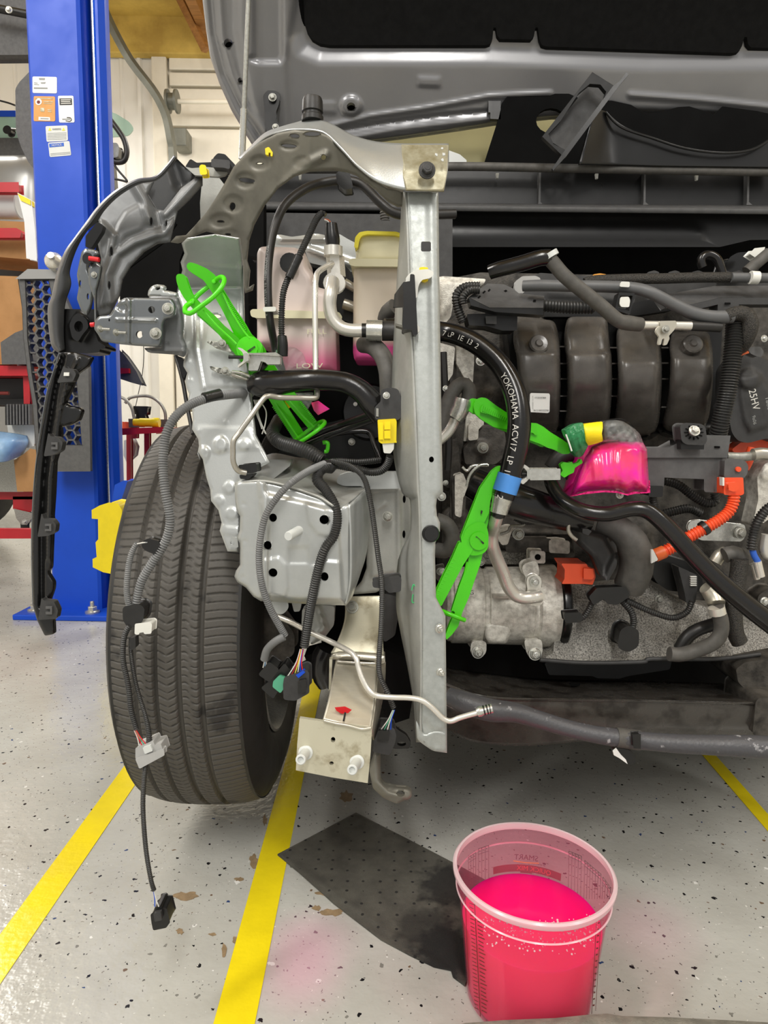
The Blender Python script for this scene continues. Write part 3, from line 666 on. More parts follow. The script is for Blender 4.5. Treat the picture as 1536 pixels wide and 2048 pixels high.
# ---- cart and bits seen right of the post
c2 = thing('tool_cart', 'small red tool cart seen between blue post and car tyre', 'cart', (at(290, 950, 3.4).x, 3.5, 0))
def c2b(name, pts, mat='red', Z=3.3, th=.3): return sheet(name, Q('Z4', pts), mat, Y=Z, th=th, parent=c2, bevel=.004)
c2b('shelf', '880,1312 1216,1300 1172,1330 880,1348', Z=3.12, th=.5); c2b('upright', '962,1290 996,1288 996,1372 966,1374', th=.03); c2b('upright', '1060,1335 1085,1335 1092,2470 1066,2470', th=.03); c2b('upright', '930,1345 950,1345 958,2470 936,2470', th=.03); c2b('end_block', '900,1262 936,1266 934,1302 900,1302', 'orange', th=.04)
tube('push_handle', [q + (3.35,) for q in Q('Z4', '880,1075 925,1100 965,1160 985,1255')], 3, 'zinc_dull', c2); tube('push_handle', [q + (3.4,) for q in Q('Z4', '915,1120 960,1078 1080,1068 1160,1110 1205,1180 1212,1260')], 3, 'zinc_dull', c2)
c2b('bracket', '945,1240 1030,1242 1032,1290 948,1292', 'plastic_grey', 3.28, .04); c2b('bracket', '1178,1245 1226,1245 1226,1292 1180,1292', 'plastic_grey', 3.28, .04)
fl_ = lathe('flashlight', [(0.0, 0), (.021, 0), (.023, .006), (.023, .03), (.02, .035), (.02, .09), (.017, .095), (.017, .1), (.016, .12), (0, .12)], at(319, 845.5, 3.2), (-1, 0, 0), 'yellow', n=24)
tag(fl_, 'yellow flashlight lying on the red tool cart shelf', 'flashlight')
bg('charger', 'small black charger standing behind the yellow flashlight', 'charger', 3.38, 'Z4', '984,1150 1072,1152 1066,1196 1046,1200 1060,1240 1000,1236 1004,1198 986,1190', 'plastic_black', .05)
tag(tube('hanging_wire', [q + (3.6,) for q in Q('Z4', '1040,600 1052,740 1042,900 1010,1060 990,1150')], .7, 'plastic_black'), 'thin dark wire hanging down in front of white wall', 'wire')
fp = bg('splash_flap', 'dark grey plastic flap with red piece beside the blue post', 'flap', 3.1, 'Z4', '870,740 905,775 945,830 990,895 1028,978 962,960 870,930', 'plastic_grey', .05)
sheet('red_block', Q('Z4', '870,862 942,866 944,900 870,905'), 'red', Y=3.08, th=.03, parent=fp)
bg('clear_bag', 'clouded clear plastic bag hanging below the red tool cart shelf', 'bag', 3.35, 'Z4', '915,1400 960,1385 985,1440 975,1500 930,1540 912,1500', 'sticker_grey', .05)
yb = bg('yellow_holder', 'yellow plastic tool holder fixed on the blue post, left of tyre', 'holder', 2.47, 'G3', '430,1203 475,1178 530,1160 580,1165 600,1200 600,1600 495,1580 437,1552 436,1512 462,1500 455,1405 472,1385 470,1245 431,1242', 'yellow', .12, .006)
bg('blue_bracket', 'light blue angled bracket above the yellow holder', 'bracket', 2.60, 'G3', '550,1165 570,1042 622,1016 640,1016 620,1080 590,1168', 'lift_blue', .08, .003)
# ================================================================ CAR
car = thing('car', 'silver car with its front end stripped open, hood raised, silver rails and engine bare', 'car', (0.35, 1.9, 0))
def P(name, tg, pts, mat, Y=1.0, th=.003, r=0, **kw):
    q = Q(tg, pts) if isinstance(pts, str) else pts
    q = fil(q, r) if r else q
    par = kw.pop('parent', car); return sheet(name, q, mat, Y=Y, th=th, parent=par, **kw)
def T(name, tg, pts, r, mat, Y=None, **kw):
    q = Q(tg, pts)
    if Y is not None: q = [(a[0], a[1], Y) + tuple(a[2:]) for a in q]
    par = kw.pop('parent', car); return tube(name, q, r, mat, par, **kw)
def lin(y0, Y0, y1, Y1): return lambda x, y: Y0 + (Y1 - Y0) * np.clip((y - y0) / (y1 - y0), -3, 3)
def linx(x0, Y0, x1, Y1): return lambda x, y: Y0 + (Y1 - Y0) * np.clip((x - x0) / (x1 - x0), -3, 3)
# ---- body mass that closes the bay and shades the floor
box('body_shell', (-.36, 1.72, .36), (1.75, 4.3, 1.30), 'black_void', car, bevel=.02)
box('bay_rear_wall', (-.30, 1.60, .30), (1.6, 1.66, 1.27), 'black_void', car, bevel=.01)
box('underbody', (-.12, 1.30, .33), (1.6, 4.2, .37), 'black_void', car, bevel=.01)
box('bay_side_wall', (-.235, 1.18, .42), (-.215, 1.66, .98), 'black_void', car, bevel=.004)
# ---- hood
HY = lambda x, y: 1.60 - (260 - y) * 0.00055 + 0 * x
pad = Q('S', '607,-480 607,0 609,45 614,62 624,78 640,87 660,90 972,90 981,87 985,78 987,55 992,55 994,70 1000,78 1062,79 1068,72 1071,55 1076,55 1079,78 1084,90 1094,93 1300,100 1466,106 1478,103 1484,92 1489,74 1494,74 1496,88 1502,95 1700,99 1800,104 1800,-480')
hl = Q('S', '380,-480 398,-300 405,0 412,59 420,113 439,168 462,219 490,266 512,302 560,318 640,300 744,282 800,275 850,268 920,258 990,247 1100,235 1262,222 1400,226 1536,234 1780,246 1800,262 1800,-480')
rg = Q('S', '455,-480 440,0 446,80 466,150 495,215 530,262')
hood = P('hood', 'S', hl, 'hood_grey', Y=HY, th=.012, step=10, bs=.8, fine=.5, rim=(10, .012), bumps=[
    bump_poly(Q('S', '585,-480 585,0 588,70 604,98 640,112 972,112 1300,124 1536,122 1800,128 1800,-480'), 46, -.022),
    bump_line(Q('S', '425,-480 422,0 428,70 448,150 480,215 520,275'), 9, -.008), bump_line(rg, 10, .006),
    bump_poly(Q('S', '505,-480 508,110 500,118 514,124 560,124 566,112 562,-480'), 14, -.012),
    bump_poly(Q('S', '478,-480 474,60 500,200 528,270 580,262 572,120 590,0 590,-480'), 16, .008),
    bump_ell(702, 212, 25, 24, .010, .35), bump_poly(Q('S', '640,203 670,203 671,228 641,226'), 7, .003),
    bump_poly(Q('S', '836,153 880,155 880,174 836,172'), 7, .004),
    bump_line(Q('S', '660,252 740,232 850,216 980,192 1100,186'), 8, .006), bump_line(Q('S', '680,262 760,248 880,232 990,222'), 7, -.007), bump_line(Q('S', '690,278 800,258 990,236'), 6, .005),
    bump_line(Q('S', '1262,190 1400,200 1536,214 1800,230'), 10, .006)], holes=[ell(456, 86, 8.5, 9), ell(480, 160, 4.5, 5), ell(702, 213, 8.5, 8)], label='raised silver grey hood seen from below')
P('outer_skin', 'S', hl, 'hood_grey', Y=lambda x, y: HY(x, y) + .05, th=.004, parent=hood) if False else P('outer_skin', 'S', Q('S', '432,-480 420,0 436,100 470,210 512,290 560,300 700,275 850,258 1000,238 1800,236 1800,-480'), 'black_void', Y=lambda x, y: HY(x, y) + .05, th=.004, parent=hood)  # outer skin coloured black to stand for the darkness in the hood holes
P('insulation_pad', 'S', pad, 'hood_pad', Y=lambda x, y: HY(x, y) + .006, th=.012, step=30, bumps=[lambda x, y: 0.02 * np.ones_like(x)*0], parent=hood)
for q in hood.data.vertices[:0]: pass
P('hinge_bracket', 'Z2', '328,490 350,465 385,470 405,490 400,530 385,570 388,620 405,645 398,680 350,690 340,640 335,560', 'plastic_black', Y=1.55, th=.012, r=3, parent=hood, bevel=.002)
bolt(545, 195, 1.545, 7.5, hood, 'zinc_dull'); bolt(551, 254, 1.545, 6, hood, 'zinc_dull')
P('hood_stop', 'Z3', '95,520 158,520 158,615 105,612 105,580 95,578', 'plastic_black', Y=1.56, th=.01, parent=hood)
T('gas_strut', 'S', '512,-420,1.28 497,0,1.33 488,222,1.36', 4.2, 'zinc_dull', n=14, parent=hood, label='thin steel prop strut holding hood')
T('strut_tube', 'S', '488,218,1.358 484,318,1.372', 6, 'zinc', n=14, parent=hood)
# ---- windscreen area, cowl and firewall
P('windscreen_cover', 'S', '560,200 1160,190 1160,350 560,345', 'film_yellow', Y=1.68, th=.004, label='pale yellow panel behind the cowl')
P('clear_trim', 'Z2', '1275,770 1330,790 1365,820 1365,834 1275,834', 'sticker_grey', Y=1.5, th=.01)
T('cowl_seal', 'S', '520,338 700,338 900,333 1100,336 1300,340 1536,344 1700,347', 7.5, 'rubber_dusty', Y=1.46, n=14)
cp = P('cowl_panel', 'S', '430,338 1700,338 1700,418 430,408', 'plastic_black', Y=1.50, th=.01, label='black plastic cowl panel')
for x in (1080, 1290, 1497): P('rib', 'S', f'{x-2},345 {x+2},345 {x+1},404 {x+8},410 {x-4},410 {x-3},404', 'plastic_grey', Y=1.485, th=.02, parent=cp)
for x, y in ((995, 351), (1194, 352), (1394, 355), (600, 354)): P('clip', 'S', f'{x-3},{y-5} {x+3},{y-5} {x+2},{y+5} {x-2},{y+5}', 'white_plastic', Y=1.478, th=.006, parent=cp, label='small white clip')
loft('cowl_ledge', [[(430, 404, 1.49), (900, 408, 1.49), (1700, 414, 1.49)], [(430, 411, 1.43), (900, 414, 1.43), (1700, 422, 1.43)], [(430, 418, 1.43), (900, 422, 1.43), (1700, 430, 1.43)]], 'plastic_grey', th=.004, parent=car, sv=False)
P('firewall_panel', 'S', '430,420 1700,430 1700,478 1500,480 1440,494 430,494', 'plastic_black', Y=1.47, th=.01, step=20, bumps=[bump_poly(Q('S', '880,448 1395,456 1408,470 1405,490 880,490'), 10, .01)])
P('plenum_cover', 'S', '505,425 905,430 905,560 505,520', 'plastic_grain', Y=1.40, th=.02, step=None)
# ---- black air duct lying across the cowl
P('duct_panel', 'Z3', '72,845 150,600 165,530 200,488 250,476 500,478 560,505 620,520 730,518 830,540 900,582 980,578 1070,552 1130,548 1260,588 1300,548 1480,572 1560,590 1700,620 1700,860', 'black_void', Y=1.56, th=.01, holes=[ell(*Q('Z3', '418,622')[0], 30, 25)], label='black duct backing with a round hole')
loft('air_duct', [[tuple(q) + (Yv,) for q, Yv in zip(Q('Z3', a), (1.42, 1.44, 1.45, 1.45, 1.45, 1.45, 1.45, 1.45))] for a, in
    (('640,560 700,575 790,650 950,710 1120,765 1300,785 1450,765 1700,640',), ('630,600 690,620 780,690 940,740 1110,790 1300,812 1470,800 1700,700',), ('600,700 680,720 770,770 930,800 1100,822 1300,838 1470,835 1700,800',), ('560,850 680,850 770,852 930,856 1100,858 1300,860 1470,862 1700,866',))], 'plastic_gloss', th=.004, parent=car, label='glossy black curved air duct')
dm = P('duct_mouth', 'Z3', '630,372 748,446 480,806 372,704', 'plastic_black', Y=linx(1085, 1.40, 1225, 1.36), th=.012, holes=[Q('Z3', '618,432 672,436 702,472 690,520 600,640 530,750 490,772 430,742 405,690 470,620 560,480')], r=0, bevel=.002, label='dark rectangular duct mouth')
P('duct_inner', 'Z3', '620,425 705,465 700,525 500,780 400,720 400,680 480,600', 'plastic_grain', Y=1.405, th=.004, parent=dm)
P('mouth_side', 'Z3', '630,372 642,385 420,680 480,806 372,704', 'plastic_black', Y=1.352, th=.05, parent=dm) if False else None
P('mouth_flange', 'Z3', '806,372 818,384 770,440 500,800 428,880 424,868 470,800 740,440 770,420', 'plastic_black', Y=linx(1105, 1.36, 1255, 1.33), th=.006, parent=dm)
P('under_void', 'S', '880,1270 1700,1270 1700,1420 880,1420', 'black_void', Y=1.26, th=.02)  # black sheet put in for the dark gap between sump and crossmember
T('duct_glint_ridge', 'Z3', '700,578 780,655 940,712 1110,765 1300,788 1450,772 1560,710', 2.4, 'plastic_gloss', Y=1.435)  # ridge added so the duct's upper rim shows a glossy highlight
# ---- engine and things fixed to it
eng = P('engine_block', 'S', '884,560 960,545 1120,548 1700,560 1700,1335 900,1335 884,1100', 'engine_dark', Y=1.36, th=.2, step=22, bumps=[bump_poly(Q('S', '900,800 1000,780 1020,1120 900,1120'), 30, .03), bump_poly(Q('S', '1000,1040 1300,1050 1300,1120 1000,1115'), 16, .03), bump_poly(Q('S', '1400,900 1536,900 1536,1200 1420,1200'), 30, .03)], label='dirty dark engine castings')
def E(name, tg, pts, mat, Y=1.2, **kw): kw.setdefault('parent', eng); return P(name, tg, pts, mat, Y=Y, **kw)
E('engine_bracket', 'E1', '20,262 60,255 255,268 245,290 180,335 110,345 95,440 70,470 20,470', 'cast_alu', 1.24, th=.03, r=4, step=9, bumps=[bump_poly(Q('E1', '40,275 240,280 150,330 60,440 40,440'), 12, .012)])
E('cover_strap', 'E1', '125,560 195,560 195,650 185,820 235,850 240,930 215,1000 160,1000 185,760 125,650', 'cast_alu', 1.235, th=.012, bevel=.002)
E('timing_cover', 'E1', '60,620 120,640 120,720 150,900 180,1010 130,1130 60,1130', 'engine_dark', 1.25, th=.04, step=10, bumps=[bump_line(Q('E1', '90,640 95,1120'), 10, .012)])
E('engine_arm', 'E1', '150,1040 250,930 270,930 340,960 350,1060 300,1110 160,1110', 'engine_dark', 1.21, th=.03, r=6, step=8, bumps=[bump_ell(*Q('E1', '235,1035')[0], 20, 18, .01)])
E('cover_web', 'E2', '90,600 330,560 640,600 660,760 200,790 90,780', 'engine_dark', 1.24, th=.03, r=6, step=9, bumps=[bump_line(Q('E2', '330,700 680,715'), 14, .02), bump_line(Q('E2', '120,640 640,655'), 8, .012)])
for s, r_, m_ in (('395,655', 13, 'zinc_dull'), ('240,1035', 14, 'zinc_dull'), ('230,640', 12, 'zinc')):
    c = Q('E1' if s in ('240,1035', '230,640') else 'E2', s)[0]; bolt(c[0], c[1], 1.19, r_ * .8, eng, m_)
bolt(891, 777, 1.10, 6, eng); bolt(883, 993, 1.06, 9, eng); bolt(885, 1142, 1.08, 6, eng); 
for (cx, cy, rr, Yv) in ((905, 950, 34, 1.26), (912, 1040, 30, 1.24), (1000, 905, 26, 1.24)):
    lathe('pulley', [(rr * .3 * Yv / FPX, -.02), (rr * Yv / FPX, -.016), (rr * .8 * Yv / FPX, -.006), (rr * Yv / FPX, .004), (rr * .8 * Yv / FPX, .012), (rr * .3 * Yv / FPX, .016), (0, .016)], at(cx, cy, Yv), (0, -1, .05), 'engine_dark', eng)
tube('idler_hose', Q('S', '872,1040,1.05 895,1050,1.05 906,1075,1.05 896,1100,1.06 874,1100,1.07'), 15, 'rubber_dusty', eng)
def runner(rows, name='intake_runner', D=.045, lab=None):
    V = []; nu = 17; A = cr([(y, xl, xr, Yv) for (y, xl, xr, Yv) in rows], 6)
    R = []
    for y, xl, xr, Yv in A:
        for k in range(nu):
            u = -1 + 2 * k / (nu - 1); R.append(((xl + xr) / 2 + (xr - xl) / 2 * math.sin(u * math.pi / 2), y, Yv + D * abs(u) ** 5))
    R = np.array(R); V = atn(R[:, 0], R[:, 1], R[:, 2]); m = len(A)
    F = [(i * nu + j, (i + 1) * nu + j, (i + 1) * nu + j + 1, i * nu + j + 1) for i in range(m - 1) for j in range(nu - 1)]
    return link(name, mesh(name, V, F, ang=60), 'intake', man, lab)
man = P('intake_manifold', 'E1', '340,440 420,430 1330,470 1300,960 1240,985 1120,992 1060,960 1000,1000 860,1010 700,1000 600,960 440,940 380,800 360,600', 'plastic_black', Y=1.30, th=.05, r=8, step=14, bumps=[bump_line(Q('E1', '450,955 600,975 700,1000 960,1000 1050,955 1120,985 1290,965'), 9, .045)], label='black plastic intake manifold with four runners')
def RR(rows): return [(440 + y / 2.272, 860 + a / 2.272, 860 + b / 2.272, Y) for y, a, b, Y in rows]
runner(RR([(432, 395, 545, 1.30), (470, 385, 570, 1.245), (540, 378, 588, 1.215), (590, 385, 592, 1.20), (615, 392, 592, 1.188), (700, 400, 594, 1.185), (770, 412, 594, 1.192), (860, 425, 590, 1.215), (930, 450, 585, 1.25), (965, 470, 575, 1.29)]))
runner(RR([(425, 640, 785, 1.30), (450, 622, 805, 1.245), (520, 610, 812, 1.215), (590, 612, 820, 1.20), (620, 618, 825, 1.188), (700, 622, 828, 1.185), (770, 622, 828, 1.192), (860, 618, 822, 1.215), (930, 610, 812, 1.25), (968, 620, 800, 1.29)]))
runner(RR([(470, 870, 1010, 1.30), (500, 850, 1030, 1.25), (560, 846, 1046, 1.22), (620, 850, 1052, 1.20), (660, 852, 1054, 1.19), (740, 852, 1054, 1.19), (820, 848, 1050, 1.205), (900, 840, 1044, 1.235), (950, 845, 1030, 1.26), (985, 860, 1010, 1.29)]))
runner(RR([(500, 1110, 1250, 1.30), (525, 1095, 1270, 1.25), (580, 1088, 1282, 1.22), (610, 1090, 1285, 1.205), (640, 1092, 1286, 1.195), (720, 1088, 1286, 1.19), (800, 1078, 1280, 1.205), (880, 1062, 1270, 1.235), (930, 1055, 1255, 1.26), (965, 1065, 1240, 1.29)]))
for cx, cy in ((495, 562), (1195, 562)):
    c = Q('E1', f'{cx},{cy}')[0]; k = 1.212 / FPX
    lathe('runner_boss', [(19 * k, -.012), (19 * k, .001), (16 * k, .003), (8 * k, .002), (6 * k, .005), (0, .005)], at(c[0], c[1], 1.200), (0, -1, .35), 'intake', man)
for gx, ys in ((604, (575, 652, 722, 800, 868)), (832, (580, 652, 722, 800)), (1066, (580, 650, 722, 850))):
    for y in ys: P('web', 'E1', f'{gx-14},{y-3} {gx+18},{y-3} {gx+18},{y+3} {gx-14},{y+3}', 'intake', Y=1.235, th=.04, parent=man)
lb = P('label', 'E1', '459,786 541,788 545,795 543,872 536,877 458,873 453,866 455,792', 'sticker_white', Y=1.186, th=.004, r=3, parent=man, label='white label with printed numbers')
def pxtext(s, p0, p1, hpx, mat, par, Yv, nm='lettering', upv=None):
    A, B = at(p0[0], p0[1], Yv), at(p1[0], p1[1], Yv); u = B - A; Lw = u.length; u.normalize(); k = hpx * Yv / FPX * 1.35
    vw = Vector((0, -1, 0)); up = vw.cross(u); up = up.normalized() if upv is None else Vector(upv)
    cu = bpy.data.curves.new('m', 'FONT'); cu.body = s; to = bpy.data.objects.new('m', cu); COL.objects.link(to); bpy.context.view_layer.update(); wd = to.dimensions.x or 1; bpy.data.objects.remove(to); bpy.data.curves.remove(cu)
    return text(nm, s, lambda x, y: A + u * (x * Lw / wd) + up * (y * k), mat, par)
def q1(tg, s): return Q(tg, s)[0]
pxtext('17120187800', q1('E1', '475,811'), q1('E1', '525,811'), 3.4, 'ink_black', lb, 1.1845); pxtext('06121003232790', q1('E1', '470,868'), q1('E1', '539,869'), 3.4, 'ink_black', lb, 1.1845)
pxtext('0730001 01 M', q1('E1', '470,860'), q1('E1', '470,800'), 2.6, 'ink_grey', lb, 1.1845)
# cable ducts and pipes along the top of the engine
d1 = E('cable_duct', 'E1', '176,350 262,290 335,293 372,310 402,334 516,346 512,398 270,398', 'plastic_grey', lin(570, 1.20, 615, 1.13), th=.02, step=None, bevel=.001, label='dark grey plastic cable duct')
for s in ('262,322 270,312 276,316 268,326', '238,330 248,320 254,324 244,334', '216,352 226,342 232,346 222,356', '335,322 345,316 352,322 344,328', '470,362 482,362 480,372 468,372'): P('slot', 'E1', s, 'black_void', Y=lambda x, y: lin(570, 1.20, 615, 1.13)(x, y) - .002, th=.001, parent=d1)
E('duct_lip', 'E1', '176,352 270,400 514,400 516,432 300,418 186,388', 'plastic_black', 1.13, th=.03, parent=d1)
E('relay_block', 'E1', '170,430 250,428 260,418 395,440 392,500 330,500 262,480 180,475', 'plastic_black', 1.16, th=.05, r=2, bevel=.002)
E('relay_block', 'E1', '255,440 300,440 300,470 258,468', 'plastic_grey', 1.15, th=.02, bevel=.001)
T('small_conduit', 'E1', '225,302 160,305 122,340 126,400 150,465', 9, 'conduit', Y=1.17, corr=(5, .18), parent=eng)
T('small_conduit', 'E1', '225,318 180,320 150,350 150,380', 8, 'conduit', Y=1.16, corr=(5, .18), parent=eng)
T('conduit', 'E1', '512,388 620,396 745,398', 12, 'conduit', Y=1.2, corr=(6, .20), parent=eng, n=16)
E('duct_rail', 'E1', '515,395 800,400 1060,350 1100,410 900,440 520,440', 'plastic_black', 1.26, th=.03)
E('valve_cover', 'E1', '380,290 500,240 700,255 1000,260 1330,262 1540,262 1540,300 1290,300 1000,420 700,420 520,400 400,330', 'plastic_grain', 1.30, th=.03, r=3, step=14, bumps=[bump_line(Q('E1', '540,330 840,360'), 10, .01)])
E('oil_cap', 'E1', '738,262 745,252 772,248 798,252 804,262 800,272 742,272', 'cap_orange', 1.24, th=.03, r=2, bevel=.003, label='orange brown filler cap')
E('white_bracket', 'E1', '386,312 390,280 420,258 480,256 500,266 496,285 450,282 430,300 425,330 395,330', 'clip_grey', 1.19, th=.01, r=3, bevel=.001)
d2 = E('cable_duct', 'G7', '640,650 720,608 900,575 1100,540 1700,538 1700,636 1150,634 880,696 700,720', 'plastic_grey', lin(570, 1.22, 615, 1.14), th=.02, bevel=.001)
E('duct_lip', 'G7', '880,697 1150,636 1700,638 1700,690 1300,690 1290,746 1126,742 1126,690 1000,720 880,740', 'plastic_grain', 1.145, th=.03, parent=d2)
P('slot', 'G7', '1184,674 1230,674 1230,690 1184,690', 'black_void', Y=1.142, th=.001, parent=d2)
tube('braided_sleeve', Q('S', '1170,566,1.17 1190,561,1.17 1260,558,1.17 1330,557,1.17 1400,555,1.17 1466,555,1.17'), 9.5, 'braid', eng)
tube('grey_hose', Q('S', '1462,555,1.165 1536,556,1.165 1640,556,1.165'), 9, 'hose_grey', eng)
ring('white_clamp', [q + (1.16,) for q in Q('S', '1500,555 1516,556')], 0, 1, 12, 'white_plastic', eng, label='white hose clamp')
E('white_clamp', 'G7', '1398,272 1430,240 1500,232 1490,270 1440,300', 'white_plastic', 1.2, th=.02, bevel=.002)
tube('grey_hose', Q('S', '1046,572,1.15,10 1080,571,1.14,10.5 1130,572,1.13,10.5 1200,573,1.12,10.8 1262,576,1.11,11 1300,585,1.10,11 1350,610,1.10,11 1390,628,1.10,12 1430,634,1.10,12 1465,633,1.10,12.5'), 11, 'hose_grey', eng, key='grey', label='long matte grey hose')
tube('braided_sleeve', Q('S', '1452,634,1.10,13 1475,626,1.10,14 1496,634,1.10,15 1500,655,1.10,15 1492,680,1.11,14 1478,700,1.13,13 1465,720,1.15,12'), 14, 'braid', eng)
tube('wide_conduit', Q('S', '1470,645,1.115 1468,680,1.11 1462,740,1.105 1452,800,1.105 1440,850,1.11 1434,880,1.12'), 17, 'conduit', eng, corr=(5.2, .20), n=20, label='wide black corrugated conduit')
E('clip_bracket', 'G7', '318,590 447,595 445,640 408,772 284,736', 'plastic_black', 1.09, th=.02, r=3, bevel=.002, holes=[Q('G7', '330,615 430,618 425,650 400,740 310,715')])
E('white_clip', 'G7', '336,636 395,634 403,660 396,705 340,703 330,680', 'white_plastic', 1.085, th=.012, r=2, bevel=.002, label='white plastic clip'); E('white_clip', 'G7', '338,508 402,510 400,544 330,540', 'white_plastic', 1.10, th=.03, r=2, bevel=.002)
bh = tube('coolant_hose', Q('S', '979,545,1.06,13 1000,538,1.055,14 1040,528,1.05,14.5 1080,516,1.045,14.5 1100,515,1.045,14.5'), 14, 'rubber_shine', eng, n=20, label='shiny braided black hose end')
tube('coolant_hose', Q('S', '1096,514,1.045,13 1110,530,1.045,13 1125,548,1.045,13 1150,570,1.045,13 1200,610,1.05,13 1235,640,1.055,13 1256,646,1.06,14 1280,649,1.07,13'), 13, 'rubber_dusty', eng, n=20)
tube('white_clamp', Q('S', '1097,507,1.045 1102,516,1.045'), 16.5, 'sticker_grey', eng, n=20)
tube('pipe', Q('S', '1276,650,1.08 1330,651,1.08 1382,652,1.08'), 8, 'pipe_aluminium', eng); tube('pipe_sleeve', Q('S', '1380,652,1.09 1440,655,1.1'), 9, 'rubber', eng)
pb = E('pipe_bracket', 'F3', '205,425 365,422 372,455 345,510 290,570 298,600 270,660 245,662 255,600 240,590 222,605 210,660 188,655 202,580 165,530 175,495 215,470', 'aluminium', 1.07, th=.004, r=2, bevel=.001); bolt(*q1('F3', '262,505'), 1.065, 8, eng, 'zinc_dull')
T('small_hose', 'E1', '1240,215 1232,180 1258,158 1300,172 1320,215 1328,245', 8, 'rubber_shine', Y=1.2, parent=eng); T('small_hose', 'E1', '1440,235 1480,200 1540,150', 11, 'rubber_dusty', Y=1.18, parent=eng)
E('washer_neck', 'E1', '1345,240 1365,175 1400,155 1450,152 1500,190 1480,240', 'plastic_gloss', 1.26, th=.05, r=6, bevel=.006)
for x in (1010, 1105, 1210, 1335, 1395): E('engine_top_clip', 'E1', f'{x-28},262 {x-20},240 {x+10},232 {x+30},240 {x+30},262', 'plastic_grain', 1.24, th=.03, r=3, bevel=.003)
# throttle cover on the right with raised marking
tb = E('throttle_cover', 'F3', '925,900 1000,800 1110,768 1200,775 1311,830 1560,900 1560,1700 1311,1620 1220,1640 1100,1672 1000,1645 940,1565 888,1290 915,1255', 'plastic_grain', 1.16, th=.05, r=8, step=9, bumps=[bump_ell(*q1('F3', '1120,1010'), 24, 24, .012, .3), bump_poly(Q('F3', '1010,1000 1240,960 1400,1300 1300,1500 1120,1560 1060,1450 1020,1200'), 6, .01)], label='round black throttle cover marked 25HV')
pxtext('25HV', q1('F3', '1112,1128'), q1('F3', '1160,1335'), 15, 'ink_white', tb, 1.138); pxtext('9a06', q1('F3', '1148,1390'), q1('F3', '1162,1480'), 7, 'ink_grey', tb, 1.138); pxtext('1800', q1('F3', '1280,1200'), q1('F3', '1305,1320'), 7, 'ink_grey', tb, 1.138)
E('throttle_bracket', 'F3', '1115,700 1230,690 1260,740 1240,780 1190,770 1130,740', 'plastic_grey', 1.12, th=.02, r=4, bevel=.002); E('brass_tube', 'F3', '985,765 1110,725 1118,748 995,790', 'orange_dirty', 1.12, th=.01)
bolt(*q1('F3', '1270,600'), 1.1, 7, eng, 'zinc')
# junction box and mount
jb = E('junction_box', 'F4', '75,0 735,-5 732,120 715,232 706,352 556,350 556,240 200,225 195,312 88,312 80,235', 'plastic_grey', 1.08, th=.04, r=3, bevel=.003, label='black plastic harness channel on engine front')
E('channel_top', 'F3', '60,1735 300,1735 420,1670 690,1700 690,1608 905,1612 880,1800 60,1800', 'plastic_grey', 1.075, th=.045, parent=jb, bevel=.003)
E('slot', 'F3', '765,1700 820,1702 818,1724 764,1722', 'black_void', 1.073, th=.001, parent=jb)
E('connector_end', 'F4', '80,310 192,312 188,395 82,395', 'plastic_black', 1.07, th=.04, parent=jb, bevel=.003, r=2)
mb = E('mount_cap', 'F3', '430,1500 460,1482 610,1490 650,1510 668,1640 650,1672 480,1665 445,1640', 'plastic_grain', 1.05, th=.03, r=5, bevel=.003, parent=eng)
E('mount_body', 'F3', '415,1640 660,1665 655,1735 420,1735', 'plastic_black', 1.06, th=.04, parent=eng)
cc = q1('F3', '555,1560')
for k in range(12):
    an = k * math.pi / 6; P('slot', 'S', [(cc[0] + math.cos(an + e) * rr, cc[1] + math.sin(an + e) * rr * .8) for rr, e in ((12, -.09), (19, -.06), (19, .06), (12, .09))], 'black_void', Y=1.048, th=.002, parent=mb)
bolt(cc[0], cc[1] - 3, 1.045, 11, eng, 'zinc', d=(0, -1, .5))
E('round_tab', 'F4', '735,85 860,90 900,110 916,150 905,200 878,236 728,232', 'plastic_grey', 1.06, th=.02, r=4, bevel=.002); E('orange_screw', 'S', ell(*q1('F4', '843,165'), 5.2), 'orange', 1.055, th=.004)
oc = E('orange_connector', 'F4', '722,242 875,240 882,372 848,386 722,376', 'orange', 1.055, th=.04, r=2, bevel=.003, label='orange high voltage connector')
E('latch', 'F4', '765,290 830,286 832,330 800,345 768,335', 'orange', 1.045, th=.01, parent=oc, bevel=.002); E('white_edge', 'F4', '704,232 720,234 720,305 706,305', 'white_plastic', 1.05, th=.01, parent=oc)
T('orange_conduit', 'F4', '802,380 795,450 755,530 670,600 560,665 430,735 330,800 200,870 120,900', 12, 'orange', Y=1.06, corr=(6.2, .22), n=18, parent=eng, label='orange corrugated cable conduit')
T('conduit_clamp', 'F4', '525,655 560,690', 15.5, 'plastic_black', Y=1.06, parent=eng, n=18) if False else ring('conduit_clamp', [(q[0], q[1], 1.06) for q in Q('F4', '565,655 530,678')], 0, 1, 14.5, 'plastic_black', eng)
T('orange_sleeve', 'F4', '205,868 125,902', 13, 'orange_dirty', Y=1.055, n=18, parent=eng); E('cable_label', 'F4', '96,852 112,850 152,930 150,942 98,968', 'sticker_white', 1.04, th=.004)
for s in ('950,1740 1040,1670 1180,1640 1400,1600 1400,1680 1150,1760 1080,1870 1000,1890 1010,1780',): E('orange_cable', 'F3', s, 'orange', 1.2, th=.03, r=4, bevel=.004)
tube('orange_cable', [q + (1.12,) for q in Q('F4', '960,-20 925,90 890,160')], 9, 'orange', eng)
T('silver_tube', 'F4', '735,55 860,60 960,50', 9, 'zinc_dull', Y=1.1, parent=eng); T('hose_clamp', 'F4', '965,40 1040,30 1100,40', 12, 'pipe_steel', Y=1.09, parent=eng)
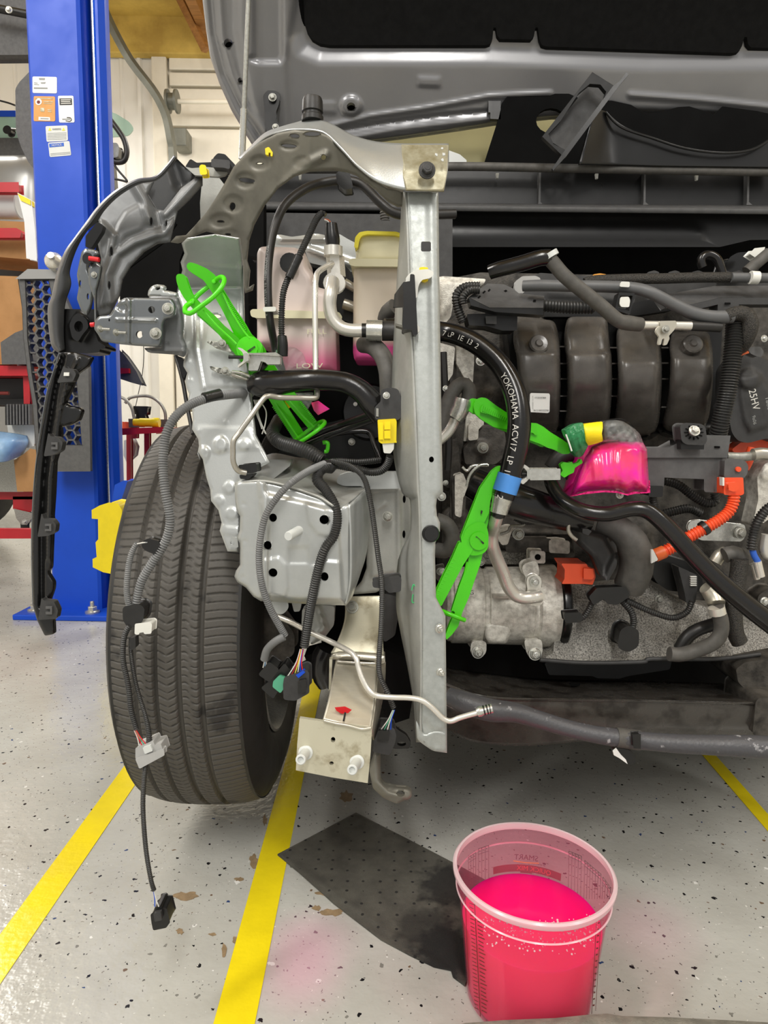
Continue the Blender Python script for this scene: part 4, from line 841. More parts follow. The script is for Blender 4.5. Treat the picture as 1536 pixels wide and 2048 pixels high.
sb = E('steel_bracket', 'F4', '408,660 430,612 490,600 890,640 898,700 885,755 860,776 520,766 430,700', 'zinc', 1.12, th=.006, r=5, bevel=.001, label='bright zinc plated bracket'); bolt(*q1('F4', '855,708'), 1.115, 12, eng, 'zinc_dull')
E('side_casting', 'F4', '1000,230 1060,120 1200,60 1200,520 1000,660 960,640 1010,420', 'cast_alu', 1.2, th=.04, r=6, step=10, bumps=[bump_ell(*q1('F4', '1085,205'), 18, 18, .012)])
T('conduit', 'F4', '1200,440 1080,510 1000,620 965,740 950,850', 10, 'conduit', Y=1.08, corr=(5.5, .20), parent=eng, n=16)
T('blue_wire', 'F4', '960,850 975,900 1010,960', 6, 'ink_blue', Y=1.08, parent=eng); T('terminal', 'F4', '1000,950 1030,1080', 8, 'pipe_aluminium', Y=1.08, parent=eng); T('terminal', 'F4', '960,970 1000,1100', 6, 'pipe_aluminium', Y=1.09, parent=eng)
T('silver_tube', 'F4', '1080,720 1060,860 1100,900', 10, 'pipe_aluminium', Y=1.1, parent=eng)
for s in ('1020,1250 1110,1190 1200,1200 1200,1400 1100,1420 1020,1350',): E('cap_boss', 'F4', s, 'engine_dark', 1.14, th=.04, r=6, bevel=.003)
bolt(*q1('F4', '1060,1290'), 1.1, 9, eng, 'zinc')
# hoses low on the right
T('fitting_elbow', 'F4', '640,960 680,900 720,880 780,900', 13, 'aluminium', Y=1.12, parent=eng, n=16); T('elbow_hose', 'F4', '720,900 800,880 860,920 850,1000', 15, 'rubber_dusty', Y=1.1, parent=eng, n=16)
T('braided_hose', 'F4', '850,930 840,1050 815,1200 800,1380 815,1560 850,1640', 16, 'braid', Y=1.085, parent=eng, n=20, label='dark braided hose loop'); 
T('outlet_hose', 'F4', '650,1340 690,1450 690,1560 620,1650 480,1710 350,1745 250,1740', 14.5, 'rubber_dusty', Y=1.07, parent=eng, n=20, label='dusty curved rubber hose'); T('outlet_hose', 'F4', '660,1480 500,1530 400,1600 340,1700', 13, 'rubber', Y=1.11, parent=eng, n=16)
T('fitting', 'F4', '560,1170,1.09,14 600,1210,1.09,17 640,1270,1.085,18 650,1310,1.08,17', 17, 'aluminium', parent=eng, n=20); ring('spring_clamp', [(q[0], q[1], 1.07) for q in Q('F4', '650,1340 665,1400')], 0, 1, 16.5, 'pipe_aluminium', eng)
T('conduit', 'F4', '200,260 330,300 450,390 560,450 640,440 640,370', 9, 'conduit', Y=1.15, corr=(5, .20), parent=eng); T('conduit', 'F4', '110,395 120,470 140,520', 8, 'conduit', Y=1.12, corr=(5, .20), parent=eng)
T('conduit', 'F4', '150,560 300,520 420,500 520,540', 9, 'conduit', Y=1.2, corr=(5, .20), parent=eng)
E('coolant_pump', 'F4', '100,960 250,930 480,1000 520,1150 480,1200 250,1180 150,1110', 'plastic_black', 1.16, th=.05, r=8, bevel=.006); E('pump_connector', 'F4', '330,1000 420,1040 488,1070 492,1150 470,1300 400,1310 380,1200', 'plastic_grain', 1.12, th=.03, r=3, bevel=.003)
for k in range(5): P('terminal_pin', 'F4', f'{432},{1078+k*18} {484},{1078+k*18} {484},{1088+k*18} {432},{1088+k*18}', 'white_plastic', Y=1.115, th=.004, parent=eng)
T('conduit', 'E2', '1190,960 1165,1010 1100,1035 1000,1005 890,955', 6.5, 'conduit', Y=1.1, corr=(4.6, .20), parent=eng); T('conduit', 'E2', '870,955 915,1010 925,1060 910,1110', 7, 'conduit', Y=1.1, corr=(4.6, .20), parent=eng); T('conduit', 'E2', '750,935 720,1000 690,1035 640,1035', 6.5, 'conduit', Y=1.09, corr=(4.6, .20), parent=eng)
hc = E('harness_clip', 'E2', '760,905 885,898 905,935 850,972 810,968 790,945 745,972 728,940', 'plastic_black', 1.08, th=.02, r=3, bevel=.002); E('harness_plug', 'E2', '612,1018 680,1014 690,1030 684,1052 618,1054', 'plastic_black', 1.08, th=.02, r=3, bevel=.002)
E('knock_sensor', 'E2', '875,1095 905,1080 940,1100 938,1160 900,1182 862,1165 868,1130', 'plastic_black', 1.09, th=.04, r=6, bevel=.004)
# gearbox casting and sump
E('gearbox_casting', 'E2', '590,860 760,900 1000,880 1100,940 1250,985 1430,1000 1560,1040 1560,1190 1300,1215 1000,1218 960,1232 700,1238 500,1228 560,1195', 'cast_speckled', lin(1150, 1.20, 1330, 1.12), th=.05, r=4, step=10, bumps=[bump_line(Q('E2', '960,960 1180,965'), 8, .01), bump_poly(Q('E2', '850,1090 960,1090 990,1215 830,1215'), 10, -.008)], label='speckled aluminium gearbox casting')
bolt(*q1('E2', '1040,950'), 1.15, 9, eng, 'zinc_dull')
T('sump_seam', 'E2', '500,1226 700,1240 960,1236 1010,1222 1300,1222 1500,1200', 4.5, 'plastic_grain', Y=1.105, parent=eng); E('sump', 'E2', '520,1240 960,1240 1100,1225 1090,1270 900,1300 860,1312 760,1310 740,1300 540,1295', 'plastic_black', 1.16, th=.1, r=4)
# thermostat hoses
tube('radiator_hose', Q('S', '945,965,1.10,30 985,985,1.09,34 1040,1005,1.08,35 1090,1020,1.08,32 1140,1035,1.09,28 1172,1040,1.10,26'), 32, 'rubber_shine', eng, n=28, label='thick black radiator hose')
T('spring_clamp', 'G4', '375,270 410,150 500,60 590,45', 2.8, 'zinc', Y=1.04, parent=eng); T('spring_clamp', 'G4', '330,70 380,110 440,60 600,55', 3, 'zinc', Y=1.05, parent=eng)
tube('elbow_hose', Q('S', '1195,1045,1.12,24 1235,1058,1.11,28 1262,1085,1.10,32 1274,1120,1.10,33 1268,1152,1.10,32 1258,1172,1.11,30'), 30, 'rubber_dusty', eng, n=28, label='large scuffed rubber elbow hose')
E('hose_shield', 'G5', '500,1175 560,1165 640,1225 780,1240 900,1290 985,1380 1000,1480 990,1600 900,1760 820,1700 740,1500 600,1380 540,1300', 'rubber', 1.075, th=.02, r=6, step=8, bumps=[bump_poly(Q('G5', '560,1200 860,1300 960,1480 860,1700 760,1500 600,1350'), 16, -.02)])
T('spring_clamp', 'G5', '500,1160 495,1230 530,1290 580,1330', 4, 'pipe_steel', Y=1.07, parent=eng); E('clamp_ear', 'G5', '640,1215 700,1220 735,1240 700,1285 640,1260', 'plastic_grain', 1.065, th=.01, r=2)
tube('bypass_hose', Q('S', '1098,945,1.08,12 1104,970,1.05,13 1125,1000,1.03,14 1165,1022,1.01,15 1215,1028,1.0,15 1262,1018,.99,15 1295,1022,.985,16 1330,1050,.98,17 1385,1110,.975,18 1440,1165,.97,19 1500,1215,.965,20 1580,1275,.96,21'), 16, 'rubber_shine', eng, n=24, label='long glossy black hose crossing the engine')
T('conduit', 'G5', '640,600 560,640 470,700', 8, 'conduit', Y=1.1, corr=(4.5, .20), parent=eng)
T('heater_hose', 'G5', '330,600 380,520 440,470 520,440', 17, 'rubber', Y=1.12, parent=eng, n=18)
bolt(*q1('G5', '1020,868'), 1.06, 8, eng, 'zinc', stud=True)
# ---- air-conditioning compressor
k = 1.13 / FPX; c0 = at(889, 1209, 1.20); c1 = at(1124, 1212, 1.20); axd = (c1 - c0)
Lc = axd.length
comp = lathe('compressor', [(r * k * 1.03, h * Lc) for r, h in ((40, -.02), (70, 0), (76, .03), (76, .05), (80, .06), (80, .30), (77, .31), (77, .34), (81, .35), (82, .70), (79, .71), (79, .74), (86, .76), (88, .80), (88, .92), (84, .93), (84, .94), (60, .94))], c0, axd, 'cast_alu', car, n=56, label='cast aluminium compressor')
lathe('black_band', [(r * k * 1.03, h * Lc) for r, h in ((70, .92), (88, .925), (91, .935), (92, .955), (91, .985), (86, 1.0), (60, 1.0))], c0, axd, 'plastic_gloss', comp, n=56)
P('cast_rib', 'G4', '560,1680 620,1660 800,1690 835,1740 820,1800 780,1880 600,1880 560,1800', 'cast_alu', Y=1.132, th=.03, r=5, step=7, parent=comp, rim=(6, .008)); P('cast_rib', 'G4', '640,1380 1080,1385 1085,1420 640,1415', 'cast_alu', Y=1.125, th=.02, parent=comp, rim=(4, .006), step=8)
P('cast_lug', 'G4', '440,1870 560,1870 560,1960 520,2010 470,2010 430,1960', 'cast_alu', Y=1.14, th=.05, r=5, parent=comp, bevel=.003); P('cast_lug', 'G4', '980,1850 1130,1850 1140,1960 1100,2030 1040,2030 1000,1960', 'cast_alu', Y=1.13, th=.05, r=5, parent=comp, bevel=.003)
P('cast_ear', 'G4', '960,1090 1080,1050 1100,1180 1000,1200', 'cast_alu', Y=1.135, th=.03, r=8, parent=comp, bevel=.004)
bolt(*q1('G4', '490,1968'), 1.13, 13, comp, stud=True); bolt(*q1('G4', '1075,1982'), 1.12, 14, comp); bolt(*q1('G4', '515,1035'), 1.12, 10, comp, stud=True)
pxtext('S', q1('E3', '1455,1010'), q1('E3', '1480,1010'), 8, 'ink_black', comp, 1.12); pxtext('G', q1('G4', '398,1378'), q1('G4', '444,1378'), 9, 'ink_black', comp, 1.118)
fp = P('pipe_flange', 'G4', '1000,1250 1010,1205 1065,1180 1120,1205 1132,1250 1122,1300 1165,1360 1165,1420 1130,1475 1080,1485 1020,1470 1000,1400 1010,1320', 'pipe_aluminium', Y=1.09, th=.012, r=4, parent=comp, bevel=.002); bolt(*q1('G4', '1072,1248'), 1.085, 10, comp)
kc = P('orange_plug', 'E2', '598,790 712,792 716,805 745,812 752,850 738,884 704,880 600,880 612,860 614,815', 'orange', Y=1.10, th=.05, r=2, parent=comp, bevel=.003, label='orange plug on compressor')
P('plug_latch', 'E2', '700,812 740,815 745,850 735,860 700,858', 'orange', Y=1.092, th=.01, r=1, parent=kc, bevel=.002)
# castings and small parts beside the pillar
for tg, s, m_, Yv in (('F5', '300,470 345,420 430,410 440,440 385,500 380,600 300,610', 'cast_alu', 1.2), ('F5', '120,620 180,600 190,900 160,1100 200,1500 110,1500', 'engine_dark', 1.22), ('F5', '160,980 230,960 290,1110 230,1200 210,1400 160,1380', 'cast_alu', 1.19), ('G4', '230,180 310,140 370,270 350,560 250,600', 'engine_dark', 1.2), ('G4', '700,720 800,690 850,690 820,760 790,860 740,865 700,800', 'cast_alu', 1.17), ('G4', '60,1120 150,1100 160,1180 110,1260 60,1200', 'engine_dark', 1.14), ('G4', '780,820 1230,815 1240,930 790,940', 'engine_dark', 1.2), ('G4', '1230,830 1330,825 1420,840 1420,950 1230,940', 'cast_alu', 1.19), ('G4', '1035,940 1170,945 1170,1050 1035,1045', 'cast_alu', 1.17), ('G4', '520,945 1040,950 1040,1060 560,1060', 'cast_speckled', 1.22), ('E1', '40,560 110,580 100,700 60,760 40,740', 'cast_alu', 1.2)):
    P('casting', tg, s, m_, Y=Yv, th=.03, r=3, bevel=.003, step=None)
P('bolt_hole', 'S', ell(*q1('G4', '1105,995'), 6), 'black_void', Y=1.168, th=.001)
for tg, s, r_ in (('G4', '905,760', 12), ('G4', '105,1140', 8), ('F5', '60,85', 5), ('F5', '60,1050', 5), ('G4', '155,235', 5)): c_ = q1(tg, s); bolt(c_[0], c_[1], 1.13, r_, car, 'zinc_dull')
T('spring_conduit', 'G4', '870,600 960,640 1060,640 1150,615', 5, 'conduit', Y=1.15, corr=(4, .25)); T('wire_bracket', 'G4', '720,760 800,730 830,680 940,670 980,640', 3, 'zinc_dull', Y=1.15)
T('accessory_belt', 'E1', '60,600 70,800 85,1000 80,1136', 7, 'rubber', Y=1.19, n=6)
# ---- refrigerant pipe and hose
hs = Q('S', '770,655,1.02,17 820,655,1.03,17.5 880,662,1.045,18 920,672,1.04,18.5 960,693,1.03,19 1000,730,1.015,20 1028,780,1.0,21.5 1038,830,.99,22.5 1036,880,.985,22.5 1026,925,.985,22 1016,965,.985,21.5 1006,996,.985,21.5')
tube('suction_hose', hs, 20, 'rubber_shine', car, n=28, key='suction', label='thick black hose with white printed lettering')
sh = bpy.data.objects['suction_hose']
D, Ssuc = PATHS['suction']
def s_at(x, y):
    d = D[:, :3] - np.array(CAM); f = np.array(_f); zz = d @ f; px = (d @ np.array(_r)) / zz * FPX + 768; py = 1024 - (d @ np.array(_u)) / zz * FPX
    return Ssuc[np.argmin(np.hypot(px - x, py - y))]
hosetext('suction', '7 LP  1E  13  2', s_at(890, 666), -.38, .0105, 'ink_white', sh)
hosetext('suction', 'YOKOHAMA  ACV17  LP  1E  13  2', s_at(1010, 752), -.55, .0125, 'ink_white', sh)
ring('blue_tape', [q[:3] for q in Q('S', '1020,950,.985 1009,984,.985')], 0, 1, 24, 'tape_blue', car, label='blue tape around black hose')
T('crimp_ferrule', 'G4', '750,370,.985,21 742,400,.985,21 728,440,.985,18 722,470,.985,19 714,500,.985,22 706,530,.985,21 703,545,.985,17', 20, 'zinc', n=28, sm=3, label='crimped aluminium ferrule')
T('hose_seal', 'G4', '700,535,.99,15 690,580,.99,14', 14, 'plastic_black', n=20)
T('suction_pipe', 'G4', '692,565,.99,12.5 665,650,1.0,12.5 635,740,1.02,12.8 632,850,1.03,13 680,1000,1.05,13 745,1150,1.065,13 800,1290,1.075,13 870,1380,1.08,13 960,1410,1.08,13 1050,1405,1.08,13 1120,1395,1.085,13', 13, 'pipe_aluminium', n=24, label='bent aluminium suction pipe')
P('ink_dash', 'G4', '712,1135 735,1105 765,1098 760,1120 735,1138', 'ink_black', Y=1.052, th=.001)
T('hose_bend', 'E1', '55,990 62,900 85,820 120,760 155,745 178,775 172,825', 14, 'rubber_dusty', Y=1.1, n=18); T('crimp_ferrule', 'F5', '240,195,1.06,16 225,250,1.06,18 215,290,1.06,16 195,320,1.06,19 180,350,1.06,17 160,380,1.06,18 150,395,1.06,14', 17, 'zinc', n=24, sm=3)
T('discharge_pipe', 'F5', '150,400 130,460 80,540 -10,620', 10, 'pipe_aluminium', Y=1.07, n=20)
# left half of the pipework
T('sensor_block', 'F6', '565,480,1.04,17 570,560,1.04,17 580,690,1.04,17', 17, 'pipe_aluminium', n=6, label='aluminium sensor block'); T('sensor_collar', 'F6', '545,375,1.03,18 545,475,1.03,18.5', 18, 'pipe_aluminium', n=8)
T('pressure_sensor', 'F6', '525,140,1.03,11 530,220,1.03,12.5 538,300,1.03,14 545,370,1.03,12', 12, 'plastic_black', n=10, sm=3)
T('sensor_wire', 'F6', '455,95 500,105 530,150', 1.2, 'orange_dirty', Y=1.03); T('sensor_wire', 'F6', '455,100 490,115 510,150', 1.2, 'ink_white', Y=1.025)
T('liquid_pipe', 'F6', '540,735,1.02,13 520,850,1.0,12.5 508,980,1.0,12.5 540,1110,1.0,12.5 620,1200,1.0,12.5 720,1232,1.0,12.5 850,1233,1.0,12.5', 12.5, 'pipe_aluminium', n=24, label='bent thick aluminium pipe')
P('pipe_clip', 'S', ell(*q1('F6', '555,745'), 18, 17), 'pipe_aluminium', Y=1.025, th=.01, bevel=.003)
T('hose_seal', 'F6', '838,1232 890,1232', 13, 'plastic_black', Y=1.0, n=20); T('crimp_ferrule', 'F6', '885,1232,1.0,19 925,1232,1.0,17 965,1234,1.0,19.5 1005,1236,1.0,17 1045,1238,1.0,19.5', 19, 'zinc', n=24, sm=4)
T('hose_end', 'F6', '1045,1238 1120,1238 1220,1240', 18.5, 'rubber', Y=1.005, n=20)
tp = [q for q in Q('S', '665,527,1.03 640,541,1.01 632,557,.995 630,600,.985 631,700,.975 632,762,.965')]
tube('thin_pipe', tp, 5.4, 'pipe_aluminium', car, n=14, label='thin straight aluminium pipe')
tube('thin_pipe', Q('S', '633,760,.965 634,790,.955 628,796,.95 600,796,.94 560,795,.93 537,792,.92 525,800,.915 500,835,.905 478,866,.90 467,882,.895 466,905,.895 467,925,.895 476,941,.90 492,946,.905'), 5.4, 'pipe_steel', car, n=14, label='thin bent steel pipe below hose')
# ---- tanks
def tankmat(name, a, b, zc, w_):
    m = pbr(name, a, 0.38, 0, 0.03, 14); N = m.node_tree.nodes; K = m.node_tree.links; bs = N['Principled BSDF']
    tc = N.new('ShaderNodeTexCoord'); sp = N.new('ShaderNodeSeparateXYZ'); K.new(tc.outputs['Object'], sp.inputs[0])
    mr = N.new('ShaderNodeMapRange'); K.new(sp.outputs[2], mr.inputs[0]); mr.inputs[1].default_value = zc - w_; mr.inputs[2].default_value = zc + w_
    mx = N.new('ShaderNodeMix'); mx.data_type = 'RGBA'; K.new(mr.outputs[0], mx.inputs[0]); mx.inputs[6].default_value = L(b); mx.inputs[7].default_value = L(a); K.new(mx.outputs[2], bs.inputs['Base Color'])
tankmat('tank_left', 'd9cac4', 'cf6a8e', at(600, 695, 1.1).z, .02); tankmat('tank_right', 'dccfbd', 'd54f92', at(760, 683, 1.08).z, .006)
t1 = P('coolant_tank', 'Z6', '478,235 492,205 520,200 690,206 745,235 760,320 790,352 800,420 870,440 905,560 915,890 640,897 600,760 478,745', 'tank_left', Y=1.10, th=.09, r=7, step=9, rim=(16, .02), bumps=[bump_line(Q('Z6', '650,630 800,620'), 6, .002), bump_poly(Q('Z6', '640,640 860,640 860,880 660,880'), 8, .003)], label='white coolant tank part filled with pink fluid')
P('tank_flange', 'Z6', '446,556 455,550 925,566 940,590 925,604 900,588 480,586 450,580', 'tank_cream', Y=1.085, th=.11, r=3, parent=t1, bevel=.003); P('plug', 'S', ell(*q1('F6', '95,540'), 14, 15), 'plastic_black', Y=1.085, th=.02, parent=t1, bevel=.004)
pxtext('FULL', q1('Z6', '750,680'), q1('Z6', '855,678'), 10, 'tank_cream', t1, 1.093); pxtext('LOW', q1('Z6', '690,868'), q1('Z6', '835,866'), 10, 'tank_cream', t1, 1.093)
t2 = P('reservoir_tank', 'Z6', '1008,300 1300,300 1300,830 1012,826 1004,780', 'tank_right', Y=1.10, th=.09, r=6, step=9, rim=(14, .018), label='cream reservoir with pink fluid at its base')
P('tank_top', 'Z6', '1020,290 1020,160 1035,130 1070,122 1240,124 1300,140 1300,290', 'tank_cream', Y=1.105, th=.08, r=8, step=8, rim=(12, .015), parent=t2); P('yellow_seam', 'Z6', '1012,205 1018,150 1040,124 1080,117 1240,121 1300,142 1300,152 1230,133 1080,131 1050,140 1036,165 1030,205', 'cap_yellow', Y=1.095, th=.09, r=3, parent=t2, bevel=.002, label='yellow seam'); P('tank_flange', 'Z6', '985,278 1000,272 1300,275 1300,305 1010,302 990,296', 'tank_cream', Y=1.085, th=.11, r=3, parent=t2, bevel=.003)
P('tank_cap', 'Z6', '1125,85 1140,68 1290,70 1290,118 1125,115', 'plastic_grain', Y=1.2, th=.07, r=5, bevel=.006); T('cap_hose', 'Z6', '1175,0 1180,70', 9, 'rubber_dusty', Y=1.22, corr=(5, .21))
T('tank_outlet', 'S', '725,690,1.04,15 745,692,1.02,17 765,712,1.0,17 775,745,.99,17 777,790,.99,17', 16, 'rubber_dusty', n=22, label='dusty rubber outlet hose')
T('outlet_hose', 'S', '790,614,1.04,16 775,625,1.05,15 768,640,1.06,13', 14, 'rubber_dusty', n=18)
P('strut_tower', 'F6', '-60,260 0,250 120,275 370,240 470,258 480,340 600,338 600,240 700,300 780,340 790,500 740,640 300,540 250,400 -60,400', 'silver', Y=1.22, th=.03, r=5, step=8, bumps=[bump_line(Q('F6', '0,300 470,300'), 9, .012), bump_line(Q('F6', '300,400 740,560'), 12, .012)])
P('dark_gap_bracket', 'F6', '400,640 480,560 640,560 760,700 760,1150 640,1110 590,1000 440,960 400,880', 'plastic_black', Y=1.19, th=.04, r=6, bevel=.004); T('cross_tube', 'F6', '660,740 760,800', 8, 'pipe_steel', Y=1.17); T('cross_tube', 'F6', '650,960 770,1000', 10, 'pipe_steel', Y=1.17)
lathe('fan_motor', [(0, 0), (.045, 0), (.047, .006), (.05, .02), (.05, .05)], at(740, 824, 1.18), (0, 1, 0), 'plastic_gloss', car)
for a_ in (0, 2.1, 4.2): bolt(740 + 24 * math.cos(a_), 824 + 24 * math.sin(a_), 1.175, 4, car)
P('fan_shroud', 'Z6', '900,1160 1130,1100 1160,1371 560,1371 700,1200', 'plastic_black', Y=1.25, th=.03, r=5); bolt(*q1('Z6', '997,1272'), 1.2, 7, car, 'zinc_dull'); bolt(*q1('Z6', '1017,1065'), 1.16, 4, car)
# ---- black tubing of the left bay
T('vent_hose', 'S', '553,720,1.02,7.2 549,690,1.02,7.2 540,640,1.0,7.5 536,580,1.0,7.5 538,520,1.01,7.5 548,460,1.03,7.8 570,410,1.05,8 610,378,1.07,8.3 650,365,1.08,8.3 690,361,1.08,8.3 724,370,1.08,8.3 760,405,1.07,8.3 790,427,1.07,8.5 830,430,1.08,8.5 910,428,1.1,8.5', 8, 'rubber', n=18, key='vent', label='long black hose arching under the hoop')
hosetext('vent', '4.7X  WATER 10  <NBR/ECO>  HOSE', PATHS['vent'][1][-1] * .12, .35, .0062, 'ink_grey', bpy.data.objects['vent_hose'], rev=False)
P('hose_clip', 'Z2', '700,890 730,870 760,880 780,960 740,965 705,935', 'plastic_black', Y=1.05, th=.03, r=3, bevel=.003)
T('sensor_conduit', 'S', '651,430,1.03,4.5 643,427,1.03,6 632,440,1.02,6.5 618,470,1.01,6.5 604,500,1.0,6.5 590,530,.995,6.5 575,560,.99,6.3 566,590,.985,6.3 563,640,.985,6.3 564,695,.985,6.3', 6.5, 'conduit', corr=(4.2, .24), n=14, label='black corrugated sensor lead')
T('split_sleeve', 'S', '598,512 578,555', 8.5, 'tape_black', Y=.985, n=10); T('split_sleeve', 'S', '564,672,.98,9 565,690,.98,10.5 565,712,.98,10', 9, 'plastic_black', n=10)
P('zip_tie', 'Z6', '513,536 578,534 578,552 516,554', 'white_plastic', Y=.985, th=.03, r=2, bevel=.002, label='white hose clip')
tube('coolant_hose', Q('S', '499,758,.96,8 504,763,.957,19 518,767,.955,25 540,768,.952,26 570,764,.95,22 610,760,.95,20 650,760,.955,19.5 690,765,.96,19.5 722,782,.96,21 745,808,.96,23 762,830,.965,22'), 20, 'rubber_shine', car, n=26, label='thick black coolant hose, pinched end at left')
T('hose_stub', 'Z6', '520,870,.955,9 500,850,.955,9', 9, 'rubber', n=14)
cl = P('hose_bracket', 'G6', '268,1618 330,1560 332,1445 420,1425 482,1440 518,1565 514,1690 490,1725 272,1722', 'plastic_grain', Y=.94, th=.035, r=4, bevel=.003, label='black pipe clamp bracket'); bolt(*q1('G6', '372,1490'), .93, 7, cl, 'zinc'); P('bracket_edge', 'G6', '268,1620 292,1622 292,1706 268,1704', 'zinc_dull', Y=.938, th=.004, parent=cl)
yc = P('yellow_connector', 'Z6', '1140,1152 1236,1146 1242,1160 1240,1268 1244,1275 1160,1280 1146,1270', 'yellow', Y=.935, th=.03, r=2, bevel=.003, label='yellow connector beside pillar')
for s in ('1150,1170 1165,1170 1165,1255 1150,1255', '1180,1165 1205,1163 1205,1200 1180,1200', '1180,1215 1205,1213 1205,1250 1180,1250'): P('key_rib', 'Z6', s, 'tape_yellow', Y=.932, th=.006, parent=yc, bevel=.001)
P('white_lock', 'Z6', '1168,1278 1226,1275 1224,1310 1208,1332 1176,1330', 'white_plastic', Y=.937, th=.025, r=2, parent=yc, bevel=.002)
for s, r_ in (('700,1290,1.06 820,1225,1.05 960,1175,1.04 1140,1110,1.0', 8), ('720,1300,1.05 860,1240,1.04 1000,1190,1.03 1140,1140,1.0', 6), ('860,1235,1.1 1000,1215,1.1 1090,1220,1.1 1120,1290,1.09 1150,1371,1.08', 5)): T('stabiliser_tube', 'Z6', s, r_, 'rubber_shine', n=14)
wl = T('harness_trunk', 'S', '556,838,1.08,10 552,850,1.05,12 545,868,1.0,13 560,884,.985,14 590,894,.97,14.5 620,905,.96,14.5 645,920,.955,13', 14, 'conduit', corr=(5, .1), n=18, label='thick black wiring trunk')
for i, s in enumerate(('512,800,1.0 514,830,.99 530,866,.98', '508,800,1.0 520,840,.985 532,868,.975', '518,800,1.0 532,822,.99 530,850,.98 524,868,.98', '516,800,1.0 516,830,.99 524,858,.98')): T('white_wire', 'S', s, 1.2, 'white_plastic', n=6)
T('harness_branch', 'E3', '640,235,.95 720,222,.96 850,228,.97 985,215,.98', 6.5, 'conduit', corr=(4, .18)); T('harness_branch', 'E3', '1045,190,.95 1030,240,.955 990,280,.96 930,290,.965 860,275,.965 740,250,.955 650,240,.95', 8, 'conduit', corr=(4, .18))
P('tape_joint', 'E3', '560,240 640,210 700,220 730,250 690,300 610,290 560,262', 'tape_black', Y=.94, th=.02, r=4, step=6, rim=(8, .01))
T('harness_grey', 'E3', '640,240,.94 540,285,.91 430,360,.88 340,460,.872 280,560,.868 248,700,.865 240,850,.865 262,1000,.868 310,1130,.875 370,1240,.885 400,1295,.89', 7.4, 'conduit_grey', corr=(4.4, .2), n=16, label='grey corrugated harness branch')
T('harness_grey', 'E3', '395,1300,.885 340,1330,.885 290,1380,.89 272,1440,.895', 8, 'conduit_grey', n=16)
T('harness_black', 'E3', '660,255,.94,9 610,290,.93,10 600,340,.92,11 650,400,.91,10 705,490,.90,9.5 722,580,.895,9.5 700,680,.89,10 645,760,.885,10 605,880,.885,10 575,1020,.885,10 545,1180,.89,10 518,1365,.89,9.5', 10, 'conduit', corr=(4.6, .18), n=18, label='middle black corrugated harness branch')
T('harness_black', 'S', '665,922,.94 700,932,.93 727,955,.915 740,1000,.90 748,1050,.895 756,1110,.89 763,1160,.885 764,1210,.885 762,1260,.885 758,1320,.885 760,1352,.885 775,1385,.88 787,1415,.88', 5.8, 'conduit', corr=(4, .20), n=14, label='right thin black corrugated harness branch')
hclip = P('harness_clip', 'E3', '942,962 1005,958 1010,940 1095,932 1108,945 1105,1018 1040,1025 1010,1000 945,992', 'plastic_grain', Y=.89, th=.02, r=3, bevel=.002)
# unplugged connectors of the front harness
def wires(tg, a, b, n, cols, Yv, par=None, spread=5):
    p, q = q1(tg, a), q1(tg, b)
    for i in range(n):
        o_ = (i - (n - 1) / 2); T('wire', 'S', f'{p[0]+o_*1.2},{p[1]} {(p[0]+q[0])/2+o_*2.2},{(p[1]+q[1])/2} {q[0]+o_*spread/max(1,n-1)*1.6},{q[1]}', 1.15, cols[i % len(cols)], Y=Yv, n=6)
pg = P('grey_connector', 'E5', '172,372 224,410 172,478 116,440', 'plastic_black', Y=.895, th=.03, r=3, bevel=.003); P('grey_connector', 'E5', '264,380 302,432 262,470 195,578 130,520 172,486', 'plastic_black', Y=.90, th=.03, r=3, bevel=.003, label='black plug with green insert'); P('green_insert', 'E5', '225,452 266,462 264,508 235,546 196,510 200,478', 'green_film', Y=.892, th=.02, r=2) if False else None
pbr('teal', '4f9d7c', .4, 0, .05, 20); P('green_insert', 'E5', '232,450 266,462 264,508 238,546 196,512 200,482', 'teal', Y=.893, th=.02, r=2, bevel=.002)
wires('E5', '150,345', '148,400', 3, ('ink_white', 'bag_blue', 'ink_white'), .90); wires('E5', '365,290', '330,450', 6, ('ink_white', 'red', 'cap_yellow', 'ink_white', 'lift_blue', 'red_clip'), .89, spread=20)
pc2 = P('black_connector', 'E5', '268,462 300,450 380,420 400,430 402,545 325,588 265,582 262,500', 'plastic_grain', Y=.885, th=.035, r=3, bevel=.003, label='large black plug'); P('latch', 'E5', '345,480 388,470 388,540 345,552', 'plastic_black', Y=.878, th=.01, r=2, parent=pc2, bevel=.002)
P('blue_collar', 'E5', '330,445 372,418 385,428 345,462', 'lift_blue', Y=.883, th=.01, parent=pc2)
pc3 = P('black_connector', 'E5', '830,755 905,762 916,800 910,840 880,910 790,892 800,830', 'plastic_grain', Y=.88, th=.03, r=3, bevel=.003, label='black plug hanging beside the bumper bracket'); P('latch', 'E5', '820,775 880,780 875,830 815,822', 'plastic_black', Y=.873, th=.01, r=2, parent=pc3, bevel=.002); wires('E5', '908,650', '862,765', 4, ('ink_white', 'teal', 'ink_white', 'lift_blue'), .88, spread=12)
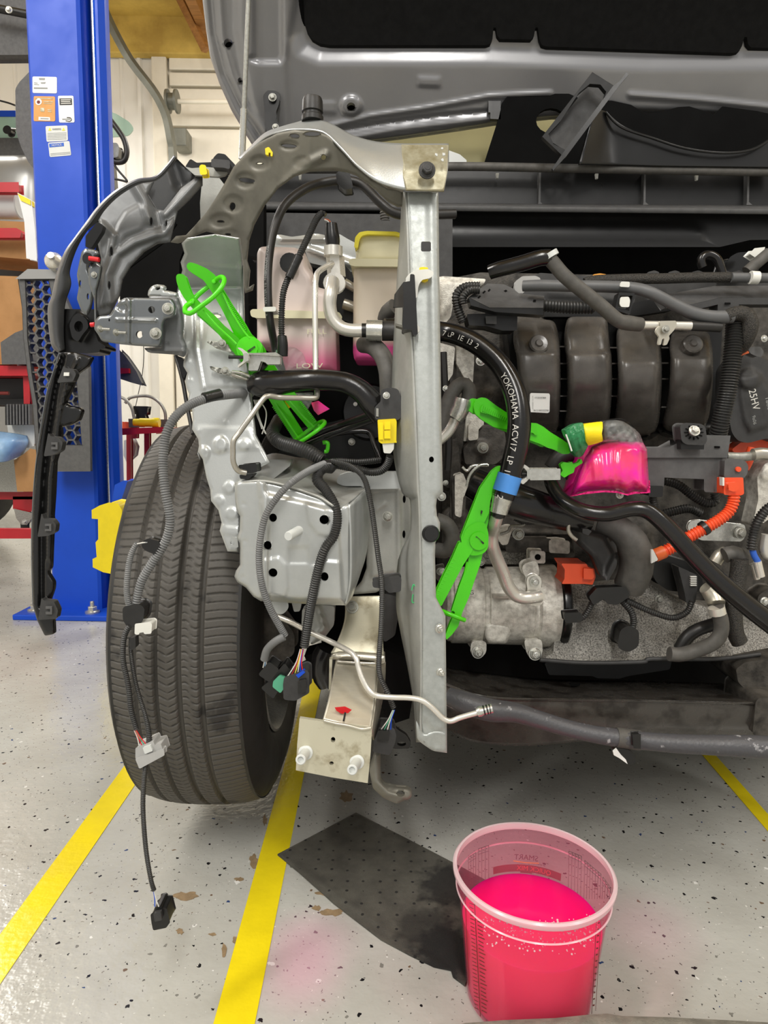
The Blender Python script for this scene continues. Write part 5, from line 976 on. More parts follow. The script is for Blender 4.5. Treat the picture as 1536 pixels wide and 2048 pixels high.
# ---- left side harness over the tyre
T('harness_arch', 'S', '500,786,1.0,9 480,787,.96,9 450,790,.93,9 420,795,.91,9 385,807,.89,9 358,826,.875,9.2 340,850,.865,9.5 330,880,.86,9.5 326,930,.855,9.5 330,980,.85,9.5 338,1020,.85,9.5 340,1050,.85,9.5 330,1085,.85,9.3 305,1125,.85,9 282,1165,.85,9 270,1218,.85,8.5', 9.3, 'conduit_grey', corr=(4.9, .22), n=18, label='grey corrugated harness arching over the tyre')
T('tape_wrap', 'S', '440,788,.918 408,796,.90', 10.5, 'tape_black', n=14)
T('harness_branch', 'S', '274,1086,.85,5 262,1110,.848,6.2 255,1150,.846,6.4 254,1190,.846,6.4 262,1222,.85,7', 6.3, 'conduit_grey', corr=(4, .20), n=14); wires('E4', '305,985', '355,975', 3, ('ink_white', 'ink_white', 'ink_grey'), .845)
P('small_plug', 'E4', '345,975 372,960 430,975 448,1010 420,1045 360,1020 340,1000', 'plastic_black', Y=.845, th=.02, r=3, bevel=.002)
P('tape_joint', 'E4', '222,1400 300,1380 335,1400 325,1470 300,1500 250,1510 225,1470', 'tape_black', Y=.838, th=.03, r=4, bevel=.004)
P('white_plug', 'E4', '292,1500 380,1490 392,1500 388,1555 350,1558 345,1545 312,1550 310,1562 290,1560', 'white_plastic', Y=.835, th=.02, r=2, bevel=.002, label='small white plug')
T('harness_branch', 'S', '260,1250,.84,6.3 248,1275,.84,6.3 246,1320,.838,6.3 256,1370,.836,6.3 262,1420,.834,6.3 272,1458,.834,6', 6.3, 'conduit', corr=(4.2, .21), n=14); T('harness_branch', 'S', '262,1275,.845,5 262,1310,.845,5 272,1370,.842,5 290,1430,.838,5 298,1470,.836,6 296,1500,.834,6', 5.2, 'conduit', corr=(3.8, .21), n=12)
P('tape_flag', 'E4', '255,1590 290,1580 292,1650 262,1670 250,1630', 'tape_black', Y=.836, th=.012, r=2)
gp_ = P('pale_connector', 'E8', '656,716 738,682 745,702 775,696 790,745 672,812 665,770 656,765', 'clip_grey', Y=.83, th=.025, r=2, bevel=.003, label='pale grey plug hanging before the tyre'); P('latch', 'E8', '690,714 725,702 735,728 700,742', 'sticker_grey', Y=.826, th=.008, r=1, parent=gp_, bevel=.001); P('lip', 'E8', '656,768 788,722 792,748 674,812', 'clip_grey', Y=.827, th=.01, r=2, parent=gp_, bevel=.002)
wires('E8', '652,628', '690,700', 4, ('ink_white', 'red_clip', 'teal', 'red_clip'), .832, spread=10)
T('harness_tail', 'S', '293,1512,.835,5.5 288,1560,.83,5.5 286,1620,.82,5.3 292,1700,.81,5.2 302,1760,.80,5 308,1780,.80,5', 5.3, 'conduit', corr=(3.6, .18), n=12, label='long black harness tail hanging down'); wires('E8', '742,1402', '757,1480', 2, ('lift_blue', 'white_plastic'), .80)
pe = P('end_connector', 'E8', '750,1485 775,1480 780,1492 802,1492 818,1555 800,1580 742,1592 735,1560 730,1520 748,1505', 'plastic_black', Y=.80, th=.025, r=2, bevel=.003, label='small black plug at tail end'); P('latch', 'E8', '742,1515 775,1510 780,1545 748,1552', 'plastic_grain', Y=.794, th=.008, r=1, parent=pe, bevel=.001)
# ================================================================ sheet metal at the front
# apron
AY = lambda x, y: np.where(y < 575, 1.027 - (575 - y) * 0.00085, 0) + (y >= 575) * np.where(y < 700, 1.06 - (y - 480) * 0.00035, 0.983 - (y - 700) * 0.00013)  # top tilted forward to darken it, in place of the hoop's shade
ap = [tuple(q) for q in Q('S', '374,476')] + Q('G1', '105,-60 130,30 96,110 112,180 90,260 60,380 90,470 120,560 112,650 104,740 108,850 150,920 122,1010 120,1050 156,1110 136,1180 150,1250 172,1300 160,1370 200,1450 205,1540 200,1620 255,1710 262,1770 248,1840 272,1897') + Q('E4', '690,395 722,445 745,560 770,640 775,710 822,770 842,850 830,900 880,1032 950,1036 964,960 962,700 1000,560 1080,500') + Q('S', '540,925 530,905 512,870 506,820 503,790 497,748 492,700 489,639 486,529 480,476 430,468')
P('apron', 'S', ap, 'silver', Y=AY, th=.003, step=6.5, bs=.38, rim=(4, .003), bumps=[
    bump_line(Q('G1', '235,580 240,900 300,1250'), 7, .008), bump_poly(Q('G1', '270,620 700,620 720,1240 330,1240 270,900'), 10, .006),
    bump_poly(Q('G1', '250,1590 720,1610 800,1800 300,1830'), 8, .003), bump_ell(*q1('G1', '455,1765'), 17, 20, .004, .3), bump_ell(*q1('G1', '290,1850'), 17, 20, .004, .3),
    bump_ell(*q1('E4', '840,345'), 14, 17, .004, .3), bump_ell(*q1('E4', '735,400'), 12, 14, .003, .3), bump_ell(*q1('E4', '890,625'), 13, 14, .004, .3), bump_ell(*q1('E4', '825,705'), 12, 12, .003, .3), bump_ell(*q1('E4', '905,790'), 14, 14, .004, .3), bump_poly(Q('E4', '860,870 950,880 955,930 855,925'), 5, .003),
    bump_ell(*q1('E4', '985,350'), 16, 14, .005, .5), bump_line(Q('G1', '120,120 640,170'), 6, .005), bump_line(Q('G1', '640,130 650,700 700,1100'), 8, .010),
    bump_line(Q('G1', '330,300 640,420'), 8, -.002)] + [bump_ell(*q1('G1', s), 5, 5, .002, .5) for s in ('150,830', '165,1005', '185,1175', '265,1635', '505,1550', '90,400')],
  holes=[ell(*q1('G1', '418,598'), 9, 3.6, rot=.1)], label='silver stamped apron panel behind the green pliers')
P('apron_tab', 'E4', '885,985 905,940 945,945 950,1005 935,1010 885,1000', 'silver', Y=.915, th=.004, r=2, holes=[ell(*q1('E4', '912,978'), 4.2)])
for c_ in ('470,845', '498,1092'):
    b_ = q1('G1', c_); bolt(b_[0], b_[1], .955, 8, car, 'zinc_dull')
for s in ('340,815 365,820 440,822 520,850 560,920 540,925 420,890 360,850 335,838', '358,1050 380,1052 460,1068 560,1100 640,1090 700,1130 700,1165 600,1165 540,1140 430,1110 370,1080'): P('earth_strap', 'G1', s, 'zinc_dull', Y=.962, th=.004, r=2, step=5, bumps=[lambda x, y: .003 * np.sin(x * 1.3) * np.cos(y * 1.1)], label='steel earth strap')
T('earth_wire', 'G1', '560,1120 640,1150 720,1175', 3.5, 'pipe_steel', Y=.955); T('earth_wire', 'G1', '560,1100 640,1110 720,1140', 3, 'zinc', Y=.952)
# wheel arch darkness, flange pieces
P('arch_liner', 'Z5', '600,1060 600,900 700,700 850,640 930,500 1000,350 1100,230 1300,200 1560,400 1560,800 1060,640 1000,800 990,1000 1000,1100 960,1190 620,1190', 'black_void', Y=1.36, th=.03, label='dark wheel arch liner')
P('liner_edge', 'G2', '905,1045 1000,1080 1080,1180 1090,1260 1050,1340 1030,1400 1010,1330 960,1180', 'plastic_black', Y=1.0, th=.01)
T('liner_edge', 'S', '352,712,1.02 365,760,1.0 374,810,.99 382,850,.98 386,868,.97', 4, 'rubber', n=8)
# rail box
RY = .90
rf = P('rail_box', 'E3', '90,355 130,338 240,335 330,350 470,390 650,450 700,495 735,500 790,480 808,540 808,1000 800,1045 770,1108 600,1104 400,1092 250,1082 205,1055 160,1000 105,965 88,930 98,895 122,860 122,725 102,695 120,650 122,560 100,520 92,450', 'silver', Y=RY, th=.004, step=6.5, rim=(9, .008), bumps=[
    bump_line(Q('E3', '255,350 280,600 270,1060'), 12, .010), bump_poly(Q('E3', '280,420 720,520 760,1080 270,1060 250,700'), 14, .010),
    bump_poly(Q('E3', '525,480 650,520 690,640 680,690 600,670 545,600'), 8, .004), bump_poly(Q('E3', '250,830 360,810 410,860 420,1000 400,1060 260,1040'), 9, .005), bump_poly(Q('E3', '560,870 620,830 740,840 750,1080 560,1070'), 9, .005), bump_poly(Q('E3', '425,750 540,750 545,850 425,850'), 6, -.003)]
    + [bump_ell(*q1('E3', s), 5.5, 5, -.0015, .3) for s in ('145,485', '150,712', '140,935', '250,455')],
    holes=[ell(*q1('E3', '325,570'), 8, 8.5), ell(*q1('E3', '640,582'), 9.5, 9.5), ell(*q1('E3', '292,740'), 8, 9), ell(*q1('E3', '325,908'), 9, 9), ell(*q1('E3', '642,932'), 8, 9)], label='silver stamped rail end box with holes')
P('rail_inner', 'E3', '110,380 780,500 790,1080 230,1060', 'black_void', Y=RY + .03, th=.004, parent=rf)
mw = at(*q1('E3', '488,650'), RY - .012)
lathe('stud', [(.0, 0), (.0062, 0), (.0062, .034), (.0055, .036), (0, .036)], mw + Vector((0, .012, 0)), (-.35, -1, -.12), 'sticker_grey', rf, n=14)
loft('rail_top', [[tuple(q) + (Yv,) for q, Yv in zip(Q('E3', s), Ys)] for s, Ys in (('200,245 320,180 480,205 640,215 800,250 900,290', (1.08,) * 6), ('215,280 330,215 480,240 650,290 820,330 905,345', (1.03,) * 6), ('110,345 240,310 400,335 600,390 740,430 880,400', (.95, .95, .95, .95, .95, .97)), ('92,362 245,345 400,372 600,440 740,505 905,385', (.905, .90, .898, .898, .90, .97)))], 'silver_dusty', th=.003, parent=rf, label='dusty top of rail box')
loft('rail_side', [[(697, 1010, .903), (720, 990, .93), (738, 972, .98)], [(700, 1080, .898), (722, 1070, .93), (737, 1060, .98)], [(700, 1160, .898), (718, 1140, .93), (728, 1120, .98)], [(690, 1210, .903), (704, 1190, .93), (712, 1160, .98)]], 'silver', th=.003, parent=rf)
P('rail_bracket', 'E3', '725,350 735,318 790,300 1110,298 1130,320 1130,380 900,385 870,365 760,365', 'silver', Y=.985, th=.02, r=4, parent=rf, bevel=.003)
P('rail_block', 'E3', '200,330 235,250 300,215 440,210 430,250 330,330', 'silver', Y=lin(920, .99, 958, .93), th=.02, r=3, parent=rf, bevel=.003); P('rubber_clip', 'E3', '118,250 220,240 225,285 200,290 120,292', 'plastic_black', Y=.905, th=.03, r=2, parent=rf, bevel=.002); P('rubber_clip', 'E3', '120,308 200,305 175,335 125,330', 'plastic_black', Y=.905, th=.03, r=2, parent=rf, bevel=.002)
P('mount_plate', 'E3', '880,390 1030,360 1160,385 1178,500 1172,980 1160,1005 1135,998 1108,935 960,1030 800,1042 870,960 900,880 905,500', 'silver_dusty', Y=1.02, th=.003, step=7, r=4, rim=(4, .004), bumps=[bump_line(Q('E3', '1095,400 1100,920'), 9, .010), bump_line(Q('E3', '960,520 1015,480'), 8, .004), bump_poly(Q('E3', '915,420 1080,400 1080,900 930,940'), 9, .006)], holes=[ell(*q1('E3', '1132,456'), 3, 8), ell(*q1('E3', '1130,672'), 3, 8), ell(*q1('E3', '1120,885'), 3, 7), ell(*q1('E3', '862,725'), 2.5, 8)], label='grey mounting plate between rail and pillar')
bolt(*q1('E3', '1030,562'), 1.0, 11, car, 'zinc_dull'); T('plate_edge', 'E3', '1030,365 1100,372 1170,410 1180,480', 2.5, 'pipe_steel', Y=1.0)
P('rail_tab', 'E3', '320,1075 420,1090 420,1130 385,1165 330,1155 300,1110', 'silver', Y=.915, th=.004, r=6); P('rail_tab', 'E3', '440,1092 500,1096 490,1145 455,1148', 'silver_dusty', Y=.93, th=.01, r=3)
# suspension bits under the rail
P('inner_bracket', 'E3', '505,1130 620,1105 705,1115 700,1230 640,1310 560,1352 540,1300 500,1240', 'silver_dusty', Y=1.02, th=.02, r=5, step=8, bumps=[bump_line(Q('E3', '600,1110 640,1250 560,1340'), 9, .015)])
P('engine_mount', 'E3', '1010,1040 1085,1060 1088,1180 1070,1290 1010,1330 1000,1200', 'plastic_grain', Y=1.03, th=.06, r=5, bevel=.006)
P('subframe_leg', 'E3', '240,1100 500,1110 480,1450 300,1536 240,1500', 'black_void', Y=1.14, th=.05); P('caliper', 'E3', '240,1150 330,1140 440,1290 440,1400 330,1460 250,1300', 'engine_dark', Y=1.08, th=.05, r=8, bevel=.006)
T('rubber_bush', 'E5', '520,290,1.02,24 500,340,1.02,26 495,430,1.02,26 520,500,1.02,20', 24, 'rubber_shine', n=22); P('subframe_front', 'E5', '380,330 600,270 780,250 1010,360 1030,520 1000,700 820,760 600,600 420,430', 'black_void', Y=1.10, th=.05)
T('lower_arm', 'E5', '430,400,1.14 330,440,1.18 220,430,1.25', 20, 'plastic_black', n=14)
# hoop
hf_out = [(341, 484), (352, 472), (372, 470), (389, 452), (413, 424), (432, 395), (449, 367), (467, 334), (491, 308), (520, 284), (556, 266), (588, 260), (634, 262), (658, 272), (682, 298), (712, 331), (744, 357), (775, 374), (806, 381), (812, 412), (795, 413), (775, 402), (752, 380), (736, 367), (712, 350), (696, 344), (673, 340), (640, 341), (619, 342), (588, 352), (556, 375), (529, 410), (508, 449), (498, 480), (494, 520), (500, 540), (497, 575), (508, 568), (505, 580), (490, 586), (486, 560), (484, 520), (478, 490), (460, 478), (430, 466), (412, 462), (396, 468), (375, 480), (355, 486)]
HYf = lambda x, y: .95 + np.clip((620 - x), 0, 400) * .00045 + (y - 300) * .0003
hoop = P('front_support_hoop', 'S', hf_out, 'hoop_dust_shade', Y=lambda x, y: np.clip(HYf(x, y), .93, 1.2), th=.003, step=6, rim=(5, .004), bumps=[
    bump_ell(491, 361, 24, 20, -.006), bump_ell(519, 326, 24, 18, -.006), bump_ell(466, 408, 24, 22, -.006), bump_ell(442, 442, 28, 18, -.006), bump_ell(578, 291, 22, 12, -.005), bump_ell(455, 468, 24, 12, -.004),
    bump_line([(520, 470), (540, 420), (570, 370), (610, 330), (650, 310)], 16, .010), bump_ell(604, 326, 22, 16, -.003)],
    holes=[ell(494, 360, 16, 5, rot=.15), ell(519, 326, 6, 2.2), ell(578, 291, 16, 4, rot=.1), ell(589, 271, 10, 4.5, rot=.1), ell(465, 412, 6, 8), ell(441, 442, 7, 2.4), ell(456, 468, 6, 2.4), ell(647, 314, 5, 6), ell(624, 267, 17, 5)], label='arched silver support hoop with stamped holes')
loft('hoop_flange', [[(478, 318, 1.06), (500, 296, 1.05), (530, 268, 1.03), (560, 256, 1.02), (595, 246, 1.01), (618, 240, 1.0), (640, 242, .995), (668, 252, .985), (705, 272, .975), (752, 285, .965), (806, 289, .955), (850, 289, .95), (897, 289, .95)],
                     [(480, 318, 1.045), (502, 297, 1.035), (532, 272, 1.01), (562, 262, 1.0), (595, 255, .985), (618, 254, .98), (642, 258, .97), (672, 276, .955), (712, 300, .94), (755, 318, .93), (806, 330, .922), (850, 336, .92), (896, 338, .92)],
                     [(481, 320, 1.04), (503, 299, 1.02), (533, 274, 1.0), (562, 264, .985), (590, 260, .975), (634, 262, .96), (658, 272, .95), (684, 299, .935), (716, 334, .92), (756, 364, .915), (806, 379, .91), (850, 381, .91), (888, 382, .91)]], 'silver', th=.003, nu=5, parent=hoop, label='bright silver upper flange')
cn = P('hoop_corner', 'S', '803,289 897,290 894,345 888,382 812,380 806,350', 'hoop_corner', Y=lambda x, y: np.interp(y, [289, 337, 382], [.944, .914, .904]), th=.004, step=8, parent=hoop, label='yellowed scuffed corner plate'); bolt(854, 341, .898, 16, hoop, 'plastic_grain')
for x, y, r_ in ((873, 309, 3), (888, 308, 3), (885, 320, 2.5), (884, 296, 2)): P('sealer_blob', 'S', blob(x, y, r_ + 1, r_ + 1, 8, int(x)), 'sticker_grey', Y=.905, th=.002, parent=cn)
lathe('rubber_bumper', [(0, .03), (.0125, .03), (.014, .026), (.0145, .012), (.0125, .011), (.0125, .008), (.015, .006), (.015, 0)], at(625, 243, 1.0), (0, 0, 1), 'rubber', hoop, n=24, label='black rubber stop')
P('yellow_clip', 'S', '530,297 536,294 546,298 545,312 541,312 541,305 537,305 537,310 531,309', 'tape_yellow', Y=.985, th=.006, r=1, parent=hoop, label='yellow clip')
# pillar
pl = Q('S', '813,384 877,384 878,500 880,640 883,850 886,985 874,996 872,1012 874,1032 880,1045 880,1062 871,1085 870,1110 872,1195 891,1232 893,1400 894,1506 868,1502 850,1484 842,1462 844,1300 844,1150 842,1080 838,1000 833,850 826,700 818,520')
def PYf(x, y): return .925 - (y - 400) * .00006 + 0 * x
pil = P('front_pillar', 'S', pl, 'galvanised', Y=PYf, th=.003, step=8, rim=(5, .004), bumps=[bump_line(Q('S', '862,400 868,700 872,980'), 14, .003), bump_poly(Q('S', '828,1462 850,1440 870,1462 890,1458 893,1506 850,1495'), 8, -.004)],
    holes=[fil(rect(842, 483, 862, 503), 4), ell(863, 919, 5, 6)], label='pale galvanised vertical front pillar')
sx = [(384, 812, 806), (460, 816, 802), (520, 818, 798), (640, 822, 791), (700, 826, 788), (780, 830, 785), (850, 833, 786), (920, 836, 790), (985, 838, 806), (1000, 839, 822), (1060, 841, 822), (1120, 843, 798), (1200, 844, 794), (1240, 844, 798), (1330, 844, 816), (1400, 843, 828), (1462, 842, 832), (1484, 850, 834)]
loft('pillar_side', [[(a, y, float(PYf(a, y)) + .002), ((a * 2 + b) / 3, y, float(PYf(a, y)) + .02), (b, y, float(PYf(a, y)) + .075)] for y, a, b in sx], 'silver_dusty', th=.003, nu=3, nv=3, parent=pil)
P('pillar_hole', 'S', ell(804, 685, 4, 11, rot=.1), 'silver', Y=.955, th=.002, parent=pil); P('pillar_slot', 'G6', '600,885 622,880 608,1060 598,1050', 'black_void', Y=.925, th=.002, parent=pil)
P('side_hole', 'S', ell(816, 880, 2.5, 7), 'black_void', Y=.94, th=.002, parent=pil)
for p_ in ((879, 1257), (881, 1344)): bolt(p_[0], p_[1], .87, 10, pil, stud=True, d=(.35, -1, -.05))
lathe('black_plug', [(0, .008), (.009, .008), (.0095, .006), (.0105, .006), (.0115, .004), (.0115, 0)], at(861, 1067, .885), (.05, -1, .05), 'plastic_black', pil, n=28, label='round black plug')
P('foot_flange', 'S', '832,1440 843,1462 850,1468 872,1460 893,1464 894,1506 866,1502 845,1488 834,1478', 'galvanised', Y=.862, th=.003, r=5, step=6, parent=pil, rim=(4, .003))
for s in ('1190,980 1183,1015 1190,975 1212,1020', '1190,1045 1184,1095 1192,1085 1194,1040'): P('green_mark', 'E3', s, 'teal', Y=.905, th=.0006, parent=pil)
pbr('chalk_green', '3fae6a', .7, 0, .1, 60)
for s in ('1178,1015 1190,980 1212,1022', '1186,1040 1180,1085 1192,1092', '1195,1140 1212,1180 1225,1250', '1195,1200 1212,1180 1222,1150'): T('chalk_mark', 'E3', s, 1.3, 'chalk_green', Y=.893, parent=pil, n=5)
wb = P('white_bracket', 'G6', '575,300 600,262 640,232 700,212 800,205 845,225 848,252 815,280 740,295 708,330 690,380 682,480 660,480 640,330 600,330', 'white_plastic', Y=.90, th=.02, r=3, parent=pil, bevel=.003, label='white plastic hook bracket')
P('yellow_pad', 'G6', '662,215 708,205 712,178 745,172 798,178 802,208 760,222', 'tape_yellow', Y=.905, th=.02, r=2, parent=pil, label='yellow pad'); P('yellow_pad', 'G6', '725,305 800,290 800,312 765,326 740,318', 'tape_yellow', Y=.908, th=.01, r=1, parent=pil)
bb = P('black_guide', 'G6', '622,252 655,256 660,340 688,860 648,862 640,812 578,805 545,800 556,560 552,400 545,335 620,325', 'plastic_black', Y=.885, th=.05, r=2, parent=pil, bevel=.003, label='black plastic guide piece'); P('guide_wing', 'G6', '545,330 575,345 560,580 442,585 455,455', 'plastic_black', Y=lambda x, y: .89 + (810 - x) * .001, th=.006, parent=bb); P('guide_base', 'G6', '465,750 580,780 640,812 578,808 470,775', 'hoop_dust_shade', Y=.90, th=.02, parent=bb); P('white_edge', 'G6', '690,760 712,790 712,830 692,850', 'white_plastic', Y=.89, th=.01, parent=bb)
# ---- bumper bracket
bk = loft('bumper_bracket', [[(684, 1195, 1.02), (720, 1193, 1.02), (768, 1192, 1.02)], [(690, 1212, 1.01), (725, 1212, 1.01), (768, 1212, 1.01)], [(688, 1245, .985), (725, 1246, .985), (766, 1248, .985)], [(676, 1280, .96), (720, 1283, .96), (766, 1284, .96)], [(662, 1306, .945), (715, 1312, .945), (768, 1316, .945)]], 'aluminium_dirty', th=.004, parent=car, label='aluminium bumper bracket arm')
bolt(704, 1214, 1.0, 13, bk, 'zinc_dull', d=(0, -1, .4))
loft('bracket_arm', [[(672, 1318, .945), (715, 1322, .945), (756, 1326, .945)], [(664, 1360, .91), (710, 1366, .91), (752, 1370, .91)], [(656, 1400, .88), (705, 1410, .88), (748, 1418, .88)], [(645, 1441, .855), (695, 1452, .855), (742, 1458, .855)]], 'aluminium', th=.004, parent=bk); loft('bracket_wall', [[(756, 1326, .945), (762, 1326, .95), (770, 1324, .96)], [(752, 1370, .91), (758, 1372, .92), (768, 1374, .94)], [(748, 1418, .88), (752, 1424, .89), (758, 1428, .92)], [(742, 1458, .855), (745, 1470, .87), (748, 1480, .90)]], 'aluminium', th=.003, parent=bk)
P('weld_fold', 'E5', '530,350 545,322 580,310 700,315 800,322 856,330 858,372 800,382 795,362 700,352 560,352', 'aluminium', Y=.94, th=.02, r=3, step=7, parent=bk, bumps=[bump_line(Q('E5', '560,335 850,350'), 5, .006)]); T('weld_seam', 'E5', '575,362 700,372 800,375', 3, 'pipe_steel', Y=.935, parent=bk)
for s, w_ in (('530,355 575,350 535,500 492,715 487,712', .93),): P('bracket_lip', 'E5', '528,350 545,352 538,520 524,540', 'aluminium_dirty', Y=.93, th=.01, parent=bk)
P('red_mark', 'E5', '560,636 620,630 660,650 640,668 600,672 570,655', 'red_clip', Y=.862, th=.001, parent=bk); T('ink_mark', 'E5', '622,665 612,715', 2, 'ink_black', Y=.853, parent=bk)
fg = P('flange_plate', 'E5', '352,698 780,762 772,900 755,1082 542,1048 330,1006 338,850', 'aluminium_dirty', Y=.84, th=.006, r=1, step=14, holes=[ell(*q1('E5', '550,826'), 4.6, 5.6), ell(*q1('E5', '541,965'), 4.4, 3.8)], parent=bk, label='square aluminium flange plate with two studs'); T('weld_bead', 'E5', '495,712 560,728 640,742 720,762 775,755', 3.5, 'aluminium', Y=.838, parent=bk)
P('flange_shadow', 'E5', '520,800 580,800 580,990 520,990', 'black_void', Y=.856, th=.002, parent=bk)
for a_, b_ in ((('388,900'), ('358,945')), (('692,955'), ('662,1005'))):
    A = at(*q1('E5', a_), .84); B = at(*q1('E5', b_), .80); dd = B - A; Ld = dd.length
    lathe('stud', [(.0095, 0), (.0095, .002), (.0065, .003), (.0065, Ld - .001), (.0055, Ld), (.004, Ld), (.004, Ld - .003), (0, Ld - .003)], A, dd, 'sticker_grey', bk, n=18)
P('tow_hook', 'E5', '762,1000 795,905 830,900 832,1060 850,1088 900,1106 985,1112 1008,1125 1018,1152 1000,1180 960,1188 930,1206 850,1172 785,1112', 'hoop_dust_shade', Y=lambda x, y: .88 + (1740 - y) * .0002, th=.008, r=5, step=6, holes=[ell(*q1('E5', '950,1145'), 8, 6)], rim=(4, .004), bumps=[bump_line(Q('E5', '800,920 805,1070 870,1140 960,1165'), 10, .008)], label='dark steel hook bracket below flange plate')
P('tow_hook', 'E5', '790,620 840,640 870,700 930,765 985,800 1012,850 1000,878 910,880 860,860 790,900 785,700', 'plastic_black', Y=.94, th=.008, r=5, holes=[ell(*q1('E5', '955,850'), 9, 4.5)])
# ---- low aluminium pipe across the front
T('condenser_pipe', 'E5', '220,95,.97 300,130,.96 400,182,.94 560,258,.92 650,306,.90 686,345,.89 700,400,.885 722,462,.88 760,530,.875 810,565,.87 900,575,.862 1000,578,.858 1070,592,.856 1130,632,.855 1200,700,.855 1245,715,.855 1300,695,.856 1380,672,.857 1420,660,.858', 5.6, 'pipe_aluminium', n=16, sm=5, label='thin aluminium pipe snaking to an open end')
T('pipe_end', 'E5', '1400,665,.858,9 1412,660,.858,12 1424,657,.858,9 1440,652,.858,9 1490,640,.858,9.5', 9, 'zinc', n=18, sm=3)
for f_ in ('1438,653 1446,651', '1456,648 1464,646', '1472,644 1478,643'): T('seal_ring', 'E5', f_, 10, 'plastic_black', Y=.858, n=18)
# ---- crossmember and lower hose
cm = loft('crossmember', [[(860, 1330, 1.2), (940, 1344, 1.2), (1090, 1360, 1.2), (1300, 1364, 1.2), (1480, 1370, 1.2), (1700, 1376, 1.2)], [(860, 1352, 1.06), (930, 1380, 1.06), (1000, 1394, 1.06), (1130, 1397, 1.06), (1300, 1400, 1.06), (1700, 1410, 1.06)], [(860, 1362, 1.05), (930, 1388, 1.05), (1000, 1400, 1.05), (1130, 1403, 1.05), (1300, 1406, 1.05), (1700, 1416, 1.05)], [(860, 1400, 1.055), (930, 1425, 1.055), (1000, 1430, 1.055), (1130, 1440, 1.055), (1300, 1448, 1.055), (1700, 1462, 1.055)], [(860, 1430, 1.08), (940, 1480, 1.08), (1060, 1490, 1.08), (1200, 1478, 1.08), (1330, 1478, 1.08), (1700, 1490, 1.08)]], 'crossmember', th=.004, parent=car, label='glossy black lower crossmember')
T('edge_seam_glint', 'S', '1040,1398 1200,1401 1520,1406', 1.6, 'pipe_steel', Y=1.052, parent=cm) ; P('crossmember_hole', 'E6', blob(0, 0, 1, 1), 'black_void') if False else P('drain_hole', 'S', ell(1150, 1369, 11, 4), 'black_void', Y=1.14, th=.002, parent=cm)  # highlight along the edge weld put in as a bright steel line
P('crossmember_end', 'E6', '1485,350 1500,335 1700,330 1700,500 1470,495 1478,420', 'engine_dark', Y=1.04, th=.1, r=3, parent=cm, bevel=.004); P('crossmember_upright', 'E6', '1390,200 1430,170 1700,130 1700,345 1500,340 1440,300 1400,260', 'engine_dark', Y=1.09, th=.1, r=5, parent=cm, step=10)
T('undertray_edge', 'E6', '80,330 160,430 300,470 420,488 560,485', 5, 'red', Y=1.12); 
T('loom_hose', 'S', '895,1392,1.0,18 930,1405,.99,22 980,1420,.985,23 1030,1425,.98,20 1080,1440,.975,18 1130,1455,.97,17 1180,1467,.965,17 1230,1475,.96,18 1290,1482,.955,18 1350,1487,.95,19 1420,1490,.945,20 1480,1492,.94,22 1640,1500,.93,25', 19, 'scuffed', n=26, label='large scuffed hose along lower front')
ring('hose_collar', [(q[0], q[1], .96) for q in Q('S', '1232,1475 1280,1481')], 0, 1, 20.5, 'rubber_dusty', car); P('collar_tab', 'E6', '925,500 955,498 955,560 928,558', 'plastic_black', Y=.932, th=.01, bevel=.001)
P('drain_nozzle', 'E6', '848,562 900,570 930,590 925,632 905,630 880,600 850,590', 'plastic_black', Y=.95, th=.02, r=3, bevel=.003); P('white_tag', 'E6', '832,575 848,562 868,590 890,612 898,632 860,605 836,592', 'sticker_white', Y=.948, th=.003, label='white tag')
# ================================================================ fender and its brackets
FYf = lambda x, y: 1.06 + (y - 300) * -.0001 + (x - 200) * .0002
outer = Q('Z5', '968,104 915,172 835,248 720,266 610,318 520,385 440,470 385,545 300,660 235,755 185,890 152,1040 126,1120 130,1240 150,1370 190,1415'); inner = Q('Z5', '975,118 925,190 845,262 735,285 640,335 560,395 490,470 440,545 372,610 305,730 262,870 272,960 240,1060 226,1140 222,1290 228,1400')
n_ = len(outer)
loft('fender_skin', [[(o_[0], o_[1], 1.01 + i * .001) for i, o_ in enumerate(outer)], [((o_[0] * 2 + i_[0]) / 3, (o_[1] * 2 + i_[1]) / 3, .99 + k_ * .001) for k_, (o_, i_) in enumerate(zip(outer, inner))], [(i_[0], i_[1], 1.0 + k_ * .001) for k_, i_ in enumerate(inner)]], 'primer_dark', th=.003, parent=car, label='dark fender edge')
tube('fender_rim', [(a, b, 1.008 + i * .001) for i, (a, b) in enumerate(outer)], 1.6, 'silver', car, n=8)
P('fender_pocket', 'Z5', '735,285 820,262 850,245 968,110 1040,182 1110,235 1010,350 950,410 895,475 845,480 780,370 700,300', 'primer_dark', Y=lambda x, y: 1.09 + (x - 300) * .0003, th=.003, step=9, bumps=[bump_line(Q('Z5', '960,150 1010,300'), 20, -.02)])
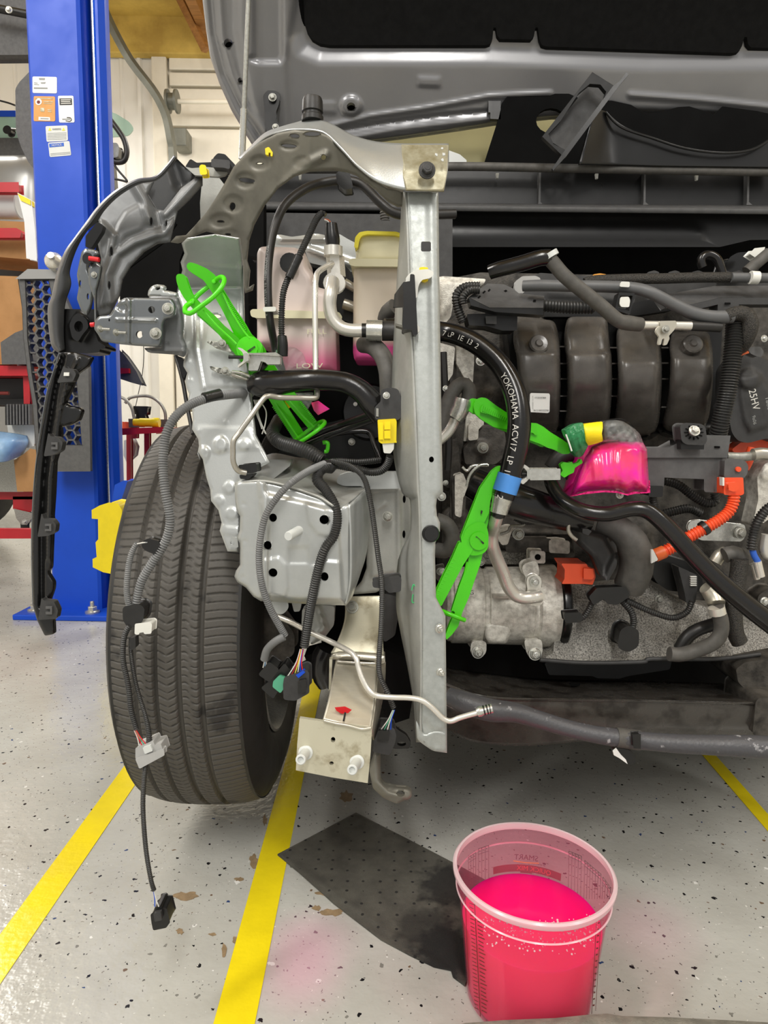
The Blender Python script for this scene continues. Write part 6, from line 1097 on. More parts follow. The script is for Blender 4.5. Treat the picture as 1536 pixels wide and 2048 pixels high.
fi = P('fender_inner', 'Z5', '600,335 700,276 825,278 800,330 785,362 822,440 848,466 892,470 940,410 1010,320 1090,262 1150,232 1150,300 1060,400 985,470 960,560 935,682 850,690 760,745 670,840 615,930 595,1040 560,1110 530,1165 430,1185 425,1060 440,960 470,840 475,790 452,690 445,600 460,545 440,505 520,410', 'primer_grey', Y=FYf, th=.003, step=6.5, rim=(5, .004), bumps=[
    bump_poly(Q('Z5', '590,560 640,480 720,435 770,450 790,520 740,600 640,640 590,720 560,640'), 12, .006), bump_line(Q('Z5', '530,1080 520,900 580,760 700,680 900,610 960,560'), 14, .014), bump_line(Q('Z5', '480,560 560,640 540,760 500,900 480,1100'), 10, .010), bump_line(Q('Z5', '700,300 760,400 800,540'), 14, .010), bump_line(Q('Z5', '850,480 880,600'), 14, -.010), bump_line(Q('Z5', '905,500 1020,380 1120,270'), 10, .008)],
    holes=[ell(*q1('Z5', '808,540'), 3.2, 8), ell(*q1('Z5', '542,742'), 3.2, 9.5), ell(*q1('Z5', '527,968'), 3, 8), ell(*q1('Z5', '910,555'), 2, 6)], label='grey stamped inner fender panel')
P('fender_backing', 'Z5', '440,500 700,280 800,400 900,480 980,560 900,680 600,900 540,1160 440,1180', 'black_void', Y=1.14, th=.004)
P('top_flange', 'Z5', '1035,178 1080,188 1180,180 1330,196 1300,235 1255,245 1100,235', 'silver_dusty', Y=1.08, th=.006, r=2, step=8); P('tower_plate', 'Z5', '1152,236 1255,242 1300,300 1200,470 1140,560 1135,420', 'silver_dusty', Y=1.16, th=.01, step=9)
P('yellow_clip', 'Z5', '1135,178 1145,168 1170,172 1178,225 1140,228', 'tape_yellow', Y=1.06, th=.015, r=2, bevel=.002, label='yellow plastic clip'); P('black_cap_strip', 'Z5', '1040,180 1072,130 1112,156 1215,152 1230,118 1255,92 1300,98 1370,170 1335,215 1310,215 1300,190 1180,176 1080,186', 'plastic_black', Y=1.085, th=.03, r=3, bevel=.003)
P('black_cap_block', 'Z5', '1215,130 1330,140 1330,190 1300,180 1215,175', 'plastic_grain', Y=1.06, th=.03, r=3, bevel=.003)
P('black_bracket', 'Z5', '450,545 490,570 480,610 410,720 370,715 372,640', 'plastic_gloss', Y=.99, th=.01, r=3)
P('side_bracket', 'Z5', '345,745 370,722 450,735 460,765 400,800 385,850 420,980 418,1050 402,1130 378,1172 342,1140 312,1060 326,980 312,900 330,810', 'bracket_grey', Y=.985, th=.004, r=4, step=6, rim=(4, .003), holes=[ell(*q1('Z5', '335,955'), 2, 6), ell(*q1('Z5', '386,1045'), 2.2, 6.5)], label='slim grey fender bracket'); P('side_bracket', 'Z5', '388,860 415,820 445,812 478,840 462,930 440,1010 440,1180 452,1230 430,1240 428,1060 392,960', 'bracket_grey', Y=.975, th=.004, r=4, step=6, rim=(4, .003))
bolt(*q1('Z5', '428,900'), .972, 6, car, 'zinc_dull'); P('clip_head', 'Z5', '360,775 378,760 405,768 402,812 372,820 358,800', 'plastic_black', Y=.965, th=.02, r=3, bevel=.002); T('red_fastener', 'Z5', '395,790 430,795 462,800', 4.5, 'red_clip', Y=.965, n=8, label='red push fastener'); T('red_fastener', 'Z5', '405,1235 432,1232', 4.5, 'red_clip', Y=.975, n=8)
hb = P('headlamp_housing', 'Z5', '222,1128 440,1130 455,1200 430,1270 455,1345 505,1375 500,1395 470,1392 460,1418 380,1425 190,1418 222,1370', 'plastic_black', Y=1.02, th=.04, r=3, step=8, bumps=[bump_poly(Q('Z5', '270,1240 330,1150 380,1200 390,1260 340,1340 280,1320'), 8, .012)], label='black lamp housing remains'); P('housing_ring', 'Z5', '262,1235 285,1180 320,1152 380,1200 392,1250 350,1300 320,1350 280,1320', 'plastic_gloss', Y=1.0, th=.01, r=5, parent=hb, holes=[ell(*q1('Z5', '325,1245'), 9, 11)])
# horizontal bracket plates
P('back_plate', 'Z5', '790,1045 940,1040 985,1048 1012,1120 1026,1225 1015,1310 1042,1372 1040,1420 1025,1452 970,1432 790,1420 758,1388 880,1380', 'primer_grey', Y=.965, th=.004, r=5, step=8, rim=(4, .004), bumps=[bump_line(Q('Z5', '770,1402 1030,1408'), 5, .005)], label='grey back plate stamped GR'); pxtext('GR', q1('Z5', '900,1362'), q1('Z5', '932,1364'), 6, 'primer_dark', bpy.data.objects['back_plate'], .962)
P('plate_tab', 'Z5', '785,1045 790,1005 812,975 850,963 900,970 905,985 895,1002 930,1008 985,1020 985,1052 900,1052', 'silver', Y=.975, th=.006, r=4, step=6, holes=[ell(*q1('Z5', '853,990'), 5.2, 3.6, rot=-.3)], rim=(3, .004))
hp = P('bracket_plate', 'Z5', '436,1200 460,1176 530,1172 560,1125 605,1068 640,1052 945,1056 962,1085 975,1120 968,1165 945,1190 900,1198 886,1235 882,1330 868,1382 700,1372 600,1362 480,1345 455,1300 428,1262', 'bracket_grey', Y=.945, th=.005, r=4, step=5.5, rim=(5, .004), bumps=[bump_line(Q('Z5', '660,1070 655,1360'), 7, .008), bump_line(Q('Z5', '580,1200 840,1205'), 5, .006), bump_ell(*q1('Z5', '620,1120'), 14, 10, -.005)], holes=[ell(*q1('Z5', '812,1133'), 7), ell(*q1('Z5', '730,1298'), 7, 7.5), ell(*q1('Z5', '529,1203'), 1.6, 3)], label='grey bracket plate with two bolts')
bolt(*q1('Z5', '922,1127'), .937, 11.5, hp, 'zinc_dull'); bolt(*q1('Z5', '840,1293'), .937, 11.5, hp, 'zinc_dull')
for s in ('468,1262', '575,1285'):
    c_ = q1('Z5', s); bolt(c_[0], c_[1], .935, 7, hp, 'zinc_dull', d=(.9, -.6, 0)); T('screw', 'S', f'{c_[0]+4},{c_[1]} {c_[0]+20},{c_[1]+1}', 2.6, 'zinc_dull', Y=.925, parent=hp, n=8)
# hanging bumper corner strip
st = P('bumper_strip', 'G3', '216,204 300,200 428,232 400,290 330,340 302,420 256,520 290,540 350,550 366,572 345,632 290,662 228,672 232,722 222,800 195,890 186,1100 176,1240 190,1300 175,1350 167,1560 147,1590 185,1650 184,1690 170,1732 155,1772 205,1830 196,1882 182,1890 186,1978 125,1990 75,1890 50,1800 42,1500 45,1250 60,1000 82,800 112,600 142,440 190,290', 'plastic_gloss', Y=lambda x, y: .985 - (y - 700) * .00005, th=.006, r=4, step=7, rim=(4, .004), bumps=[bump_line(Q('G3', '240,230 190,450 150,700 120,1000 105,1300 105,1800'), 8, -.014), bump_line(Q('G3', '330,250 260,420 215,600 190,800 160,1000 150,1500'), 7, .008)], label='black bumper corner strip hanging beside the lift post')
for s in ('205,395 245,288 255,305 300,308 320,340 300,385 225,392', '120,858 148,712 160,735 205,738 236,770 225,820 180,848', '80,1365 105,1218 118,1255 170,1258 194,1290 188,1335 150,1358', '85,1888 105,1752 118,1770 180,1775 206,1830 196,1880'): P('retaining_clip', 'G3', s, 'plastic_grain', Y=.965 if '205' in s[:4] else .945, th=.012, r=3, parent=st, bevel=.002, holes=[])
P('clip_window', 'G3', '245,330 278,330 276,352 243,352', 'white_plastic', Y=.962, th=.002, parent=st)
for s in ('165,770 205,770 205,815 165,815 165,800 192,800 192,785 165,785', '125,1285 165,1285 165,1330 125,1330 125,1318 152,1318 152,1298 125,1298', '130,1805 170,1805 170,1855 130,1855 130,1840 158,1840 158,1820 130,1820'): P('clip_tongue', 'G3', s, 'plastic_grey', Y=.942, th=.003, parent=st)
T('strip_edge', 'G3', '216,204 190,290 142,440 112,600 82,800 60,1000 45,1250 42,1500 50,1800', 1.3, 'bracket_grey', Y=.975, n=6, parent=st)
# ================================================================ front wheel
wc = Vector((-.306, 1.316, .42)); RT = .36; HW = .097
wheel = link('wheel', None, parent=car, mw=Matrix.Translation(wc), label='front wheel seen tread-on')
nt_, nu_ = 1300, 112
th = np.linspace(-0.62 * np.pi, 0.62 * np.pi, nt_); uu = np.linspace(-1, 1, nu_)
TH, UU = np.meshgrid(th, uu, indexing='ij'); U = UU * HW; S_ = TH * RT
dep = np.zeros_like(U)
gr = (-.056, -.0245, .0095, .0425)
for g in gr: dep = np.maximum(dep, .008 * np.clip((.0042 - np.abs(U - g)) / .0012, 0, 1))
def sipe(ph, wd): return np.clip(1 - np.abs(((ph + .5) % 1) - .5) / wd, 0, 1)
p0 = .0125
lft = U < gr[0] - .004; rgt = U > gr[3] + .004
ph = S_ / p0 + .25 * np.sin((U + .097) * 60); wdt = np.where(np.floor(ph + .5) % 3 == 0, .16, .09)
dep = np.where(lft & (U > -.094), np.maximum(dep, .0035 * sipe(ph, wdt)), dep)
ph = S_ / p0 - .3 * np.sin((U - .045) * 45); wdt = np.where(np.floor(ph + .5) % 3 == 0, .16, .09)
dep = np.where(rgt, np.maximum(dep, .0035 * sipe(ph, wdt)), dep)
for a, b, sg in ((gr[0], gr[1], 1), (gr[1], gr[2], -1), (gr[2], gr[3], 1)):
    c = (a + b) / 2; m_ = (U > a + .004) & (U < b - .003); t = (U - c) / (b - a)
    wv = .85 * np.abs(t * 2) if sg < 0 else (1.3 * t + .25 * np.sin(t * 9))
    ph = S_ / (p0 * .92) + wv * sg; wdt = np.where(np.floor(ph + .5) % 2 == 0, .17, .08)
    dep = np.where(m_, np.maximum(dep, .0035 * sipe(ph, wdt) * np.clip((np.abs(t) - .04) / .1 + .4, 0, 1)), dep)
crown = .010 * np.abs(UU) ** 4 + .004 * UU ** 2
Rr = RT - crown - dep
V = np.stack([wc.x + U, wc.y - Rr * np.cos(TH), wc.z + Rr * np.sin(TH)], -1).reshape(-1, 3)
I, J = np.meshgrid(np.arange(nt_ - 1), np.arange(nu_ - 1), indexing='ij'); a = (I * nu_ + J).ravel()
me = bpy.data.meshes.new('tread'); Fq = np.stack([a, a + 1, a + nu_ + 1, a + nu_], 1)
me.vertices.add(len(V)); me.vertices.foreach_set('co', V.ravel()); me.loops.add(Fq.size); me.loops.foreach_set('vertex_index', Fq.ravel())
me.polygons.add(len(Fq)); me.polygons.foreach_set('loop_start', np.arange(len(Fq)) * 4); me.polygons.foreach_set('loop_total', np.full(len(Fq), 4)); me.update(calc_edges=True); me.validate()
me.polygons.foreach_set('use_smooth', np.ones(len(Fq), bool))
link('tread', me, 'tyre_rubber', wheel)
lathe('sidewall', [(RT - .0145, HW - .0005), (RT - .03, HW + .010), (RT - .06, HW + .020), (RT - .10, HW + .020), (RT - .128, HW + .008), (RT - .132, HW - .002), (RT - .12, HW - .02), (RT - .05, HW - .02)], wc, (1, 0, 0), 'tyre_side', wheel, n=96, caps=False)
lathe('sidewall', [(RT - .0145, HW - .0005), (RT - .03, HW + .010), (RT - .06, HW + .020), (RT - .10, HW + .020), (RT - .128, HW + .008), (RT - .132, HW - .02), (RT - .03, HW - .02)], wc, (-1, 0, 0), 'tyre_side', wheel, n=96, caps=False)
lathe('carcass', [(RT - .012, -HW * 1.0), (RT - .011, -HW * .6), (RT - .011, HW * .6), (RT - .012, HW * 1.0)], wc, (1, 0, 0), 'tyre_side', wheel, n=96, caps=False)
lathe('rim', [(RT - .126, HW + .012), (RT - .131, HW + .014), (RT - .138, HW + .004), (RT - .150, HW - .03), (RT - .16, -.01), (RT - .24, -.03), (.06, -.04), (0, -.04)], wc, (1, 0, 0), 'zinc_dull', wheel, n=72, caps=False, label='grey wheel rim')
lathe('brake_disc', [(.0, .0), (.07, .0), (.075, -.02), (.15, -.02), (.15, -.0), (.08, .0)], wc + Vector((.02, 0, 0)), (1, 0, 0), 'engine_dark', wheel, n=48)
# ================================================================ green pinch pliers
def GP(name, tg, pts, par, Y, th=.010, r=3, bevel=.0022, mat='green', **kw): return P(name, tg, pts, mat, Y=Y, th=th, r=r, parent=par, bevel=bevel, **kw)
g1 = thing('hose_pliers', 'open green plastic hose pinch pliers in front of the silver apron panel', 'pliers', at(500, 700, .93), 'green hose pinch pliers')
PY = lambda x, y: .925 + (y - 530) * .00028
GP('arm', 'G1', '162,150 172,130 192,127 245,143 330,182 385,225 430,300 470,370 548,500 655,655 715,760 800,835 842,900 850,930 800,960 700,980 640,880 600,775 530,630 470,510 400,390 350,315 310,262 250,222 180,178', g1, lambda x, y: PY(x, y) + .008)
GP('arm', 'G1', '60,245 68,225 100,220 132,232 150,290 185,385 235,450 300,510 385,585 475,680 560,750 615,800 640,850 660,980 610,960 560,900 500,830 440,755 360,670 240,562 190,505 130,430 85,350 66,290', g1, PY)
GP('arm', 'G1', '600,930 720,930 960,1260 1020,1370 1215,1680 1195,1725 1140,1740 1110,1690 900,1350 700,1110', g1, lambda x, y: PY(x, y) - .002)
GP('arm', 'G1', '780,900 880,960 968,1090 1140,1320 1335,1572 1310,1622 1265,1622 1060,1380 900,1180 780,1000', g1, lambda x, y: PY(x, y) + .006)
for s in ('480,395 560,560 650,710 720,800', '300,545 420,680 540,790 600,850', '940,1370 1040,1520 1160,1700', '1080,1370 1200,1500 1300,1600'): T('arm_rib', 'G1', s, 1.8, 'green', Y=.918 if s[0] != '9' and s[:2] != '10' else 1.0, parent=g1, n=6)
for a_, b_, n_, sg in (((455, 360), (690, 730), 26, 1), ((250, 585), (480, 790), 20, -1), ((930, 1420), (1110, 1690), 18, -1), ((1160, 1350), (1320, 1560), 16, 1)):
    for i in range(n_):
        t = i / n_; x = a_[0] + (b_[0] - a_[0]) * t; y = a_[1] + (b_[1] - a_[1]) * t; P('tooth', 'G1', f'{x-7},{y-3} {x+7},{y-7} {x+8},{y+2} {x-6},{y+6}', 'green', Y=float(PY(0, 500 + y / 4.518)) + .002, th=.008, parent=g1)
GP('pivot_cap', 'S', ell(*q1('G1', '712,890'), 22), g1, .958, th=.012, r=0); GP('pivot_cap', 'S', ell(*q1('G1', '706,892'), 17.5), g1, .955, th=.006, r=0, bevel=.001)
P('printed_mark', 'G1', '698,910 765,866 770,878 735,905 722,918 708,922', 'ink_black', Y=.9535, th=.0006, parent=g1, holes=[Q('G1', '722,902 757,878 760,882 732,902')])
def loop(pts, par, r=4.6, name='locking_link'):
    q = Q('G1', pts); q = q + q[:1]; return tube(name, q, r, 'green', par, n=12, sm=6)
loop('135,560,.925 190,570,.915 290,500,.912 400,415,.912 470,330,.915 490,265,.925 450,248,.935 360,320,.95 260,400,.95 200,465,.945 140,515,.935', g1)
loop('1115,1745,1.0 1150,1748,.99 1230,1700,.985 1330,1630,.985 1395,1570,.995 1385,1548,1.01 1330,1570,1.02 1240,1640,1.02 1150,1705,1.01', g1, 4)
for s in ('202,475', '400,290', '1350,1590'): c_ = q1('G1', s); lathe('rivet', [(.003, 0), (.003, .003), (.002, .004), (0, .004)], at(c_[0], c_[1], float(PY(0, c_[1])) + (.0065 if s[:3] == '400' else -.001)), (0, -1, 0), 'green', g1, n=14)
T('jaw_tip', 'G1', '1190,1755 1260,1800 1340,1815', 4, 'green', Y=1.03, parent=g1); T('jaw_tip', 'G1', '1380,1740 1425,1745 1420,1815 1395,1820', 4, 'green', Y=1.03, parent=g1)
g2 = thing('hose_pliers', 'green pinch pliers lying behind the thick lettered black hose', 'pliers', at(1040, 855, 1.05), 'green hose pinch pliers')
GP('arm', 'F5', '295,235 330,200 385,212 400,300 360,340 300,300', g2, 1.055); GP('arm', 'F5', '358,260 375,215 425,192 470,200 560,270 720,375 760,400 940,455 985,456 1050,490 1120,545 1250,625 1310,670 1334,712 1318,742 1265,745 1180,700 1110,680 1030,640 905,595 720,495 560,470 430,390 370,335', g2, 1.045)
GP('handle_grip', 'F5', '445,255 480,258 600,320 720,378 720,430 600,385 500,345 418,325 425,290', g2, 1.038, th=.01, bevel=.001)
for k_ in range(13): P('grip_rib', 'F5', f'{450+k_*20},{268+k_*10} {458+k_*20},{272+k_*10} {446+k_*20},{322+k_*9} {438+k_*20},{318+k_*9}', 'green', Y=1.0355, th=.004, parent=g2)
GP('arm', 'F5', '430,385 560,440 720,500 900,590 1060,640 1085,662 1050,690 1000,665 905,628 720,545 600,500 560,480 480,430', g2, 1.056)
GP('catch', 'F5', '905,478 975,470 985,520 1000,545 975,560 960,535 905,530', g2, 1.04, bevel=.001)
g3 = thing('hose_pliers', 'green ribbed pinch pliers standing upright behind the front pillar', 'pliers', at(950, 1090, .99), 'green hose pinch pliers')
GP('arm', 'G4', '738,66 692,78 640,118 518,290 400,590 322,790 330,850 300,848 230,1010 140,1190 72,1340 64,1410 112,1495 188,1352 330,1082 420,945 540,665 602,532 612,420 652,300 712,150', g3, lambda x, y: 1.0 - (y - 930) * .0001, th=.014)
GP('arm', 'G4', '612,530 600,620 580,700 540,860 545,935 510,1080 450,1250 400,1400 330,1560 290,1700 232,1780 168,1842 160,1790 210,1660 260,1560 230,1540 215,1560 300,1290 390,1060 395,1010 430,700 560,600', g3, lambda x, y: 1.012 - (y - 930) * .0001)
GP('pivot_body', 'G4', '380,715 440,670 500,648 560,660 585,760 580,900 540,945 470,965 410,960 380,900 330,850', g3, .985, th=.01, r=8); GP('pivot_cap', 'S', ell(*q1('G4', '500,830'), 17), g3, .982, th=.01, r=0, bevel=.001)
P('printed_mark', 'G4', '468,786 478,782 556,850 546,862', 'ink_black', Y=.981, th=.0006, parent=g3, holes=[Q('G4', '480,790 530,832 524,838 474,798')])
for k_ in range(11):
    y = 1015 + k_ * 36; x = 245 - k_ * 17.5; T('grip_rib', 'G4', f'{x-8},{y} {x+36},{y+12}', 1.6, 'green', Y=.982 - k_ * .0007, parent=g3, n=8)
T('arm_rib', 'G4', '380,1040 330,1260 250,1500 215,1600', 2.5, 'green', Y=.992, parent=g3, n=8); T('locking_link', 'G4', '120,1545,.975 200,1580,.97 290,1615,.97 355,1640,.975', 4.5, 'green', parent=g3, n=12); T('locking_link', 'G4', '130,1570,1.0 240,1600,1.0 350,1640,.985', 3.5, 'green', parent=g3, n=10)
P('slot_mark', 'G4', '522,515 540,520 532,552 518,545', 'ink_black', Y=.986, th=.0006, parent=g3)
g4 = tag(P('hose_pinch', 'G5', '415,560 450,535 500,545 530,530 545,560 600,540 625,500 640,540 560,590 548,640 500,660 455,692 415,660 440,620', 'green', Y=1.04, th=.012, r=2, bevel=.002, parent=None), 'light green clip sticking out left of the pink bag', 'clip')
# ================================================================ steel pinch clamps
def clampthing(lab, loc): return thing('pinch_clamp', lab, 'clamp', loc)
k1 = clampthing('steel wing nut clamp on the pinched hose end near the green pliers', at(520, 718, .93))
P('channel', 'G1', '712,932 992,950 992,1030 880,1030 860,1010 820,1000 790,1085 712,1085', 'zinc', Y=.935, th=.012, r=1, parent=k1, bevel=.0015); P('channel_top', 'G1', '712,932 960,925 992,950 990,960 715,945', 'zinc_dull', Y=.93, th=.03, parent=k1)
P('wing_nut', 'G1', '608,882 640,886 690,925 712,945 712,990 690,1005 640,1040 612,1062 616,1040 660,1008 668,985 668,955 655,920', 'pipe_aluminium', Y=.925, th=.008, r=3, parent=k1, bevel=.0015); P('nut_body', 'G1', '668,940 700,936 704,998 670,1002', 'zinc', Y=.918, th=.02, r=2, parent=k1, bevel=.002)
T('screw', 'G1', '530,967 690,970', 3.4, 'plastic_black', Y=.928, parent=k1, n=12)
k2 = clampthing('steel wing nut clamp right of the blue taped hose', at(1085, 948, 1.0))
P('channel', 'G4', '1028,94 1332,92 1332,200 1028,204', 'zinc', Y=.99, th=.02, r=1, parent=k2, bevel=.0015, step=None); P('wing_nut', 'G4', '940,42 965,50 1005,75 1028,115 1026,165 1000,205 950,248 928,215 980,188 1004,155 1000,120 975,85 938,58', 'pipe_aluminium', Y=.985, th=.008, r=3, parent=k2, bevel=.0015); P('nut_body', 'G4', '1000,105 1030,100 1030,190 1000,185', 'zinc', Y=.982, th=.02, r=2, parent=k2, bevel=.002)
T('screw', 'G4', '900,140 1010,145', 4, 'plastic_black', Y=.99, parent=k2, n=12)
# ================================================================ bags of drained coolant
b1 = thing('coolant_bag', 'clear plastic bag full of bright pink coolant taped over a hose end', 'bag', at(1220, 985, 1.0))
bo = Q('G5', '515,882 560,740 610,610 660,480 735,372 820,335 900,318 1040,312 1180,318 1262,335 1300,400 1312,600 1326,790 1302,838 1180,828 1130,858 1075,858 1000,826 860,820 700,832 600,852')
rn = np.random.RandomState(3); wr = [(rn.uniform(1150, 1290), rn.uniform(890, 980), rn.uniform(-1, 1), rn.uniform(4, 9)) for _ in range(16)]
def wrinkle(x, y):
    z = .0 * x
    for (a_, b_, t_, w__) in wr: z = z + .0035 * np.exp(-(((x - a_) * math.cos(t_) + (y - b_) * math.sin(t_) * .25) / w__) ** 2) * np.exp(-(((y - b_)) / 34) ** 2)
    return z
P('fluid_pouch', 'S', bo, 'coolant_pink', Y=1.02, th=.05, step=5, rim=(22, .045), bumps=[bump_ell(1222, 940, 62, 60, .02, .9), wrinkle], parent=b1, label='bright pink fluid pouch')
P('film_top', 'G5', '848,150 880,112 960,100 1050,112 1160,180 1225,240 1258,320 1300,420 1180,400 1040,350 900,350 850,310', 'clear_film', Y=1.0, th=.03, step=6, r=4, rim=(14, .02), bumps=[lambda x, y: .004 * np.sin(x * .35 + y * .1) * np.sin(y * .25)], parent=b1, label='clear wrinkled film')
P('tape_band', 'G5', '652,150 690,138 845,118 848,180 838,240 852,318 780,345 700,366 668,320', 'tape_yellow', Y=lambda x, y: 1.005 + ((y - 866) / 24) ** 2 * .012, th=.02, step=6, r=2, parent=b1, label='yellow tape band')
P('green_wrap', 'G5', '455,205 555,145 640,126 655,160 672,320 700,366 640,470 600,490 545,435 520,330 480,270', 'green_film', Y=lambda x, y: 1.005 + ((y - 872) / 30) ** 2 * .010, th=.02, step=6, r=3, bumps=[lambda x, y: .003 * np.sin(x * .5 - y * .15)], parent=b1, label='green plastic wrap')
T('white_strip', 'G5', '470,250 500,330 530,420', 1.6, 'white_plastic', Y=.998, parent=b1)
P('film_skirt', 'G5', '515,884 700,836 860,824 1000,830 1100,862 1180,836 1304,842 1326,796 1330,720 1334,850 1180,858 1100,876 1000,850 860,842 700,858 560,880', 'pink_film', Y=1.015, th=.004, parent=b1)
tube('drain_hose', [q for q in Q('G5', '600,300,1.04,12 760,240,1.035,17 900,200,1.04,19 1020,190,1.05,20 1090,250,1.06,18 1110,330,1.07,16')], 17, 'rubber_shine', car, n=20)
b2 = thing('empty_bag', 'clear empty plastic bag hanging behind the left thick hose', 'bag', at(600, 800, 1.0))
P('film', 'G1', '900,1010 960,905 1000,864 1130,880 1195,925 1240,1040 1270,1140 1180,1180 960,1140 920,1100', 'clear_film', Y=.99, th=.01, step=8, r=3, bumps=[lambda x, y: .004 * np.sin(x * .3 + y * .2)], parent=b2)
P('film_tail', 'G1', '1090,1290 1290,1285 1280,1370 1240,1440 1200,1500 1120,1440', 'clear_film', Y=1.03, th=.01, step=8, r=3, bumps=[lambda x, y: .004 * np.sin(x * .4 - y * .3)], parent=b2)
P('pink_corner', 'G1', '1275,1380 1340,1362 1442,1436 1338,1492 1300,1450', 'coolant_pink', Y=1.035, th=.006, parent=b2, label='pink fluid corner'); P('yellow_piece', 'G1', '1030,1350 1060,1370 1090,1420 1060,1440', 'tape_yellow', Y=1.05, th=.004, parent=b2); P('green_knot', 'G1', '955,905 985,885 1030,900 1060,930 1010,950 970,945', 'green_film', Y=.985, th=.01, r=3, parent=b2)
# ================================================================ absorbent mat
def matmat():
    m = pbr('absorbent', '55534b', 0.85, 0, 0.15, 26, 0.6, 700, col2='45433d'); N = m.node_tree.nodes; K = m.node_tree.links; b = N['Principled BSDF']; src = b.inputs['Base Color'].links[0].from_socket
    tc = N.new('ShaderNodeTexCoord')
    def dark(x, y, rad, amt):
        nonlocal src
        n = N.new('ShaderNodeTexNoise'); n.inputs['Scale'].default_value = 60; K.new(tc.outputs['Object'], n.inputs['Vector'])
        d = N.new('ShaderNodeVectorMath'); d.operation = 'DISTANCE'; K.new(tc.outputs['Object'], d.inputs[0]); d.inputs[1].default_value = fl(x, y)
        ad = N.new('ShaderNodeMath'); ad.operation = 'MULTIPLY_ADD'; K.new(n.outputs[0], ad.inputs[0]); ad.inputs[1].default_value = rad * 1.1; K.new(d.outputs['Value'], ad.inputs[2])
        mr = N.new('ShaderNodeMapRange'); K.new(ad.outputs[0], mr.inputs[0]); mr.inputs[1].default_value = rad * 1.7; mr.inputs[2].default_value = rad * 1.25; mr.inputs[3].default_value = 0; mr.inputs[4].default_value = amt
        mx = N.new('ShaderNodeMix'); mx.data_type = 'RGBA'; K.new(mr.outputs[0], mx.inputs[0]); K.new(src, mx.inputs[6]); mx.inputs[7].default_value = L('151414'); src = mx.outputs[2]
    dark(905, 1775, .06, .85); dark(900, 1910, .06, .95); dark(850, 1860, .05, .6)
    v = N.new('ShaderNodeTexVoronoi'); v.inputs['Scale'].default_value = 36; v.inputs['Randomness'].default_value = 0.15; K.new(tc.outputs['Object'], v.inputs['Vector'])
    lt = N.new('ShaderNodeMath'); lt.operation = 'LESS_THAN'; K.new(v.outputs['Distance'], lt.inputs[0]); lt.inputs[1].default_value = .1
    mx = N.new('ShaderNodeMix'); mx.data_type = 'RGBA'; K.new(lt.outputs[0], mx.inputs[0]); K.new(src, mx.inputs[6]); mx.inputs[7].default_value = L('1c1b1a'); K.new(mx.outputs[2], b.inputs['Base Color'])
matmat()
tag(sheet('absorbent_mat', Q('S', '712,1625 555,1708 600,1745 668,1806 762,1878 822,1910 868,1932 902,1938 906,1952 930,1970 938,1945 1010,1930 1040,1830 990,1770 922,1733 820,1680'), 'absorbent', Y=.0032, th=.0027, flat=True, step=9, bumps=[bump_line(Q('S', '560,1708 760,1850 900,1942'), 10, .003), bump_ell(915, 1940, 22, 22, .004, .8)]), 'dark grey perforated absorbent mat lying on the floor beside the bucket', 'mat')
cx = Q('S', '880,2060 930,2046 1010,2040 1110,2036 1180,2029 1215,2027 1245,2032 1330,2034 1450,2040 1560,2046 1700,2060 1700,2300 880,2300')
tag(sheet('shop_rag', cx, 'cloth_grey', Y=.07, th=.0695, flat=True, step=16, rim=(14, .006), bumps=[lambda x, y: .003 * np.sin(x * .05) + .002 * np.sin(x * .13 + y * .08)]), 'grey cloth at the bottom edge in front of the bucket', 'cloth')
# ================================================================ bucket
BC = Vector((.209, .853, .0035)); BH = .187
bkt = thing('mixing_bucket', 'clear round plastic mixing bucket of pink coolant on the floor', 'bucket', BC)
def br(z): return .083 + (.1022 - .083) * z / BH
RB, RU = .158, .182
prof = [(0.0, .002), (.078, .002), (.083, .004), (br(.012), .012), (br(.10), .10), (br(RB), RB), (br(RB) + .0028, RB + .002), (br(RU) + .0028, RU), (br(RU) + .0012, RU), (br(RB) + .0012, RB + .003), (br(RB) - .0014, RB - .001), (br(.10) - .0014, .10), (br(.012) - .0014, .012), (.080, .0055), (0, .0055)]
lathe('shell', prof, BC, (0, 0, 1), 'bucket_plastic', bkt, n=96)
lathe('rim', [(br(RU) + a, RU + b) for a, b in ((.001, -.002), (.005, -.0015), (.0062, .001), (.0062, .0055), (.004, .0075), (.001, .007), (.001, -.002))], BC, (0, 0, 1), 'bucket_rim', bkt, n=96, caps=False)
lathe('rib', [(br(RB) + .0025, RB), (br(RB) + .0042, RB + .0015), (br(RB) + .0025, RB + .003)], BC, (0, 0, 1), 'bucket_rim', bkt, n=96, caps=False)
ZL = .115
lathe('coolant', [(0, .0062), (.0795, .0062), (br(.012) - .002, .013), (br(ZL) - .002, ZL), (0, ZL)], BC, (0, 0, 1), 'liquid_pink', bkt, n=96, label='pink red coolant')
def cone(px_, py_, front=True, off=.0006):
    d = ray(px_, py_).normalized(); ts = np.linspace(.7, 1.9, 1500); p = np.array(CAM)[None] + np.array(d)[None] * ts[:, None]
    z = p[:, 2] - BC.z; g = np.hypot(p[:, 0] - BC.x, p[:, 1] - BC.y) - (br(z) + (off if front else off))
    idx = np.where(np.diff(np.sign(g)) != 0)[0]
    if len(idx) == 0: i = int(np.argmin(np.abs(g)))
    else: i = idx[0] if front else idx[-1]
    return Vector(p[i])
def conequad(tg, s, mat, front=True, name='print'):
    pp = [cone(x, y, front) for x, y in Q(tg, s)]
    return link(name, mesh(name, pp, [tuple(range(len(pp)))], smooth=False), mat, bkt)
V = []; F = []
def addq(s, front):
    b0 = len(V); V.extend(cone(x, y, front) for x, y in Q('F7', s)); F.append((b0, b0 + 1, b0 + 2, b0 + 3))
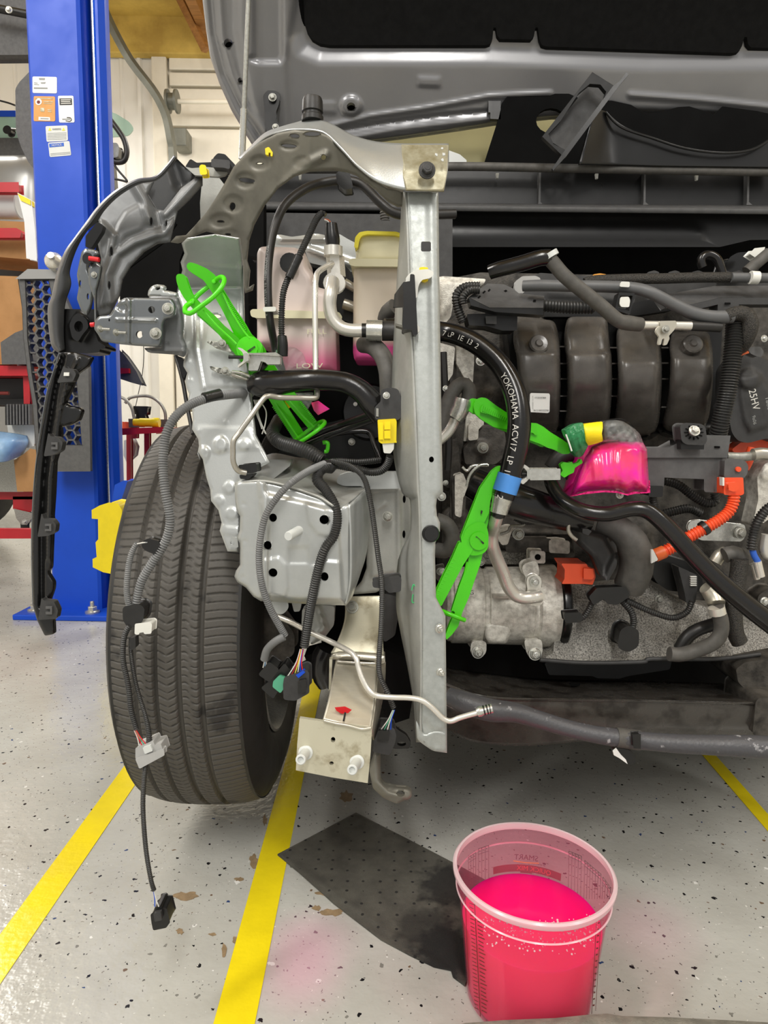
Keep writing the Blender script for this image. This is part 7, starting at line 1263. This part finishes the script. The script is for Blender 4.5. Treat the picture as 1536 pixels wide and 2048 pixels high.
for k_ in range(28):
    y = 790 + k_ * 33; x0 = 165 + k_ * 1.6; lw = 44 if k_ % 4 else 56
    addq(f'{x0},{y} {x0+lw*.8},{y+18} {x0+lw*.8},{y+25} {x0},{y+7}', True)
    if k_ > 3: addq(f'{x0+62},{y+22} {x0+62+lw},{y+46} {x0+62+lw},{y+55} {x0+62},{y+31}', True)
for s in ('205,780 212,782 262,1760 255,1760', '125,680 130,682 160,1500 155,1500', '1250,900 1255,900 1212,1740 1207,1740', '1290,880 1294,880 1245,1700 1241,1700'): addq(s, True)
for k_ in range(14): addq(f'{1262-k_*3.4},{960+k_*54} {1278-k_*3.4},{955+k_*54} {1278-k_*3.4},{968+k_*54} {1262-k_*3.4},{973+k_*54}', True)
link('scale_marks', mesh('scale_marks', V, F, smooth=False), 'ink_red', bkt, kind='stuff')
V = []; F = []
for x0, y0, x1, y1, n_c in ((243, 330, 330, 300, 3), (158, 400, 220, 362, 3), (1015, 348, 1122, 392, 4), (1150, 428, 1288, 545, 6), (1305, 570, 1370, 660, 3)):
    for j in range(n_c + 1):
        x = x0 + (x1 - x0) * j / n_c; y = y0 + (y1 - y0) * j / n_c; y2 = min(y + 430, 640 + (x > 900) * 120); addq(f'{x-1.5},{y} {x+1.5},{y} {x+1.5-8*(x>900)},{y2} {x-1.5-8*(x>900)},{y2}', False)
    for dy in (0, 48): addq(f'{x0},{y0+dy} {x1},{y1+dy} {x1},{y1+dy+3} {x0},{y0+dy+3}', False)
    for j in range(n_c):
        for dy in (20, 110, 200): x = x0 + (x1 - x0) * (j + .4) / n_c; y = y0 + (y1 - y0) * (j + .4) / n_c + dy; addq(f'{x-5},{y} {x+5},{y+2} {x+5},{y+8} {x-5},{y+6}', False)
link('printed_chart', mesh('printed_chart', V, F, smooth=False), 'ink_black', bkt, kind='stuff')
def walltext(s, ang, z, size, mat, width=None):
    def mp(u, v):
        zz = z + v * size; r = br(zz) + .0008; a = ang - (u * size) / r * -1; return Vector((BC.x + r * math.cos(a), BC.y + r * math.sin(a), BC.z + zz))
    return text('lettering', s, mp, mat, bkt)
def wang(x, y): q = cone(x, y, False); return math.atan2(q.y - BC.y, q.x - BC.x), q.z - BC.z
a0, z0 = wang(*q1('F7', '752,445')); walltext('SMART', a0, .1345, .0115, 'ink_black'); a0, z0 = wang(*q1('F7', '812,490')); walltext('be smart mix more tools', a0, .1295, .0038, 'ink_black')
def arcband(a0, a1, z0, z1, mat, name, off=.0005, n=24, dz=0):
    V = []
    for i in range(n + 1):
        a = a0 + (a1 - a0) * i / n; e = dz * (1 - (2 * i / n - 1) ** 2)
        for z in (z0 + e, z1 + e): r = br(z) + off; V.append((BC.x + r * math.cos(a), BC.y + r * math.sin(a), BC.z + z))
    return link(name, mesh(name, V, [(2 * i, 2 * i + 1, 2 * i + 3, 2 * i + 2) for i in range(n)]), mat, bkt)
a0, _ = wang(*q1('F7', '940,640')); a1, _ = wang(*q1('F7', '372,600')); arcband(a0, a1, .1165, .1275, 'ink_red', 'banner'); am = (a0 + a1) / 2
arcband(am - .09, am + .09, .1148, .1175, 'ink_red', 'banner')
am0, _ = wang(*q1('F7', '855,640')); pbr('letter_red', 'd84a3a', .5, 0, .05, 10)
def walltext2(s, ang, z, size, mat):
    def mp(u, v):
        zz = z + v * size; r = br(zz) + .0001; a = ang + (u * size) / r; return Vector((BC.x + r * math.cos(a), BC.y + r * math.sin(a), BC.z + zz))
    return text('lettering', s, mp, mat, bkt)
walltext2('QUICK MIX', am0, .119, .0098, 'letter_red')
a0, _ = wang(*q1('F7', '760,450')); a1, _ = wang(*q1('F7', '540,470')); arcband(a0, a1, .132, .1333, 'cap_yellow', 'yellow_stroke', dz=-.002)
# droplets on the wall
bm = bmesh.new(); rr = random.Random(4)
for _ in range(230):
    x = rr.uniform(285, 1260); y = rr.uniform(880, 1010) + rr.random() ** 2 * 220 + (40 if 500 < x < 1100 else 0); c = cone(*Q('F7', f'{x},{y}')[0], True, .0004)
    bmesh.ops.create_icosphere(bm, subdivisions=1, radius=rr.choice((.0005, .0007, .0009, .0014)), matrix=Matrix.Translation(c))
me = bpy.data.meshes.new('droplets'); bm.to_mesh(me); bm.free(); me.shade_smooth(); link('droplets', me, 'bucket_rim', bkt, kind='stuff')
# ================================================================ keep the tree to thing > part > sub-part
def depth(o):
    d = 0
    while o.parent: o = o.parent; d += 1
    return d
for o in list(COL.objects):
    if o.parent and depth(o) >= 2 and any(c.parent == o for c in COL.objects):
        r = o
        while r.parent: r = r.parent
        o.parent = r; o.matrix_parent_inverse = PW[r.name].inverted()
